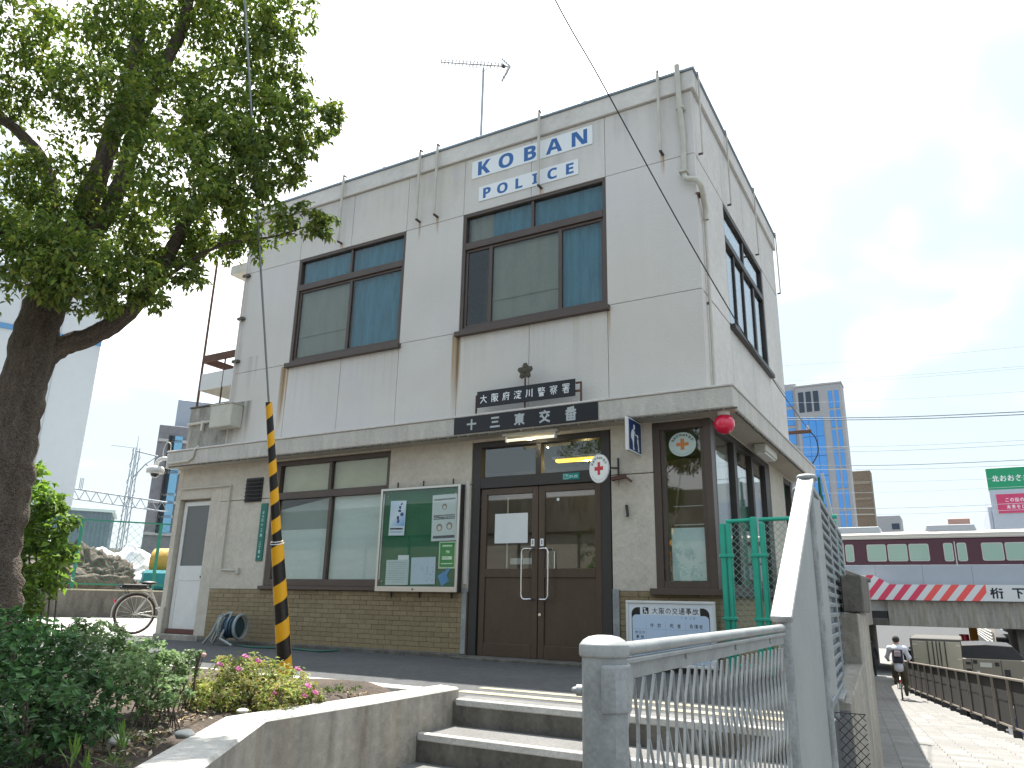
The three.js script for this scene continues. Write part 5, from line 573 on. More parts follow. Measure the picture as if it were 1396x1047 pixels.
// ---------- walkway railing with dark panels ----------
{
  const t = thing('walkway_railing', 'long dark panelled railing with tan rails along the walkway', 'railing', [2, -1.2, -5]); let k = 0; const s = 1.15;
  for (let z = 4.05; z > -33; z -= s, k++) {
    const c = z - s, xa = railX(z), xb = railX(c), ya = pathY(z), yb = pathY(c), A = V(xa, ya, z), E = V(xb, yb, c), up = (p, h) => V(p.x, p.y + h, p.z);
    new P().bar(up(A, 0.99), up(E, 0.99), 0.06, 0.035, 0.006).build('top_rail', M.railTan, t); new P().bar(up(A, 0.16), up(E, 0.16), 0.035, 0.03, 0).build('bottom_rail', M.railTan, t);
    new P().box(xa - 0.045, xa - 0.003, ya + 0.08, ya + 0.98, z - 0.022, z + 0.022, 0).build('post', M.railTan, t); new P().box(xa - 0.05, xa + 0.09, ya - 0.05, ya + 0.14, z - 0.07, z + 0.07, 0.006).build('post_foot', M.black, t);
    const yaw = Math.atan2(xa - xb, s), pitch = -Math.atan2(ya - yb, s), mid = A.clone().add(E).multiplyScalar(0.5), p = new P(); p.obox(up(mid, 0.775).add(V(0.02, 0, 0)), 0.008, 0.37, s - 0.03, [pitch, yaw, 0], 0).obox(up(mid, 0.375).add(V(0.02, 0, 0)), 0.008, 0.40, s - 0.03, [pitch, yaw, 0], 0);
    for (let q = 0; q < 14; q++) { const f = (q + 0.5) / 14, u = A.clone().lerp(E, f); p.box(u.x + 0.016, u.x + 0.024, u.y + 0.57, u.y + 0.598, u.z - 0.028, u.z + 0.028, 0); } p.build('panel', M.blackPanel, t);
  }
}
// ---------- people and bicycles ----------
function bicycle(name, label, base, yaw, o = {}) {     // local: wheels along z, front towards -z
  const t = thing(name, label, 'bicycle', [0, 0, 0]); const r = o.r ?? 0.33, wb = 1.08, frame = std({ color: lin(...(o.frame ?? [0.25, 0.25, 0.26])), roughness: 0.35, metalness: 0.5 }), tyre = std({ color: lin(...(o.tyre ?? [0.02, 0.018, 0.02])), roughness: 0.8 });
  for (const z of [0, -wb]) { const T = new THREE.TorusGeometry(r - 0.018, 0.02, 8, 36); T.rotateY(Math.PI / 2); T.translate(0, r, z); const w = new P().add(T).build('wheel', tyre, t); const rim = new THREE.TorusGeometry(r - 0.042, 0.011, 6, 36); rim.rotateY(Math.PI / 2); rim.translate(0, r, z); new P().add(rim).build('rim', M.steel, w); const sp = new P(); for (let k = 0; k < 18; k++) { const a = k / 18 * Math.PI * 2; sp.cyl(V(k % 2 ? 0.02 : -0.02, r, z), V(0, r + Math.cos(a) * (r - 0.045), z + Math.sin(a) * (r - 0.045)), 0.0022, 0.0022, 3, true); } sp.cyl(V(-0.05, r, z), V(0.05, r, z), 0.022, 0.022, 8); sp.build('spokes', M.steel, w); }
  const f = new P(), bb = V(0, 0.29, -0.45), seat = V(0, 0.78, -0.20), head = V(0, 0.80, -0.86), hd2 = V(0, 0.62, -0.90); f.cyl(bb, seat, 0.017).cyl(bb, hd2, 0.02).cyl(V(0, 0.42, -0.42), head, 0.016); for (const s of [-1, 1]) f.cyl(V(s * 0.05, r, 0), V(s * 0.03, 0.29, -0.45), 0.01).cyl(V(s * 0.05, r, 0), V(s * 0.02, 0.70, -0.22), 0.009).cyl(V(s * 0.05, r, -wb), V(s * 0.04, 0.66, -0.92), 0.012); f.cyl(V(0, 0.6, -0.90), V(0, 1.02, -0.82), 0.014).build('frame', frame, t);
  new P().tube([V(-0.27, 1.02, -0.55), V(-0.26, 1.03, -0.68), V(-0.1, 1.03, -0.82), V(0.1, 1.03, -0.82), V(0.26, 1.03, -0.68), V(0.27, 1.02, -0.55)], 0.012, 6).build('handlebar', M.steel, t); new P().ball(V(0, 0.87, -0.17), 0.12, 12, 0.85, 0.32, 1.15).cyl(seat, V(0, 0.86, -0.18), 0.014).build('saddle', M.black, t);
  new P().cyl(V(-0.1, 0.29, -0.45), V(0.1, 0.29, -0.45), 0.02).cyl(V(0.06, 0.29, -0.45), V(0.07, 0.29, -0.45), 0.09, 0.09, 16).box(0.08, 0.17, 0.13, 0.155, -0.52, -0.42, 0.004).box(-0.17, -0.08, 0.43, 0.455, -0.48, -0.38, 0.004).bar(V(0.09, 0.29, -0.45), V(0.09, 0.14, -0.47), 0.02, 0.015).bar(V(-0.09, 0.29, -0.45), V(-0.09, 0.44, -0.43), 0.02, 0.015).build('crank', M.steel, t);
  { const g = new P(); const arc = (z0, a0, a1) => { const pts = []; for (let k = 0; k <= 10; k++) { const a = a0 + (a1 - a0) * k / 10; pts.push(V(0, r + Math.sin(a) * (r + 0.03), z0 + Math.cos(a) * (r + 0.03))); } g.tube(pts, 0.014, 5); }; arc(0, -0.2, Math.PI * 0.75); arc(-wb, Math.PI * 0.35, Math.PI * 1.05); g.build('mudguard', M.steel, t); }
  if (o.rack) { new P().box(-0.15, 0.15, 0.76, 0.80, -0.14, 0.34, 0.008).box(-0.16, 0.16, 0.80, 0.845, -0.10, 0.30, 0.012).cyl(V(0.06, 0.33, 0.02), V(0.1, 0.76, 0.2), 0.006).cyl(V(-0.06, 0.33, 0.02), V(-0.1, 0.76, 0.2), 0.006).build('rear_rack', M.black, t); new P().obox(V(0, 0.86, -1.02), 0.36, 0.22, 0.28, [0.1, 0, 0], 0.02).build('basket', M.black, t); }
  new P().cyl(V(0, 0.56, 0.34), V(0, 0.56, 0.36), 0.03, 0.03, 10).build('reflector', M.red, t);
  t.position.copy(base); t.rotation.y = yaw; return t;
}
function body(bones, cell, k = 0.05) {       // smooth union of tapered capsules -> geometry
  const mn = V(1e9, 1e9, 1e9), mx = V(-1e9, -1e9, -1e9); for (const [a, b, r0, r1] of bones) for (const [p, r] of [[a, r0], [b, r1]]) { mn.min(p.clone().subScalar(r + 0.06)); mx.max(p.clone().addScalar(r + 0.06)); }
  const c = mn.clone().add(mx).multiplyScalar(0.5), half = Math.max(mx.x - mn.x, mx.y - mn.y, mx.z - mn.z) / 2, n = Math.ceil(2 * half / cell), mc = new MarchingCubes(n, new THREE.MeshBasicMaterial(), false, false, 400000); mc.isolation = 0; const q = V(), ab = V(), aq = V();
  for (let z = 0; z < n; z++) for (let y = 0; y < n; y++) for (let x = 0; x < n; x++) { q.set(c.x + ((x - n / 2) / (n / 2)) * half, c.y + ((y - n / 2) / (n / 2)) * half, c.z + ((z - n / 2) / (n / 2)) * half); let d = 1e9; for (const [a, b, r0, r1, fz] of bones) { ab.subVectors(b, a); aq.subVectors(q, a); const h = clamp(aq.dot(ab) / Math.max(1e-9, ab.lengthSq())); aq.addScaledVector(ab, -h); const e = aq.length() - (r0 + (r1 - r0) * h); const m = Math.max(k - Math.abs(d - e), 0) / k; d = Math.min(d, e) - m * m * k * 0.25; } mc.field[x + y * n + z * n * n] = -d; }
  mc.update(); const cnt = mc.count, pos = new Float32Array(cnt * 3), nor = new Float32Array(cnt * 3); for (let i = 0; i < cnt; i++) for (let j = 0; j < 3; j++) { pos[i * 3 + j] = mc.positionArray[i * 3 + j] * half + c.getComponent(j); nor[i * 3 + j] = mc.normalArray[i * 3 + j]; }
  const g = new THREE.BufferGeometry(); g.setAttribute('position', new THREE.BufferAttribute(pos, 3)); g.setAttribute('normal', new THREE.BufferAttribute(nor, 3)); return g;
}
const skin = std({ color: lin(0.42, 0.26, 0.18), roughness: 0.6 });
{ // cyclist seen from behind
  const base = at(1232, 957, 25.9); base.y = pathY(base.z) + 0.005; const yaw = 0.06; bicycle('bicycle', 'dark city bicycle ridden away down the walkway', base.clone().add(V(0, 0, 0.3)), yaw, { frame: [0.12, 0.1, 0.05] });
  const t = thing('person', 'person in white shirt with dark backpack riding a bicycle on the walkway', 'person', [0, 0, 0]);
  const hip = [V(-0.09, 0.93, -0.18), V(0.09, 0.93, -0.18)], knee = [V(-0.13, 0.62, -0.56), V(0.13, 0.50, -0.50)], ank = [V(-0.13, 0.50, -0.36), V(0.13, 0.20, -0.42)], sh = [V(-0.19, 1.40, -0.33), V(0.19, 1.40, -0.33)], el = [V(-0.29, 1.16, -0.44), V(0.29, 1.16, -0.44)], wr = [V(-0.265, 1.06, -0.62), V(0.265, 1.06, -0.62)], neck = V(0, 1.47, -0.34), hd = V(0, 1.60, -0.37);
  const bones = [[V(0, 0.95, -0.19), V(0, 1.15, -0.24), 0.135, 0.13], [V(0, 1.15, -0.24), V(0, 1.36, -0.31), 0.13, 0.14], [neck, V(0, 1.53, -0.36), 0.055, 0.055], [hd, hd.clone().add(V(0, 0.05, 0)), 0.085, 0.09]];
  for (const i of [0, 1]) bones.push([V(0, 1.38, -0.32), sh[i], 0.09, 0.062], [sh[i], el[i], 0.056, 0.042], [el[i], wr[i], 0.04, 0.028], [wr[i], wr[i].clone().add(V(0, -0.02, -0.07)), 0.03, 0.03], [hip[i], knee[i], 0.088, 0.06], [knee[i], ank[i], 0.056, 0.036], [ank[i], ank[i].clone().add(V(0, -0.06, -0.14)), 0.04, 0.035]);
  new P().add(body(bones, 0.018)).build('body', skin, t);
  const shirt = [[V(0, 0.92, -0.17), V(0, 1.15, -0.24), 0.158, 0.148], [V(0, 1.15, -0.24), V(0, 1.37, -0.31), 0.148, 0.15]]; for (const i of [0, 1]) shirt.push([V(0, 1.38, -0.32), sh[i], 0.1, 0.078], [sh[i], el[i], 0.07, 0.058], [el[i], el[i].clone().lerp(wr[i], 0.55), 0.056, 0.05]); new P().add(body(shirt, 0.018)).build('shirt', std({ color: lin(0.62, 0.63, 0.68), roughness: 0.9 }), t);
  const tr = []; for (const i of [0, 1]) tr.push([V(0, 0.93, -0.18), hip[i], 0.13, 0.105], [hip[i], knee[i], 0.102, 0.074], [knee[i], ank[i], 0.07, 0.055]); new P().add(body(tr, 0.018)).build('trousers', std({ color: lin(0.095, 0.085, 0.055), roughness: 0.9 }), t);
  new P().ball(V(0, 1.655, -0.35), 0.105, 16, 0.95, 1, 1.02).build('hair', std({ color: lin(0.035, 0.03, 0.022), roughness: 0.9 }), t); for (const i of [0, 1]) new P().ball(ank[i].clone().add(V(0, -0.07, -0.08)), 0.06, 10, 0.8, 0.6, 2).build('shoe', M.black, t);
  const bp = new P().obox(V(0, 1.20, -0.10), 0.28, 0.40, 0.16, [-0.28, 0, 0], 0.05).build('backpack', std({ color: lin(0.025, 0.022, 0.035), roughness: 0.8 }), t); new P().obox(V(0, 1.27, 0.0), 0.17, 0.16, 0.05, [-0.28, 0, 0], 0.02).build('pocket', std({ color: lin(0.28, 0.22, 0.24), roughness: 0.8 }), bp);
  t.position.copy(base).add(V(0, 0, 0.3)); t.rotation.y = yaw;
}
{ const b = at(1188, 892, 46); b.y = pathY(b.z); const t = thing('person', 'distant person in dark clothes walking on the left of the walkway', 'person', [0, 0, 0]); const bones = [[V(0, 0.92, 0), V(0, 1.38, 0), 0.15, 0.16], [V(0, 1.5, 0), V(0, 1.62, 0), 0.08, 0.1]]; for (const s of [-1, 1]) bones.push([V(s * 0.1, 0.9, 0), V(s * 0.12, 0.48, s * 0.14), 0.1, 0.075], [V(s * 0.12, 0.48, s * 0.14), V(s * 0.12, 0.08, s * 0.2), 0.07, 0.05], [V(s * 0.2, 1.38, 0), V(s * 0.27, 1.1, -s * 0.1), 0.065, 0.05], [V(s * 0.27, 1.1, -s * 0.1), V(s * 0.26, 0.86, -s * 0.18), 0.048, 0.04], [V(s * 0.12, 0.06, s * 0.2), V(s * 0.12, 0.05, s * 0.2 - 0.14), 0.05, 0.04]); new P().add(body(bones, 0.025)).build('body', std({ color: lin(0.02, 0.02, 0.022), roughness: 0.9 }), t); new P().ball(V(0, 1.64, 0), 0.105, 10).build('hair', M.black, t); t.position.copy(b); }
bicycle('bicycle', 'parked bicycle with black rear rack behind the left corner of the police box', at(180, 859, 15.3).setY(0.02), -0.35, { rack: true, r: 0.345, tyre: [0.035, 0.02, 0.022], frame: [0.45, 0.45, 0.45] });
// ---------- vehicles in the underpass ----------
function wheelAt(t, x, y, z, r, w = 0.2) { const k = new P().cyl(V(x - w / 2, y, z), V(x + w / 2, y, z), r, r, 20).build('wheel', M.rubber, t); new P().cyl(V(x - w / 2 - 0.006, y, z), V(x + w / 2 + 0.006, y, z), r * 0.55, r * 0.55, 14).build('hub', M.steel, k); }
{
  const z0 = -23.5, y0 = roadY(-25), x0 = 0.62, x1 = 2.27, t = thing('box_truck', 'box truck with beige double rear doors driving into the underpass', 'truck', [1.45, y0, -26]);
  const tan = std({ color: lin(0.36, 0.33, 0.25), roughness: 0.45, metalness: 0.2 }); B(x0, x1, y0 + 0.95, -0.25, z0 - 4.2, z0, 0.03).build('cargo_box', std({ color: lin(0.085, 0.08, 0.07), roughness: 0.6 }), t);
  for (const [a, e] of [[x0 + 0.07, 1.43], [1.47, x1 - 0.07]]) { const d = B(a, e, y0 + 1.02, -0.36, z0 + 0.002, z0 + 0.03, 0.008).build('rear_door', tan, t); const lx = a < 1 ? e - 0.09 : a + 0.09; new P().cyl(V(lx, y0 + 1.02, z0 + 0.05), V(lx, -0.36, z0 + 0.05), 0.018, 0.018, 6).cyl(V(lx + (a < 1 ? -0.16 : 0.16), y0 + 1.02, z0 + 0.05), V(lx + (a < 1 ? -0.16 : 0.16), -0.36, z0 + 0.05), 0.018, 0.018, 6).build('lock_bar', M.darkbrown, d); for (const y of [-0.5, -0.95, -1.4]) B(a < 1 ? a : e - 0.14, a < 1 ? a + 0.14 : e, y, y + 0.05, z0 + 0.03, z0 + 0.045, 0).build('hinge', M.steel, d); }
  B(x0 + 0.1, x1 - 0.1, y0 + 0.6, y0 + 0.93, z0 - 5.8, z0 - 0.1, 0.01).build('chassis', M.black, t); B(x0 + 0.02, x1 - 0.02, y0 + 0.5, y0 + 0.95, z0 - 0.08, z0 + 0.02, 0.01).build('bumper', M.black, t); for (const x of [x0 + 0.2, x1 - 0.2]) B(x - 0.12, x + 0.12, y0 + 0.62, y0 + 0.75, z0 + 0.021, z0 + 0.05, 0.006).build('tail_light', M.red, t);
  B(x0 + 0.05, x1 - 0.05, y0 + 0.7, y0 + 2.25, z0 - 6, z0 - 4.35, 0.08).build('cab', M.white, t); for (const z of [-1.2, -5.2]) for (const x of [x0 + 0.15, x1 - 0.15]) wheelAt(t, x, y0 + 0.4, z0 + z, 0.4, 0.24);
}
{
  const z0 = -17.5, y0 = roadY(-18), x0 = 2.2, x1 = 3.75, t = thing('work_truck', 'beige work truck with small compartments and a dark covered load', 'truck', [2.9, y0, -19]); const tan = std({ color: lin(0.22, 0.19, 0.14), roughness: 0.55 });
  B(x0, x1, y0 + 0.75, -0.58, z0 - 3.2, z0, 0.02).build('body', tan, t); for (const [a, e, c, d] of [[0.08, 0.2, -0.75, -0.68], [0.26, 0.36, -0.72, -0.62], [0.42, 0.7, -0.8, -0.68], [0.78, 0.88, -0.76, -0.66], [0.08, 0.2, -0.98, -0.86], [0.98, 1.12, -1.02, -0.84], [0.32, 0.40, -1.0, -0.9]]) B(x0 + a, x0 + e, c, d, z0 + 0.002, z0 + 0.012, 0).build('hatch', a === 0.42 || a === 0.32 ? M.cream : M.black, t);
  for (const a of [0.22, 0.92]) B(x0 + a, x0 + a + 0.015, y0 + 0.8, -0.6, z0 + 0.002, z0 + 0.008, 0).build('seam', M.black, t); new P().ext([[x0 + 0.02, -0.575], [x0 + 0.05, -0.25], [x0 + 0.6, -0.21], [x1 - 0.3, -0.24], [x1 - 0.04, -0.575]], 3, new THREE.Matrix4().makeTranslation(0, 0, z0 - 3.1), 0.02).build('load_cover', M.black, t);
  B(x0 + 0.1, x1 - 0.1, y0 + 0.45, y0 + 0.745, z0 - 4.5, z0 - 0.1, 0.01).build('chassis', M.black, t); B(x0 + 0.03, x1 - 0.03, y0 + 0.6, y0 + 2.1, z0 - 4.8, z0 - 3.3, 0.08).build('cab', M.white, t); for (const z of [-0.9, -4]) for (const x of [x0 + 0.12, x1 - 0.12]) wheelAt(t, x, y0 + 0.38, z0 + z, 0.38);
}
function car(name, label, x, y, z, yaw, col, H = 1.5, stripe) {
  const t = thing(name, label, 'car', [0, 0, 0]), paint = new THREE.MeshPhysicalMaterial({ color: lin(...col), roughness: 0.3, clearcoat: 0.8 }), k = H / 1.5;
  const prof = [[-2.1, 0.3], [-2.15, 0.6], [-2.05, 0.85], [-1.2, 0.95], [2.0, 0.98], [2.12, 0.7], [2.1, 0.3]].map(([a, b]) => [a, b * k]); const m4 = new THREE.Matrix4().makeRotationY(-Math.PI / 2).setPosition(0.8, 0, 0); new P().ext(prof, 1.6, m4, 0.04).build('body', paint, t);
  new P().ext([[-1.15, 0.98], [-0.45, 1.42], [1.15, 1.46], [1.9, 1.0]].map(([a, b]) => [a, b * k]), 1.36, new THREE.Matrix4().makeRotationY(-Math.PI / 2).setPosition(0.68, 0, 0), 0.02).build('windows', new THREE.MeshPhysicalMaterial({ color: lin(0.02, 0.025, 0.03), roughness: 0.08, clearcoat: 1 }), t); new P().box(-0.66, 0.66, 1.45 * k, 1.50 * k, -0.45, 1.15, 0.02).build('roof', paint, t);
  if (stripe) new P().box(-0.86, -0.842, 0.62 * k, 0.8 * k, -1.9, 1.9, 0).box(0.842, 0.86, 0.62 * k, 0.8 * k, -1.9, 1.9, 0).build('stripe', stripe, t); for (const a of [-1.35, 1.35]) for (const s of [-0.78, 0.78]) wheelAt(t, s, 0.31, a, 0.31, 0.18); for (const s of [-0.6, 0.6]) B(s - 0.14, s + 0.14, 0.7 * k, 0.82 * k, 2.1, 2.17, 0.01).build('tail_light', M.red, t); t.position.set(x, y, z); t.rotation.y = yaw; return t;
}
car('car', 'white car with blue stripe on the road beside the railing', 4.05, roadY(-12) , -12.2, 0.12, [0.75, 0.76, 0.78], 1.95, std({ color: lin(0.05, 0.12, 0.5), roughness: 0.4 }));
car('car', 'black van between the truck and the dark car beyond the underpass', -0.35, roadY(-57), -57, 0.05, [0.03, 0.03, 0.035], 2.0); car('car', 'silver car waiting beyond the underpass behind the truck', 1.0, roadY(-60), -60, 0.05, [0.5, 0.5, 0.52], 1.5); car('car', 'dark car beyond the underpass left of the truck', -0.9, roadY(-50), -50, 0.05, [0.04, 0.04, 0.05], 1.5);
{ const c = at(1327, 862, 55), t = thing('orange_board', 'orange construction board beyond the underpass', 'board', [c.x, c.y, c.z]); B(c.x - 0.22, c.x + 0.22, c.y - 0.5, c.y + 0.6, c.z - 0.03, c.z, 0.01).build('board', std({ color: lin(0.65, 0.28, 0.02), roughness: 0.6 }), t); new P().cyl(V(c.x, roadY(c.z), c.z - 0.05), V(c.x, c.y + 0.4, c.z - 0.05), 0.03).build('post', M.galv, t); const d = at(1315, 872, 54), u = thing('traffic_drum', 'red and white barrier drum beyond the truck', 'barrier', [d.x, d.y, d.z]); new P().cyl(V(d.x, roadY(d.z), d.z), V(d.x, d.y + 0.3, d.z), 0.3, 0.26, 14).build('drum', M.red, u); new P().cyl(V(d.x, d.y - 0.35, d.z), V(d.x, d.y - 0.05, d.z), 0.29, 0.28, 14).build('band', M.white, u); }
{ const t = thing('ramp_wall', 'pale concrete ramp wall with white slanted rails beyond the underpass', 'wall', [5, -3, -60]); new P().poly([V(4.3, -3.3, -54), V(4.3, 0.6, -54), V(3.2, 0.6, -90), V(3.2, -2.5, -90)]).poly([V(4.3, 0.6, -54), V(9, 0.6, -54), V(9, 0.6, -90), V(3.2, 0.6, -90)]).build('wall', M.concrete, t); for (let k = 0; k < 6; k++) new P().bar(V(4.15, -0.4 - k * 0.22, -55), V(3.1, -0.2 - k * 0.12, -86), 0.06, 0.07, 0).build('rail', M.white, t); }
// ---------- railway bridge and train ----------
{
  const zf = -41.5, t = thing('railway_bridge', 'concrete railway bridge with grey parapet and red striped clearance beam', 'bridge', [2, -0.2, -46]);
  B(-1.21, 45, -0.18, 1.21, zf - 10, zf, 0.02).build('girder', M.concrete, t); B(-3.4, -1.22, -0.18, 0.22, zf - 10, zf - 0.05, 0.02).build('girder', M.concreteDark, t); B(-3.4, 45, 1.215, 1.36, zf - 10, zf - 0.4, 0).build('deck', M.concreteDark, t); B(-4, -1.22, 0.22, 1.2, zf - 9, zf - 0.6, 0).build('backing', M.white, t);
  B(-3.0, -1.25, 0.22, 0.62, zf - 0.5, zf - 0.08, 0.01).build('beam', M.black, t);
  const pan = surf([0.40, 0.43, 0.47], { n: 128, size: 3, amt: 0.07, fine: 0.03, seed: 90, rough: 0.6 }); for (let x = -9; x < 40; x += 2.45) B(x, x + 2.44, 2.10, 3.20, zf - 0.12, zf - 0.07, 0.006).build('panel', pan, t); B(-9, 40, 1.3, 2.1, zf - 0.3, zf - 0.15, 0).build('panel', M.galvPaint, t);
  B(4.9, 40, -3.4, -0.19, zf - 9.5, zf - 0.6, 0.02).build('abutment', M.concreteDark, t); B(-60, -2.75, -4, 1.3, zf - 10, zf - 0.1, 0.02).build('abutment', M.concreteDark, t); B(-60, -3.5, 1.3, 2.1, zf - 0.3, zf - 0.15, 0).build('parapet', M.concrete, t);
}
{ // clearance beam with hazard stripes and writing
  const z = -41.2, y0 = 1.235, y1 = 2.10, t = thing('clearance_beam', 'long clearance beam with red and white stripes and black characters', 'sign', [3, y0, z]); const x0 = -2.45, xs = 3.77, x1 = 13;
  B(-1.0, x1, y0, y1, z - 0.1, z, 0.01).build('beam', M.white, t);
  const tx = canvasTex(1024, 256, (c, w, h) => { c.fillStyle = '#d6d8d8'; c.fillRect(0, 0, w, h); const mw = xs - x0, s = w / mw, H = h / 1.2; for (let k = -1; k < 11; k++) { const a = (k * 0.78 + 0.0) * s; c.fillStyle = k < 4 ? '#d8405e' : '#ee5a56'; c.beginPath(); c.moveTo(a, h); c.lineTo(a + 0.39 * s, h); c.lineTo(a + (0.39 + 0.95 * 1.2) * s, 0); c.lineTo(a + 0.95 * 1.2 * s, 0); c.fill(); } });
  const g = new THREE.BufferGeometry(), P0 = [[x0, y0], [xs, y0], [xs, y1], [-0.9, y1], [-1.75, 2.62], [-2.45, 2.62]], pos = [], uv = []; for (let i = 1; i + 1 < P0.length; i++) for (const q of [P0[0], P0[i], P0[i + 1]]) { pos.push(q[0], q[1], z + 0.006); uv.push((q[0] - x0) / (xs - x0), (q[1] - y0) / 1.4); } g.setAttribute('position', new THREE.BufferAttribute(new Float32Array(pos), 3)); g.setAttribute('uv', new THREE.BufferAttribute(new Float32Array(uv), 2)); g.computeVertexNormals(); new P().add(g).build('stripes', flat(tx, 0.6), t, 'k');
  new P().ext([[x0, y0], [-0.99, y0], [-0.99, y1 + 0.02], [-1.75, 2.62], [-2.45, 2.62]], 0.09, new THREE.Matrix4().makeTranslation(0, 0, z - 0.1)).build('end_plate', M.white, t);
  face(5, y1 - y0 - 0.02, V(xs + 2.5, (y0 + y1) / 2, z + 0.005)).build('print', flat(canvasTex(1024, 176, (c, w, h) => { c.fillStyle = '#d6d6d3'; c.fillRect(0, 0, w, h); c.fillStyle = '#1b1d2b'; write(c, '桁下制', 30, 26, 130, 126, 76, 17); }), 0.6), t, 'k');
}
{ // train cars
  const maroon = new THREE.MeshPhysicalMaterial({ color: lin(0.075, 0.016, 0.03), roughness: 0.5, clearcoat: 0.12 }), tgl = new THREE.MeshPhysicalMaterial({ color: lin(0.30, 0.45, 0.36), roughness: 0.15, clearcoat: 0.4 }), fr = std({ color: lin(0.5, 0.48, 0.45), roughness: 0.4, metalness: 0.4 }), roofM = std({ color: lin(0.50, 0.46, 0.40), roughness: 0.6 }), ac = std({ color: lin(0.42, 0.44, 0.47), roughness: 0.5 });
  const t = thing('train_car', 'maroon train car with cream roof crossing the bridge', 'train', [0, 0, 0], 'maroon train cars on the railway'); const L = 18.6, D = 5.93; // centre door at local x = 0
  B(-L / 2, L / 2, 1.0, 4.70, -2.7, 0, 0.05).build('body', maroon, t); new P().ext([[0, 4.705], [0.05, 4.98], [0.5, 5.16], [2.2, 5.16], [2.65, 4.98], [2.7, 4.705]], L, new THREE.Matrix4().makeRotationY(Math.PI / 2).setPosition(-L / 2, 0, 0)).build('roof', roofM, t); B(-L / 2, L / 2, 4.70, 4.80, 0.002, 0.03, 0.004).build('gutter', roofM, t);
  const rr = (x0, x1, y0, y1, nm, par) => { const s = new THREE.Shape(), r = 0.12; s.moveTo(x0 + r, y0); s.lineTo(x1 - r, y0); s.quadraticCurveTo(x1, y0, x1, y0 + r); s.lineTo(x1, y1 - r); s.quadraticCurveTo(x1, y1, x1 - r, y1); s.lineTo(x0 + r, y1); s.quadraticCurveTo(x0, y1, x0, y1 - r); s.lineTo(x0, y0 + r); s.quadraticCurveTo(x0, y0, x0 + r, y0); const g = new THREE.ExtrudeGeometry(s, { depth: 0.03, bevelEnabled: false, curveSegments: 4 }); g.translate(0, 0, -0.005); const w = new P().add(g).build(nm, fr, par); const g2 = new THREE.ShapeGeometry(s, 4), cx = (x0 + x1) / 2, cy = (y0 + y1) / 2; g2.translate(-cx, -cy, 0); g2.scale(1 - 0.1 / (x1 - x0), 1 - 0.1 / (y1 - y0), 1); g2.translate(cx, cy, 0.03); new P().add(g2).build('pane', tgl, w); };
  for (const d of [-D, 0, D]) { B(d - 0.66, d + 0.66, 1.1, 4.45, -0.02, 0.012, 0.004).build('door', maroon, t); rr(d - 0.58, d - 0.10, 3.38, 4.42, 'window', t); rr(d + 0.10, d + 0.58, 3.38, 4.42, 'window', t); B(d - 0.03, d + 0.03, 1.1, 4.5, 0.013, 0.03, 0).build('door_seal', fr, t); }
  for (const s of [-1, 0]) for (let k = 0; k < 3; k++) { const x = s * D + 1.30 + k * 1.13; rr(x, x + 1.05, 3.40, 4.40, 'window', t); } for (const x of [D + 1.3, D + 2.35, -D - 2.25, -D - 3.2]) rr(x, x + 0.9, 3.40, 4.40, 'window', t);
  for (const x of [-6.4, -1.4, 3.6]) new P().ext([[x, 5.12], [x + 0.12, 5.48], [x + 2.5, 5.48], [x + 2.62, 5.12]], 1.7, new THREE.Matrix4().makeTranslation(0, 0, -2.2), 0.03).build('air_conditioner', ac, t);
  t.position.set(2.58, 0.05, -42.4); for (const x of [-16.6, -54, -73.2, -92]) { const c = t.clone(); c.name = numbered('train_car'); c.position.x = x; c.userData.label = x > -20 ? 'maroon train car behind the police box, coupled left of the car on the bridge' : ({ '-54': 'distant maroon train car far left, the one hidden behind the police box', '-73.2': 'distant maroon train car seen between the excavator and the trackside wall', '-92': 'distant maroon train car farthest left beyond the white mounds' })[String(x)]; scene.add(c); }
}
// ---------- far buildings on the right ----------
const facadeGrey = surf([0.43, 0.42, 0.42], { n: 256, size: 12, cells: 6, amt: 0.07, fine: 0.04, seed: 92, rough: 0.8 }), blueGlass = new THREE.MeshPhysicalMaterial({ color: lin(0.06, 0.30, 0.72), roughness: 0.12, metalness: 0.2, clearcoat: 0.5 }), darkLouv = std({ color: lin(0.05, 0.07, 0.10), roughness: 0.7 });
{
  const z = -141, t = thing('office_tower', 'tall pale office tower with blue glass strips beyond the railway', 'building', [-16.5, -1, z - 12]);
  B(-20.0, -11.7, -1.2, 41.9, z - 4, z, 0.05).build('wall', facadeGrey, t); B(-20.0, -13.9, -1.2, 41.8, z - 22, z - 4.02, 0.05).build('wall', facadeGrey, t); B(-30, -20.02, -1.2, 43.2, z - 24, z - 1.2, 0.05).build('wall', facadeGrey, t); B(-20.1, -11.6, 41.9, 42.3, z - 4.1, z + 0.1, 0.05).build('cornice', facadeGrey, t);
  for (let k = 0; k < 3; k++) B(-19.5 + k * 1.35, -18.55 + k * 1.35, 36.9, 40.9, z + 0.002, z + 0.1, 0.02).build('louver', darkLouv, t);
  for (let f = 0; f < 9; f++) for (let k = 0; k < 3; k++) B(-19.35 + k * 1.32, -18.06 + k * 1.32, 2 + f * 3.75, 5.7 + f * 3.75, z + 0.002, z + 0.15, 0.03).build('window', blueGlass, t);
  for (let f = 0; f < 11; f++) for (const x of [-14.1, -13.0]) B(x, x + 0.72, 37.2 - f * 3.8, 40.6 - f * 3.8, z + 0.002, z + 0.08, 0.02).build('window', blueGlass, t);
  for (let f = 0; f < 11; f++) B(-22.1, -20.7, 38.6 - f * 3.8, 41.8 - f * 3.8, z - 1.198, z - 1.1, 0.02).build('window', blueGlass, t);
}
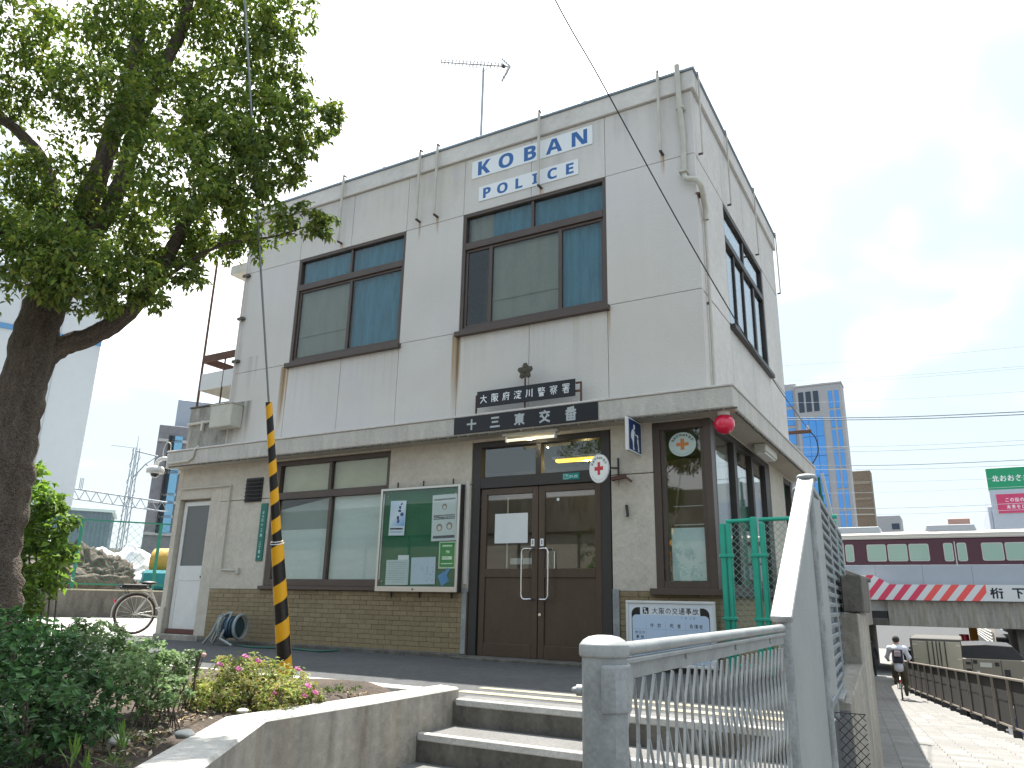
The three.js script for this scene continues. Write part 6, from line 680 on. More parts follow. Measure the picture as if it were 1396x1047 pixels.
{ const t = thing('brown_tower', 'slim brown tower block behind the office tower', 'building', [-11, -1, -175]); B(-17, -10.6, -1.2, 30, -176, -172, 0.05).build('wall', surf([0.24, 0.19, 0.14], { n: 256, size: 10, amt: 0.1, seed: 93 }), t); for (let f = 0; f < 8; f++) B(-16.5, -10.9, 3.2 + f * 3.4, 3.7 + f * 3.4, -172, -171.9, 0).build('band', std({ color: lin(0.33, 0.27, 0.2) }), t); const u = thing('grey_block', 'small grey apartment block at the foot of the brown tower', 'building', [-9, -1, -230]); B(-14.2, -8.3, -1.2, 26, -240, -228, 0.05).build('wall', facadeGrey, u); for (let f = 0; f < 7; f++) B(-10.6, -8.7, 3 + f * 3.2, 4.6 + f * 3.2, -228, -227.9, 0).build('window', darkLouv, u); }
{
  const z = -81, t = thing('bank_building', 'white tiled building with green and red signboards beyond the railway', 'building', [12, -1, z - 8]); const wt = surf([0.50, 0.53, 0.60], { n: 256, size: 3, cells: 20, amt: 0.06, fine: 0.06, seed: 94, rough: 0.6 });
  B(6.55, 24, -1.2, 12.5, z - 14, z, 0.05).build('wall', wt, t); B(6.2, 6.54, -1.2, 10.9, z - 13.9, z - 0.3, 0.05).build('wall', wt, t); B(6.5, 24, 12.5, 14.7, z - 1, z - 0.05, 0.03).build('sign_frame', M.white, t);
  face(8, 2.16, V(10.5, 13.58, z - 0.03)).build('green_sign', flat(canvasTex(1024, 276, (c, w, h) => { c.fillStyle = '#1c9a6c'; c.fillRect(0, 0, w, h); c.fillStyle = '#eef3ee'; write(c, '北おおさか', 58, 88, 74, 92, 10, 11); }), 0.5), t, 'k');
  B(7.02, 14, 10.1, 12.05, z + 0.002, z + 0.08, 0.02).build('sign_frame', M.white, t); face(6.9, 1.9, V(10.5, 11.07, z + 0.084)).build('red_sign', flat(canvasTex(1024, 282, (c, w, h) => { c.fillStyle = '#cf4470'; c.fillRect(0, 0, w, h); c.fillStyle = '#f3e6ea'; write(c, 'この街の', 104, 56, 54, 66, 8, 8); write(c, '未来をひら', 112, 158, 54, 66, 8, 7); }), 0.5), t, 'k');
  for (const x of [9.2, 9.95]) B(x, x + 0.45, 8.7, 9.3, z + 0.002, z + 0.06, 0.01).build('window', M.greenDark, t); for (let f = 0; f < 3; f++) for (let k = 0; k < 6; k++) B(11 + k * 2, 12.2 + k * 2, 1 + f * 3, 2.6 + f * 3, z + 0.002, z + 0.05, 0).build('window', darkLouv, t);
}
{ const c = at(1308, 716, 120), t = thing('pink_rooftop', 'small pinkish rooftop box beyond the train', 'building', [c.x, 0, c.z]); B(c.x - 1.3, c.x + 1.3, 0, c.y + 0.9, c.z - 4, c.z, 0.05).build('wall', std({ color: lin(0.5, 0.3, 0.24), roughness: 0.8 }), t); }
// ---------- overhead wires on the right ----------
{
  const wm = std({ color: lin(0.16, 0.20, 0.24), roughness: 0.6 }), wl = std({ color: lin(0.32, 0.37, 0.40), roughness: 0.6 }), G = 'railway overhead wires at the right';
  const lines = [[498, 470, 0.02, 0], [519, 497, 0.02, 0], [524, 500, 0.02, 0], [549, 532, 0.02, 0], [569, 560, 0.07, 1], [571.5, 564, 0.07, 1], [609, 599, 0.03, 0], [616, 605, 0.03, 1], [634, 626, 0.045, 1], [639, 633, 0.03, 0], [656, 650, 0.02, 0], [672, 662, 0.02, 0], [692, 685, 0.03, 0], [700, 694, 0.025, 0]];
  const where = ['topmost faint', 'second faint', 'third faint', 'fourth faint', 'upper thick dark', 'lower thick dark', 'faint upper middle', 'dark upper middle', 'dark middle', 'faint middle', 'faint lower middle', 'faint lower', 'second lowest', 'lowest'];
  lines.forEach(([y0, y1, r, dark], i) => { const D = 46 + (i % 4) * 2, a = at(1060, y0 + 1, D), e = at(1420, y1, D), m = a.clone().add(e).multiplyScalar(0.5).add(V(0, -0.12, 0)), p = new P(); const d = e.clone().sub(a); p.tube([a.clone().addScaledVector(d, -0.8).add(V(0, 0.3, 0)), a, m, e, e.clone().addScaledVector(d, 1).add(V(0, 0.35, 0))], r * 0.42, 5, 40); single('overhead_wire', where[i] + ' overhead wire crossing the sky right of the police box', 'wire', p, dark ? wm : wl, G); });
}
// ---------- near cables ----------
{
  const a = at(757, 0, 6.5), e = at(1104, 588, 16.5), d = e.clone().sub(a); const pts = [a.clone().addScaledVector(d, -0.55).add(V(0, 1.6, 0)), a]; for (const [x, y, D] of [[812, 97, 6.9], [860, 185, 7.3], [930, 312, 7.95], [1000, 432, 8.9], [1050, 512, 10.6]]) { pts.push(at(x, y, D)); } pts.push(e);
  single('service_cable', 'black cable running down across the sky past the front corner', 'cable', new P().tube(pts, 0.0075, 6, 90), M.black);
  const t = thing('cable_bracket', 'rusty steel bracket arm behind the building holding the cable', 'bracket', [e.x, e.y, e.z]); const l = at(1074, 590, 16.5); new P().bar(l.clone().add(V(-0.6, 0, 0)), e.clone().add(V(0.03, 0, 0)), 0.05, 0.07).build('arm', M.rust, t); new P().tube([e.clone(), e.clone().add(V(0.10, -0.15, 0)), e.clone().add(V(0.12, -0.45, 0)), at(1106, 635, 16.5), at(1098, 650, 16.5)], 0.014, 6).build('cable', M.black, t); new P().cyl(e.clone().add(V(-0.03, 0.03, 0)), e.clone().add(V(-0.03, 0.13, 0)), 0.03, 0.02, 8).build('insulator', M.cream, t);
}
{ // guy wire with striped cover
  const t0 = at(330, -60, 4.9), b = at(389, 925, 6.2), t = thing('guy_wire', 'steel guy wire with black and yellow striped cover standing in the planter', 'guy wire', [b.x, 0, b.z]); const f = (y) => { const k = (y + 60) / 985; return t0.clone().lerp(b, 0).addScaledVector(b.clone().sub(t0), k); };
  // find points along the 3D line by image row
  const row = (y) => { let lo = 0, hi = 1; for (let i = 0; i < 40; i++) { const k = (lo + hi) / 2, q = t0.clone().lerp(b, k).sub(CAM).applyQuaternion(QC.clone().invert()), py = PY / 2 - FOCAL * q.y / -q.z; py < y ? lo = k : hi = k; } return t0.clone().lerp(b, lo); };
  const dir = b.clone().sub(t0).normalize(); new P().cyl(t0.clone().addScaledVector(dir, -4), row(560), 0.008, 0.008, 6).build('wire', std({ color: lin(0.22, 0.24, 0.25), roughness: 0.5, metalness: 0.5 }), t);
  const stripe = (n) => std({ map: canvasTex(64, 512, (x, w, h) => { x.fillStyle = '#17181a'; x.fillRect(0, 0, w, h); x.fillStyle = '#e0a418'; const q = h / n; for (let k = -1; k <= n; k++) { x.beginPath(); x.moveTo(0, k * q + q * 0.95); x.lineTo(0, k * q + q * 0.47); x.lineTo(w, k * q - q * 0.05); x.lineTo(w, k * q + q * 0.43); x.fill(); } }), roughness: 0.38 });
  const cover = (ya, yb, r0, r1, n, nm) => { const A = row(ya), E = row(yb), g = new THREE.CylinderGeometry(r0, r1, A.distanceTo(E), 22, 1, false); g.rotateY(2.2); g.applyQuaternion(new THREE.Quaternion().setFromUnitVectors(Yup, A.clone().sub(E).normalize())); g.translate((A.x + E.x) / 2, (A.y + E.y) / 2, (A.z + E.z) / 2); new P().add(g).build(nm, stripe(n), t, 'k'); return [A, E]; };
  cover(548, 742, 0.024, 0.037, 5, 'upper_cover'); cover(738, 930, 0.046, 0.056, 3.6, 'lower_cover'); new P().cyl(row(735), row(741), 0.03, 0.05, 14).build('collar', M.paper, t);
}
{ // hose reel and hose at the wall foot
  const b = V(-7.15, 0, 0.42), t = thing('hose_reel', 'grey and blue garden hose reel standing at the wall foot', 'hose reel', [b.x, 0, b.z]), gm = std({ color: lin(0.30, 0.33, 0.33), roughness: 0.6 });
  const C = V(b.x + 0.05, 0.26, b.z - 0.02); for (const s of [-0.13, 0.13]) { const T = new THREE.TorusGeometry(0.17, 0.022, 8, 24); T.rotateY(Math.PI / 2 + 0.25); T.translate(C.x + s * Math.cos(0.25), C.y, C.z - s * 0.25); new P().add(T).build('drum_side', gm, t); }
  new P().cyl(C.clone().add(V(-0.11, 0, 0.027)), C.clone().add(V(0.11, 0, -0.027)), 0.13, 0.13, 20).build('drum', std({ color: lin(0.03, 0.07, 0.08), roughness: 0.7 }), t); const hose = new P(); for (let k = 0; k < 5; k++) { const T = new THREE.TorusGeometry(0.145, 0.013, 6, 24); T.rotateY(Math.PI / 2 + 0.25); T.translate(C.x + (k - 2) * 0.04, C.y, C.z - (k - 2) * 0.01); hose.add(T); } hose.build('hose_coil', std({ color: lin(0.035, 0.075, 0.12), roughness: 0.5 }), t);
  new P().path([V(b.x - 0.30, 0.012, b.z + 0.02), V(b.x - 0.18, 0.2, b.z), V(b.x - 0.08, 0.44, b.z), V(b.x + 0.08, 0.46, b.z + 0.05), V(b.x + 0.02, 0.1, b.z + 0.16), V(b.x + 0.28, 0.012, b.z + 0.16)], 0.018, 8).path([V(b.x - 0.34, 0.012, b.z + 0.16), V(b.x - 0.2, 0.16, b.z + 0.14), V(b.x - 0.1, 0.42, b.z + 0.1)], 0.018, 8).bar(V(b.x - 0.15, 0.05, b.z + 0.17), V(b.x - 0.06, 0.44, b.z + 0.1), 0.07, 0.02).build('stand', gm, t);
  single('garden_hose', 'green garden hose lying on the asphalt along the wall foot', 'hose', new P().tube([V(-6.9, 0.014, 0.45), V(-6.4, 0.014, 0.6), V(-5.9, 0.014, 0.42), V(-5.6, 0.014, 0.5), V(-5.2, 0.014, 0.55), V(-5.0, 0.03, 0.4)], 0.014, 6, 60), std({ color: lin(0.02, 0.10, 0.07), roughness: 0.5 }));
}
// ---------- left background ----------
{ const a = V(-24, 0, 3.0), e = V(-10.4, 0, -17.5), t = thing('low_wall', 'low stained concrete wall with green mesh fence along the side road', 'wall', [-17, 0, -7]), d = e.clone().sub(a).normalize(); new P().bar(V(a.x, 0.38, a.z), V(e.x, 0.38, e.z), 0.25, 0.78, 0.01).build('wall', M.concreteDark, t); new P().bar(V(a.x, 0.79, a.z), V(e.x, 0.79, e.z), 0.27, 0.04, 0.01).build('coping', surf([0.36, 0.33, 0.24], { n: 128, size: 1, seed: 95 }), t);
  const n = 12; for (let k = 0; k <= n; k++) { const q = a.clone().lerp(e, k / n + 0.022); new P().cyl(V(q.x, 0.8, q.z), V(q.x, 2.72, q.z), 0.045, 0.045, 8).build('post', M.greenDark, t); } new P().bar(V(a.x, 2.72, a.z), V(e.x, 2.72, e.z), 0.04, 0.04, 0).build('top_rail', M.greenDark, t); new P().bar(V(a.x, 0.95, a.z), V(e.x, 0.95, e.z), 0.04, 0.04, 0).build('bottom_rail', M.greenDark, t);
  const p = new P(), L = a.distanceTo(e); for (let s = 0; s < L - 1.8; s += 0.22) { const q = a.clone().addScaledVector(d, s), w = a.clone().addScaledVector(d, s + 1.75); p.cyl(V(q.x, 0.95, q.z), V(w.x, 2.7, w.z), 0.004, 0.004, 3, true).cyl(V(w.x, 0.95, w.z), V(q.x, 2.7, q.z), 0.004, 0.004, 3, true); } p.build('wire_mesh', M.greenDark, t); }
function heap(name, label, cat, c, rx, ry, rz, mat, seed, rough = 0) { const g = new THREE.SphereGeometry(1, 96, 48, 0, Math.PI * 2, 0, Math.PI / 2), p = g.attributes.position, f = fbm(6, seed, 4), h = fbm(44, seed + 7, 3, 2, 1); for (let i = 0; i < p.count; i++) { const x = p.getX(i), y = p.getY(i), z = p.getZ(i), A = Math.atan2(z, x) / 6.283 + 0.5, k = 0.75 + 0.5 * f(A, y) + rough * (h(A, y) - 0.5); p.setXYZ(i, x * rx * k, y * ry * k, z * rz * k); } g.computeVertexNormals(); g.translate(c.x, c.y, c.z); return single(name, label, cat, new P().add(g), mat, null); }
heap('dirt_pile', 'brown pile of excavated earth behind the green mesh fence', 'pile', V(-23.6, 0, -6.8), 2.3, 2.1, 3.0, M.dirt, 311, 0.2);
const tarp = std({ color: lin(0.72, 0.73, 0.74), roughness: 0.7 }); heap('tarpaulin_mound', 'white tarpaulin covered mound left of the excavator, nearest the shed', 'mound', V(-28.6, 0, -8.4), 2.4, 2.5, 2.0, tarp, 312); heap('tarpaulin_mound', 'white tarpaulin covered mound between the earth pile and the excavator', 'mound', V(-27.0, 0, -10.9), 2.2, 2.45, 1.7, tarp, 313); heap('tarpaulin_mound', 'white tarpaulin covered mound right behind the excavator', 'mound', V(-26.0, 0, -13.4), 2.0, 2.3, 1.7, tarp, 314);
{ const c = at(240, 800, 33), t = thing('excavator', 'yellow and teal excavator parked behind the fence, partly hidden by the police box', 'excavator', [c.x, 0, c.z]), yel = std({ color: lin(0.42, 0.25, 0.03), roughness: 0.5 }), teal = std({ color: lin(0.02, 0.22, 0.25), roughness: 0.5 }); const y0 = 0.75;
  new P().obox(V(c.x, y0 + 0.5, c.z), 2.1, 0.7, 1.9, [0, 0.6, 0], 0.12).build('counterweight', teal, t); { const g = new THREE.CylinderGeometry(0.55, 0.6, 1.9, 20, 1, false, 0, Math.PI * 2); g.scale(1, 1, 1); g.rotateZ(Math.PI / 2); g.rotateY(0.6); g.translate(c.x, y0 + 1.15, c.z); new P().add(g).build('engine_cover', yel, t); } new P().ball(V(c.x, y0 + 1.45, c.z), 0.5, 16, 1.3, 0.7, 1.1).build('hood', M.white, t); new P().obox(V(c.x + 1.2, y0 + 1.5, c.z - 0.9), 0.95, 1.6, 1.2, [0, 0.6, 0], 0.06).build('cab', yel, t); new P().obox(V(c.x + 0.4, 0.4, c.z - 0.3), 2.6, 0.7, 1.7, [0, 0.6, 0], 0.15).build('track', M.black, t); new P().bar(V(c.x + 1.6, y0 + 1.0, c.z - 1.4), V(c.x + 3.8, y0 + 3.2, c.z - 3), 0.3, 0.4).bar(V(c.x + 3.8, y0 + 3.2, c.z - 3), V(c.x + 5, y0 + 0.6, c.z - 3.9), 0.25, 0.3).build('boom', yel, t); }
{ const a = V(-41, 0, -8.2), e = V(-35.8, 0, -15.7), t = thing('site_shed', 'blue grey corrugated site shed behind the fence', 'shed', [-38, 0, -12]), m = surf([0.095, 0.14, 0.17], { n: 128, size: 2, amt: 0.1, seed: 96, rough: 0.6 }), d = e.clone().sub(a), L = d.length(), yaw = Math.atan2(-d.z, d.x), c = a.clone().add(e).multiplyScalar(0.5), nrm = V(-d.z, 0, d.x).normalize(); if (nrm.dot(CAM.clone().sub(c)) < 0) nrm.negate(); new P().obox(V(c.x - nrm.x * 2, 2.4, c.z - nrm.z * 2), L, 4.8, 4, [0, yaw, 0], 0).build('wall', m, t); for (let k = 0; k < 44; k++) { const q = a.clone().addScaledVector(d, (k + 0.5) / 44); new P().obox(V(q.x, 2.4, q.z), L / 88, 4.8, 0.06, [0, yaw, 0], 0).build('panel_rib', m, t); } new P().obox(V(c.x - nrm.x * 2, 4.88, c.z - nrm.z * 2), L + 0.3, 0.16, 4.4, [0, yaw, 0], 0.02).build('roof', std({ color: lin(0.4, 0.5, 0.5), roughness: 0.6 }), t); for (const s of [0.02, 0.55]) { const q = a.clone().addScaledVector(d, s); new P().cyl(V(q.x + nrm.x * 0.1, 0, q.z + nrm.z * 0.1), V(q.x + nrm.x * 0.1, 4.7, q.z + nrm.z * 0.1), 0.07).build('pipe', M.greenDark, t); } }
function facing(D, px0, px1, py0, py1) { const a = at(px0, py0, D), b = at(px1, py0, D), top = at(px0, py1, D).y, d = b.clone().sub(a); return { a, b, d, L: Math.hypot(d.x, d.z), yaw: Math.atan2(-d.z, d.x), c: a.clone().add(b).multiplyScalar(0.5), top }; }
{ const f = facing(58, -260, 96, 700, 395), t = thing('white_hall', 'large plain white building with a thin blue stripe behind the tree', 'building', [f.c.x, 0, f.c.z]), n = V(f.c.x - CAM.x, 0, f.c.z - CAM.z).normalize(), H = 22; const m = surf([0.56, 0.585, 0.60], { n: 256, size: 14, amt: 0.05, fine: 0.02, seed: 97, rough: 0.7 }); new P().obox(V(f.c.x + n.x * 9, H / 2, f.c.z + n.z * 9), f.L, H, 18, [0, f.yaw, 0], 0.05).build('wall', m, t); new P().obox(V(f.c.x - n.x * 0.03, 17.6, f.c.z - n.z * 0.03), f.L, 0.35, 0.12, [0, f.yaw, 0], 0).build('stripe', std({ color: lin(0.12, 0.28, 0.5) }), t); for (let k = 1; k < 5; k++) { const q = f.a.clone().addScaledVector(f.d, k / 5); new P().obox(V(q.x - n.x * 0.02, H / 2, q.z - n.z * 0.02), 0.04, H, 0.05, [0, f.yaw, 0], 0).build('joint', facadeGrey, t); } }
{ const f = facing(72, 190, 300, 760, 580), t = thing('grey_block', 'grey building with blue vertical strip behind the left corner of the police box', 'building', [f.c.x, 0, f.c.z]), n = V(f.c.x - CAM.x, 0, f.c.z - CAM.z).normalize(), H = 15.2; const m = surf([0.20, 0.20, 0.22], { n: 256, size: 10, amt: 0.1, seed: 98, rough: 0.8 }); new P().obox(V(f.c.x + n.x * 6, H / 2, f.c.z + n.z * 6), f.L, H, 12, [0, f.yaw, 0], 0.05).build('wall', m, t); const at2 = (s, y, w, h, mm, nm) => { const q = f.a.clone().addScaledVector(f.d, s); new P().obox(V(q.x - n.x * 0.06, y, q.z - n.z * 0.06), w, h, 0.2, [0, f.yaw, 0], 0).build(nm, mm, t); }; at2(0.24, 10, 1.0, 8.5, std({ color: lin(0.18, 0.42, 0.62), roughness: 0.3 }), 'window'); for (let k = 0; k < 4; k++) at2(0.24, 7.2 + k * 1.9, 1.1, 0.25, M.white, 'band'); at2(0.18, 10, 0.5, 8.5, M.black, 'window'); for (let k = 0; k < 5; k++) at2(0.5, 3 + k * 2.7, f.L * 0.98, 0.25, facadeGrey, 'band'); new P().obox(V(f.a.x + f.d.x * 0.45 + n.x * 3, H + 1.4, f.a.z + f.d.z * 0.45 + n.z * 3), 3.4, 2.8, 3, [0, f.yaw, 0], 0.05).build('roof_tank', std({ color: lin(0.32, 0.36, 0.42), roughness: 0.5 }), t); }
{ // railway lattice masts and beams
  const st = std({ color: lin(0.33, 0.36, 0.39), roughness: 0.6, metalness: 0.3 }); const mast = (b, H, w, p) => { for (const [sx, sz] of [[-1, -1], [1, -1], [1, 1], [-1, 1]]) p.cyl(V(b.x + sx * w, 0, b.z + sz * w), V(b.x + sx * w * 0.6, H, b.z + sz * w * 0.6), 0.05, 0.04, 4); for (let y = 0, s = 1; y < H - 0.6; y += 0.6, s = -s) { p.cyl(V(b.x - s * w * 0.9, y, b.z - w), V(b.x + s * w * 0.9, y + 0.6, b.z - w), 0.025, 0.025, 3); p.cyl(V(b.x - s * w * 0.9, y, b.z + w), V(b.x + s * w * 0.9, y + 0.6, b.z + w), 0.025, 0.025, 3); } };
  const b = at(165, 745, 60), H = at(176, 610, 60).y, t = thing('lattice_mast', 'steel lattice railway mast behind the site shed', 'mast', [b.x, 0, b.z]), p = new P(); mast(b, H, 0.24, p); p.build('mast', st, t); const e = at(215, 622, 60); new P().cyl(V(b.x, H - 0.2, b.z), V(e.x, e.y, e.z), 0.06, 0.06, 5).cyl(V(b.x, H - 2.2, b.z), V((b.x + e.x) / 2, H - 1.1, (b.z + e.z) / 2), 0.05, 0.05, 4).cyl(V((b.x + e.x) / 2, H - 1.1, (b.z + e.z) / 2), V(e.x, e.y - 1.0, e.z), 0.05, 0.05, 4).cyl(V((b.x + e.x) / 2, H - 1.1, (b.z + e.z) / 2), V(e.x, e.y, e.z), 0.04, 0.04, 4).build('arm', st, t); const l = at(152, 607, 60); new P().cyl(V(b.x, H, b.z), l, 0.03, 0.03, 4).cyl(V(b.x, H, b.z), V(b.x, H + 0.9, b.z), 0.03, 0.02, 4).build('arm', st, t);
  const A = at(60, 660, 60), E = at(228, 685, 60), A2 = at(60, 674, 60), E2 = at(228, 698, 60), u = thing('lattice_beam', 'steel lattice railway beam spanning above the site shed', 'beam', [A.x, A.y, A.z]), q = new P(); q.cyl(A, E, 0.06, 0.06, 5).cyl(A2, E2, 0.05, 0.05, 5); for (let k = 0; k < 22; k++) { const f0 = k / 22, f1 = (k + 1) / 22; q.cyl(k % 2 ? A.clone().lerp(E, f0) : A2.clone().lerp(E2, f0), k % 2 ? A2.clone().lerp(E2, f1) : A.clone().lerp(E, f1), 0.03, 0.03, 3); } for (let k = 0; k < 3; k++) { const c = A.clone().lerp(E, 0.27 + k * 0.012); q.cyl(c, c.clone().add(V(0, 0.8, 0)), 0.03, 0.03, 4); } q.build('truss', st, u);
  const w = at(205, 745, 62), lw = thing('trackside_wall', 'pale trackside building wall left of the distant train', 'wall', [w.x, 0, w.z]); new P().obox(V(w.x - 3, 1.9, w.z + 3), 6, 3.8, 0.3, [0, 0.9, 0], 0).build('wall', std({ color: lin(0.42, 0.38, 0.32), roughness: 0.8 }), lw);
}
{ const t = thing('unseen_shade_block', 'unseen low grey block out of view, shading the walkway before the bridge', 'building', [-6, 0, -32]); B(-11, -1.75, -0.1, 2.1, -37.8, -26.5, 0.03).build('wall', M.concrete, t); B(-11.2, -1.65, 2.1, 2.3, -38, -26.3, 0.02).build('roof', M.concreteDark, t); }  // out of view, placed to shade the walkway before the bridge
// ---------- vegetation ----------
function leafGeo(L, Wd, fold = 0.25) { const p = [0, 0, 0, -Wd / 2, fold * Wd, L * 0.45, 0, 0, L * 0.5, 0, 0, 0, 0, 0, L * 0.5, Wd / 2, fold * Wd, L * 0.45, -Wd / 2, fold * Wd, L * 0.45, 0, -0.08 * L, L, 0, 0, L * 0.5, 0, 0, L * 0.5, 0, -0.08 * L, L, Wd / 2, fold * Wd, L * 0.45]; const g = new THREE.BufferGeometry(); g.setAttribute('position', new THREE.BufferAttribute(new Float32Array(p), 3)); g.computeVertexNormals(); return g; }
const leafMat = (c, tr = 0.45) => new THREE.MeshPhysicalMaterial({ color: lin(1, 1, 1), roughness: 0.93, transmission: tr, thickness: 0, ior: 1.35, side: THREE.DoubleSide });
function foliage(name, parent, geo, mat, spots, seed, cols, { down = 0.35, size = [0.75, 1.25], kind = 'stuff' } = {}) {   // spots: {c, r:[x,y,z], n}
  const n = spots.reduce((s, q) => s + q.n, 0), im = new THREE.InstancedMesh(geo, mat, n), r = rng(seed), m = new THREE.Matrix4(), q = new THREE.Quaternion(), e = new THREE.Euler(), col = new THREE.Color(); let i = 0;
  for (const s of spots) { const tone = r(); const twigs = []; for (let k = 0; k < Math.max(4, s.n / 14); k++) { let d; do d = V(r() * 2 - 1, r() * 2 - 1, r() * 2 - 1); while (d.lengthSq() > 1); const l = Math.pow(d.length(), 0.45) / Math.max(1e-4, d.length()); twigs.push(d.multiplyScalar(l)); }
    for (let k = 0; k < s.n; k++, i++) { const tw = twigs[Math.floor(r() * twigs.length)], sp = 0.20; const p = V(s.c.x + (tw.x + (r() - 0.5) * 2 * sp) * s.r[0] - ORG.x, s.c.y + (tw.y + (r() - 0.5) * 2 * sp) * s.r[1] - ORG.y, s.c.z + (tw.z + (r() - 0.5) * 2 * sp) * s.r[2] - ORG.z); e.set((r() - 0.5) * 1.6 + down, r() * 6.283, (r() - 0.5) * 1.4, 'YXZ'); q.setFromEuler(e); const k2 = size[0] + (size[1] - size[0]) * r(); m.compose(p, q, V(k2, k2, k2)); im.setMatrixAt(i, m); const c = cols[Math.floor(r() * cols.length)], b = (0.72 + 0.5 * r()) * (0.68 + 0.62 * tone); col.setRGB(c[0] * b, c[1] * b, c[2] * b); im.setColorAt(i, col); } }
  im.name = name; if (kind) im.userData.kind = kind; shade(im); parent.add(im); return im;
}
function limb(p, pts, r0, r1, seg = 12) { const c = new THREE.CatmullRomCurve3(pts, false, 'centripetal'), n = pts.length * 7, fr = c.computeFrenetFrames(n, false), pos = [], uv = [], idx = [], nz = vnoise(9, 40, Math.round(pts[0].y * 977 + pts[0].x * 331)); for (let i = 0; i <= n; i++) { const q = c.getPointAt(i / n), r = r0 + (r1 - r0) * i / n; for (let j = 0; j <= seg; j++) { const a = j / seg * Math.PI * 2, k = r * (0.88 + 0.28 * nz(j / seg, i / n * 2)), d = fr.normals[i].clone().multiplyScalar(Math.cos(a) * k).addScaledVector(fr.binormals[i], Math.sin(a) * k); pos.push(q.x + d.x, q.y + d.y, q.z + d.z); uv.push(j / seg * Math.PI * 2 * r0, i / n * c.getLength()); } } for (let i = 0; i < n; i++) for (let j = 0; j < seg; j++) { const a = i * (seg + 1) + j, b = a + seg + 1; idx.push(a, a + 1, b, b, a + 1, b + 1); } const g = new THREE.BufferGeometry(); g.setAttribute('position', new THREE.BufferAttribute(new Float32Array(pos), 3)); g.setAttribute('uv', new THREE.BufferAttribute(new Float32Array(uv), 2)); g.setIndex(idx); g.computeVertexNormals(); return p.add(g); }
{
  const base = at(-25, 930, 6), t = thing('tree', 'large leafy tree with dark forked trunk in the planter at the left', 'tree', [base.x, 0, base.z]);
  const A = (x, y, D) => at(x, y, D); const trunk = new P(); limb(trunk, [base.clone().setY(-0.3), A(-22, 880, 6), A(-10, 740, 6), A(8, 640, 6), A(28, 545, 6), A(46, 470, 6), A(62, 420, 6), A(80, 370, 6)], 0.205, 0.125, 16); trunk.build('trunk', M.bark, t, 'k');
  const br = (pts, r0, r1) => { const p = new P(); limb(p, pts, r0, r1, 10); p.build('branch', M.bark, t, 'k'); };
  br([A(60, 490, 6), A(88, 470, 5.98), A(130, 456, 5.92), A(175, 425, 5.85), A(208, 385, 5.8), A(236, 335, 5.78), A(262, 290, 5.75), A(320, 235, 5.6)], 0.075, 0.03); br([A(78, 372, 6), A(110, 300, 6.02), A(138, 230, 6.05), A(150, 190, 6.05), A(178, 110, 6.1), A(190, 20, 6.15), A(186, -60, 6.2)], 0.082, 0.045); br([A(86, 360, 6), A(140, 300, 5.95), A(168, 240, 5.95), A(200, 130, 5.9), A(248, 40, 5.85), A(262, -30, 5.8)], 0.065, 0.04); br([A(70, 385, 6), A(62, 230, 6.2), A(20, 175, 6.3), A(-60, 130, 6.4)], 0.07, 0.03); br([A(74, 378, 6), A(20, 330, 5.7), A(-50, 260, 5.4)], 0.06, 0.03); br([A(200, 395, 5.8), A(300, 335, 5.5), A(375, 322, 5.4), A(435, 303, 5.3)], 0.016, 0.004); br([A(130, 456, 5.92), A(150, 440, 5.9), A(146, 415, 5.9)], 0.035, 0.02); br([A(200, 130, 5.9), A(300, 90, 5.95), A(380, 75, 6.0)], 0.026, 0.006);
  const S = []; const add = (px, py, rp, D, n, ry = 0.85) => { const c = at(px, py, D), k = rp / FOCAL * D * 0.9; S.push({ c, r: [k, k * ry, k * 1.15], n: Math.round(n * 1.3) }); };
  for (const q of [[15, 30, 60, 5.8, 700], [105, 70, 62, 6.2, 900], [175, 45, 55, 5.6, 800], [250, 70, 66, 6.1, 1100], [325, 35, 68, 5.7, 1150], [368, 75, 54, 5.6, 800], [392, 118, 38, 5.6, 400], [398, 12, 42, 5.5, 450], [300, -30, 70, 5.7, 1100], [210, -20, 60, 6, 800],
    [5, 115, 52, 6.4, 420], [55, 150, 50, 6.6, 420], [150, 140, 62, 5.2, 1100], [232, 150, 70, 5.6, 1250], [312, 140, 66, 5.5, 1100], [365, 165, 56, 5.5, 850], [418, 165, 42, 5.5, 460], [450, 160, 26, 5.5, 190],
    [15, 255, 60, 5.9, 800], [80, 250, 52, 5.7, 650], [165, 275, 62, 6.5, 950], [240, 235, 68, 5.05, 1200], [318, 225, 66, 5.3, 1150], [372, 215, 52, 5.5, 750], [405, 210, 28, 5.4, 220], [300, 190, 60, 5.2, 800],
    [25, 335, 52, 5.5, 700], [88, 345, 58, 5.3, 900], [155, 335, 58, 5.7, 900], [220, 310, 62, 5.9, 1000], [295, 300, 58, 5.7, 850], [355, 295, 46, 5.4, 550], [415, 300, 34, 5.2, 300], [442, 305, 22, 5.15, 140],
    [110, 392, 42, 5.4, 480], [180, 385, 42, 5.5, 450], [240, 362, 36, 5.7, 330], [290, 340, 36, 5.8, 330], [58, 372, 42, 5.3, 450], [205, 405, 24, 5.7, 130], [335, 335, 30, 5.6, 170], [262, 372, 26, 5.75, 120], [140, 415, 22, 5.5, 90],
    [-60, 60, 90, 6, 800], [-90, 220, 95, 6, 1000], [-60, 340, 80, 5.6, 900], [-200, 100, 130, 6.2, 1000], [-220, 300, 120, 6, 1000], [-30, -90, 90, 6, 600], [120, -90, 80, 6.2, 550], [270, -110, 70, 5.8, 420], [-180, -120, 120, 6.2, 700], [100, -230, 90, 6.2, 350], [150, 100, 90, 7.4, 700], [20, 220, 80, 7.4, 450], [100, 300, 70, 7.2, 600]]) add(...q);
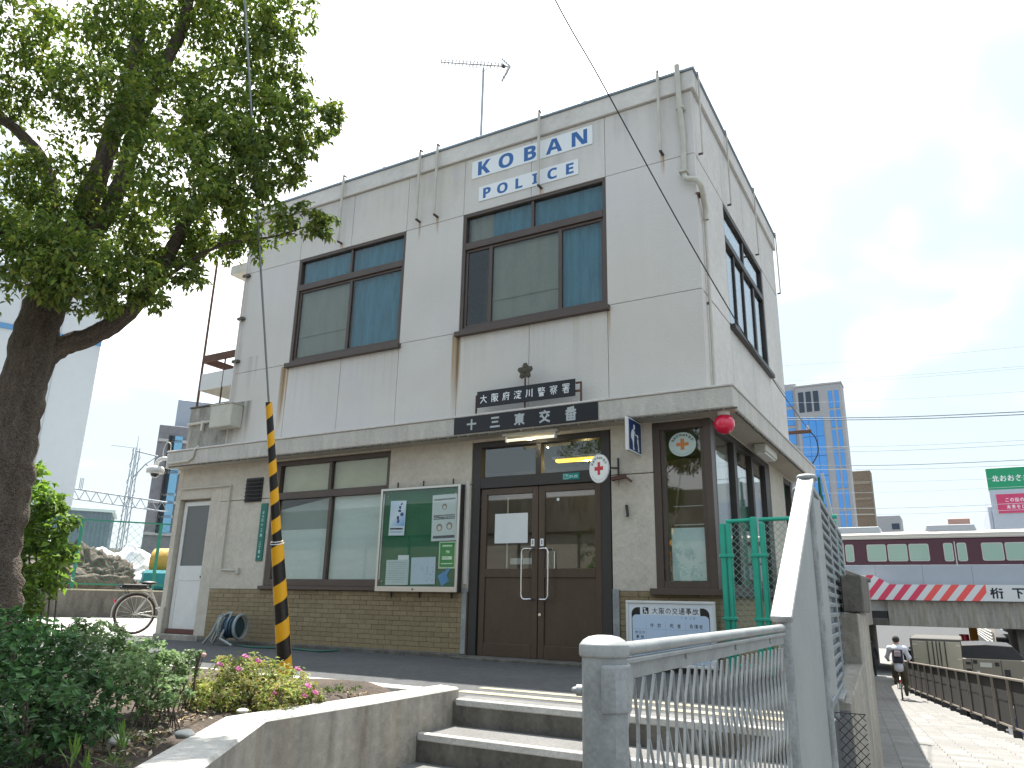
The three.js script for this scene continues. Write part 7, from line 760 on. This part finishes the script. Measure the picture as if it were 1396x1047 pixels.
  foliage('crown', t, leafGeo(0.056, 0.027), leafMat(null, 0.45), S, 5001, [[0.12, 0.195, 0.03], [0.155, 0.235, 0.03], [0.21, 0.285, 0.035], [0.095, 0.16, 0.03], [0.26, 0.30, 0.045]], { down: 0.5 });
}
{ const S = [], t = thing('climbing_bush', 'bright green leafy bush growing against the tree trunk', 'bush', [-3.3, 0, 5.4]); const add = (px, py, rp, D, n) => { const c = at(px, py, D), k = rp / FOCAL * D * 0.9; S.push({ c, r: [k, k, k * 1.1], n }); }; for (const q of [[45, 690, 32, 6.6, 420], [68, 715, 28, 6.5, 340], [30, 740, 34, 6.7, 460], [60, 765, 30, 6.4, 380], [25, 800, 32, 6.4, 380], [48, 662, 20, 6.7, 130], [52, 640, 10, 6.7, 16], [8, 840, 40, 6.2, 420], [80, 745, 20, 6.4, 130], [20, 700, 26, 6.9, 240], [70, 790, 20, 6.5, 120]]) add(...q); foliage('leaves', t, leafGeo(0.06, 0.044), leafMat(null, 0.5), S, 5002, [[0.19, 0.33, 0.04], [0.25, 0.38, 0.05], [0.13, 0.24, 0.035]], {}); const p = new P(); for (let k = 0; k < 8; k++) { const a = at(10 + k * 8, 900, 6.3), b = at(10 + k * 10, 700 + k * 6, 6.6); p.tube([a.setY(0.02), a.clone().lerp(b, 0.5).add(V(0.05, 0, 0)), b], 0.006, 5); } p.build('stems', M.bark, t); }
function shrub(name, label, list, geo, cols, seed, tr, group, flowers) { const pts = list.map(([px, py, rp, D, n, ry]) => { const c = at(px, py, D), k = rp / FOCAL * D * 0.92; return { c, r: [k, k * (ry ?? 0.9), k * 1.1], n }; }); const b = pts[0].c, t = thing(name, label, 'shrub', [b.x, 0.03, b.z], group); foliage('leaves', t, geo, leafMat(null, tr), pts, seed, cols, { down: 0.2 }); const p = new P(), r = rng(seed); for (const s of pts) for (let k = 0; k < 5; k++) { const e = s.c.clone().add(V((r() - 0.5) * s.r[0], (r() - 0.2) * s.r[1], (r() - 0.5) * s.r[2])); p.tube([V(s.c.x + (r() - 0.5) * 0.1, 0.02, s.c.z + (r() - 0.5) * 0.1), V(s.c.x, s.c.y * 0.6, s.c.z), e], 0.004, 4, 6); } p.build('stems', M.bark, t); return t; }
const darkL = [[0.045, 0.13, 0.035], [0.065, 0.165, 0.04], [0.085, 0.19, 0.05], [0.05, 0.105, 0.035]], sunPaleL = [[0.20, 0.30, 0.12], [0.26, 0.36, 0.16], [0.15, 0.25, 0.09]], yelL = [[0.27, 0.32, 0.06], [0.31, 0.31, 0.08], [0.20, 0.29, 0.05], [0.33, 0.26, 0.09]];  // middle leaf palette paled to stand in for sun sheen
shrub('shrub', 'dense dark green shrub filling the lower left corner of the planter', [[25, 900, 55, 4.0, 900], [72, 925, 52, 3.9, 850], [118, 962, 42, 3.8, 480], [40, 975, 58, 3.5, 750], [85, 985, 40, 3.6, 380], [5, 860, 36, 4.3, 380], [-40, 940, 70, 3.8, 800], [42, 868, 26, 4.4, 200]], leafGeo(0.036, 0.024), darkL, 5003, 0.35);
shrub('shrub', 'shrub with leaf colour paled for sun sheen and upright shoots behind the dark shrub', [[112, 882, 34, 4.7, 560], [150, 890, 34, 4.7, 560], [195, 902, 32, 4.7, 500], [230, 915, 28, 4.7, 380], [255, 902, 14, 4.9, 90], [165, 925, 36, 4.4, 560], [205, 938, 32, 4.4, 460], [128, 862, 18, 4.9, 130], [270, 893, 8, 4.9, 26], [90, 862, 20, 4.8, 150], [240, 942, 18, 4.5, 160]], leafGeo(0.036, 0.022), sunPaleL, 5004, 0.45);
{ const t = shrub('flowering_shrub', 'yellowish green flowering shrub with pink blossoms beside the striped guy wire', [[300, 928, 30, 5.2, 900], [335, 922, 30, 5.2, 1000], [365, 928, 28, 5.2, 900], [400, 938, 26, 5.1, 700], [425, 947, 16, 5.1, 260], [330, 948, 30, 5.0, 800], [290, 950, 26, 5.0, 560], [380, 952, 28, 4.9, 680], [268, 943, 16, 5.1, 180]], leafGeo(0.032, 0.014), yelL, 5005, 0.5); ORG = t.position.clone(); const pk = std({ color: lin(0.65, 0.18, 0.42), roughness: 0.7 }), r = rng(71); for (const [x, y] of [[335, 895], [352, 901], [406, 912], [374, 945], [368, 953], [415, 948], [430, 944], [352, 958], [300, 906], [325, 912], [420, 935]]) { const c = at(x, y, 5.0), p = new P(); for (let k = 0; k < 6; k++) { const a = k / 6 * 6.283; p.obox(c.clone().add(V(Math.cos(a) * 0.012, Math.sin(a) * 0.008, Math.sin(a) * 0.012)), 0.016, 0.006, 0.012, [r(), a, r()], 0); } p.build('flower', pk, t); } }
{ const t = thing('shrub', 'small rose stems with pink buds rising between the shrubs', 'shrub', [-1.9, 0.03, 5]); const p = new P(), fl = [], S = []; for (const [x, y, D] of [[234, 893, 4.9], [278, 893, 5.0], [240, 899, 4.9]]) { const c = at(x, y, D), b = at(x - 30, 945, D).setY(0.03); p.tube([b, b.clone().lerp(c, 0.5).add(V(0.02, 0.03, 0)), c], 0.004, 4); fl.push(c); S.push({ c: b.clone().lerp(c, 0.6), r: [0.05, 0.1, 0.05], n: 30 }); } p.build('stems', M.bark, t); foliage('leaves', t, leafGeo(0.034, 0.022), leafMat(null, 0.45), S, 5006, sunPaleL); for (const c of fl) new P().ball(c, 0.014, 8).build('bud', std({ color: lin(0.6, 0.35, 0.33), roughness: 0.7 }), t); }
{ // ground cover, litter and stones in the planter
  const r = rng(81), S = []; for (let i = 0; i < 46; i++) { const x = -1.42 - r() * 2.2, z = 3.95 + r() * 1.7; S.push({ c: V(x, 0.07, z), r: [0.14, 0.03, 0.14], n: 44 }); } for (let i = 0; i < 22; i++) { const q = on(40 + r() * 220, 985 + r() * 60, 'y', 0.06); if (q.x < (q.z < 5.45 ? -1.35 : -1.35 + (q.z - 5.45) * 0.71)) S.push({ c: q, r: [0.06, 0.03, 0.06], n: 14 }); } ORG = V(0, 0, 0); const g = foliage('ground_cover', scene, leafGeo(0.03, 0.012), leafMat(null, 0.4), S, 5007, [[0.10, 0.16, 0.03], [0.16, 0.18, 0.04], [0.07, 0.12, 0.03]], { down: -0.6 }); tag(g, 'low weeds and grass sprigs spread over the planter soil', null, null, 'stuff');
  const L = []; for (let i = 0; i < 130; i++) { const z = 4.0 + r() * 2.6, xr = z < 5.45 ? -1.45 : -1.45 + (z - 5.45) * 0.71; L.push({ c: V(xr - r() * 1.8, 0.058 + r() * 0.012, z), r: [0.2, 0.014, 0.2], n: 44 }); } const d = foliage('leaf_litter', scene, leafGeo(0.035, 0.016, 0.1), std({ color: lin(1, 1, 1), roughness: 0.9, side: THREE.DoubleSide }), L, 5008, [[0.22, 0.15, 0.08], [0.32, 0.25, 0.15], [0.13, 0.09, 0.055], [0.4, 0.36, 0.28]], { down: 0, size: [0.5, 1.1] }); tag(d, 'dry fallen leaves scattered on the planter soil', null, null, 'stuff');
  const rock = (name, label, px, py, s) => { const c = on(px, py, 'y', 0.085), g2 = new THREE.IcosahedronGeometry(s, 2), p = g2.attributes.position, f = vnoise(7, 7, Math.round(px)); for (let i = 0; i < p.count; i++) { const k = 0.75 + 0.5 * f(p.getX(i) * 4 + 0.5, p.getZ(i) * 4 + p.getY(i) * 3 + 0.5); p.setXYZ(i, p.getX(i) * k, p.getY(i) * k * 0.45, p.getZ(i) * k); } g2.computeVertexNormals(); g2.translate(c.x, c.y, c.z); single(name, label, 'stone', new P().add(g2), M.concreteTop); };
  rock('stone', 'pale flat stone lying on the soil near the planter wall', 250, 1000, 0.045); rock('stone', 'flat grey stone on the shaded soil left of the pale stone', 158, 1010, 0.05); rock('stone', 'white stone under the flowering shrub by the wall bend', 330, 969, 0.03);
  const grass = []; for (const [x, y] of [[40, 1040], [70, 1030], [140, 1010], [110, 1045], [165, 1035], [20, 1020]]) grass.push({ c: on(x, y, 'y', 0.09), r: [0.035, 0.05, 0.035], n: 22 }); const gg = foliage('grass', scene, leafGeo(0.085, 0.010, 0.1), leafMat(null, 0.4), grass, 5009, [[0.12, 0.21, 0.03], [0.09, 0.18, 0.03]], { down: -1.2 }); tag(gg, 'tufts of grass on the shaded planter soil', null, null, 'stuff');
}
// ---------- across the street (behind the camera): what the glass mirrors ----------
{
  const t = thing('opposite_building', 'plain beige building across the street mirrored in the glass', 'building', [-4, -0.9, 26]); B(-34, 14, -0.9, 3.9, 24, 34, 0.05).build('wall', surf([0.34, 0.31, 0.265], { n: 256, size: 5, amt: 0.08, seed: 99, rough: 0.85 }), t); B(-34, 14, 3.9, 5.6, 23.8, 34, 0.05).build('roof_band', M.concreteDark, t); for (let x = -32; x < 13; x += 3.2) B(x, x + 0.08, -0.8, 3.9, 23.93, 24, 0).build('joint', M.concreteDark, t);
  const tree = (x, z, h, seed, label) => { const u = thing('tree', label, 'tree', [x, -0.9, z]), p = new P(); limb(p, [V(x, -1, z), V(x + 0.1, h * 0.3, z), V(x - 0.05, h * 0.7, z)], 0.16, 0.06, 8); p.build('trunk', M.bark, u, 'k'); const S = [], r = rng(seed); for (let k = 0; k < 12; k++) S.push({ c: V(x + (r() - 0.5) * 1.8, h * (0.35 + 0.6 * r()), z + (r() - 0.5) * 1.8), r: [0.6, 0.5, 0.6], n: 110 }); foliage('crown', u, leafGeo(0.14, 0.08), leafMat(null, 0.35), S, seed, darkL, {}); };
  tree(-8.2, 17, 3.2, 6001, 'young street tree across the street, leftmost of three'); tree(-5.6, 16, 3.4, 6002, 'young street tree across the street, middle of three'); tree(-2.6, 17.5, 3.0, 6003, 'young street tree across the street, rightmost of three');
}
renderer.render(scene, camera);
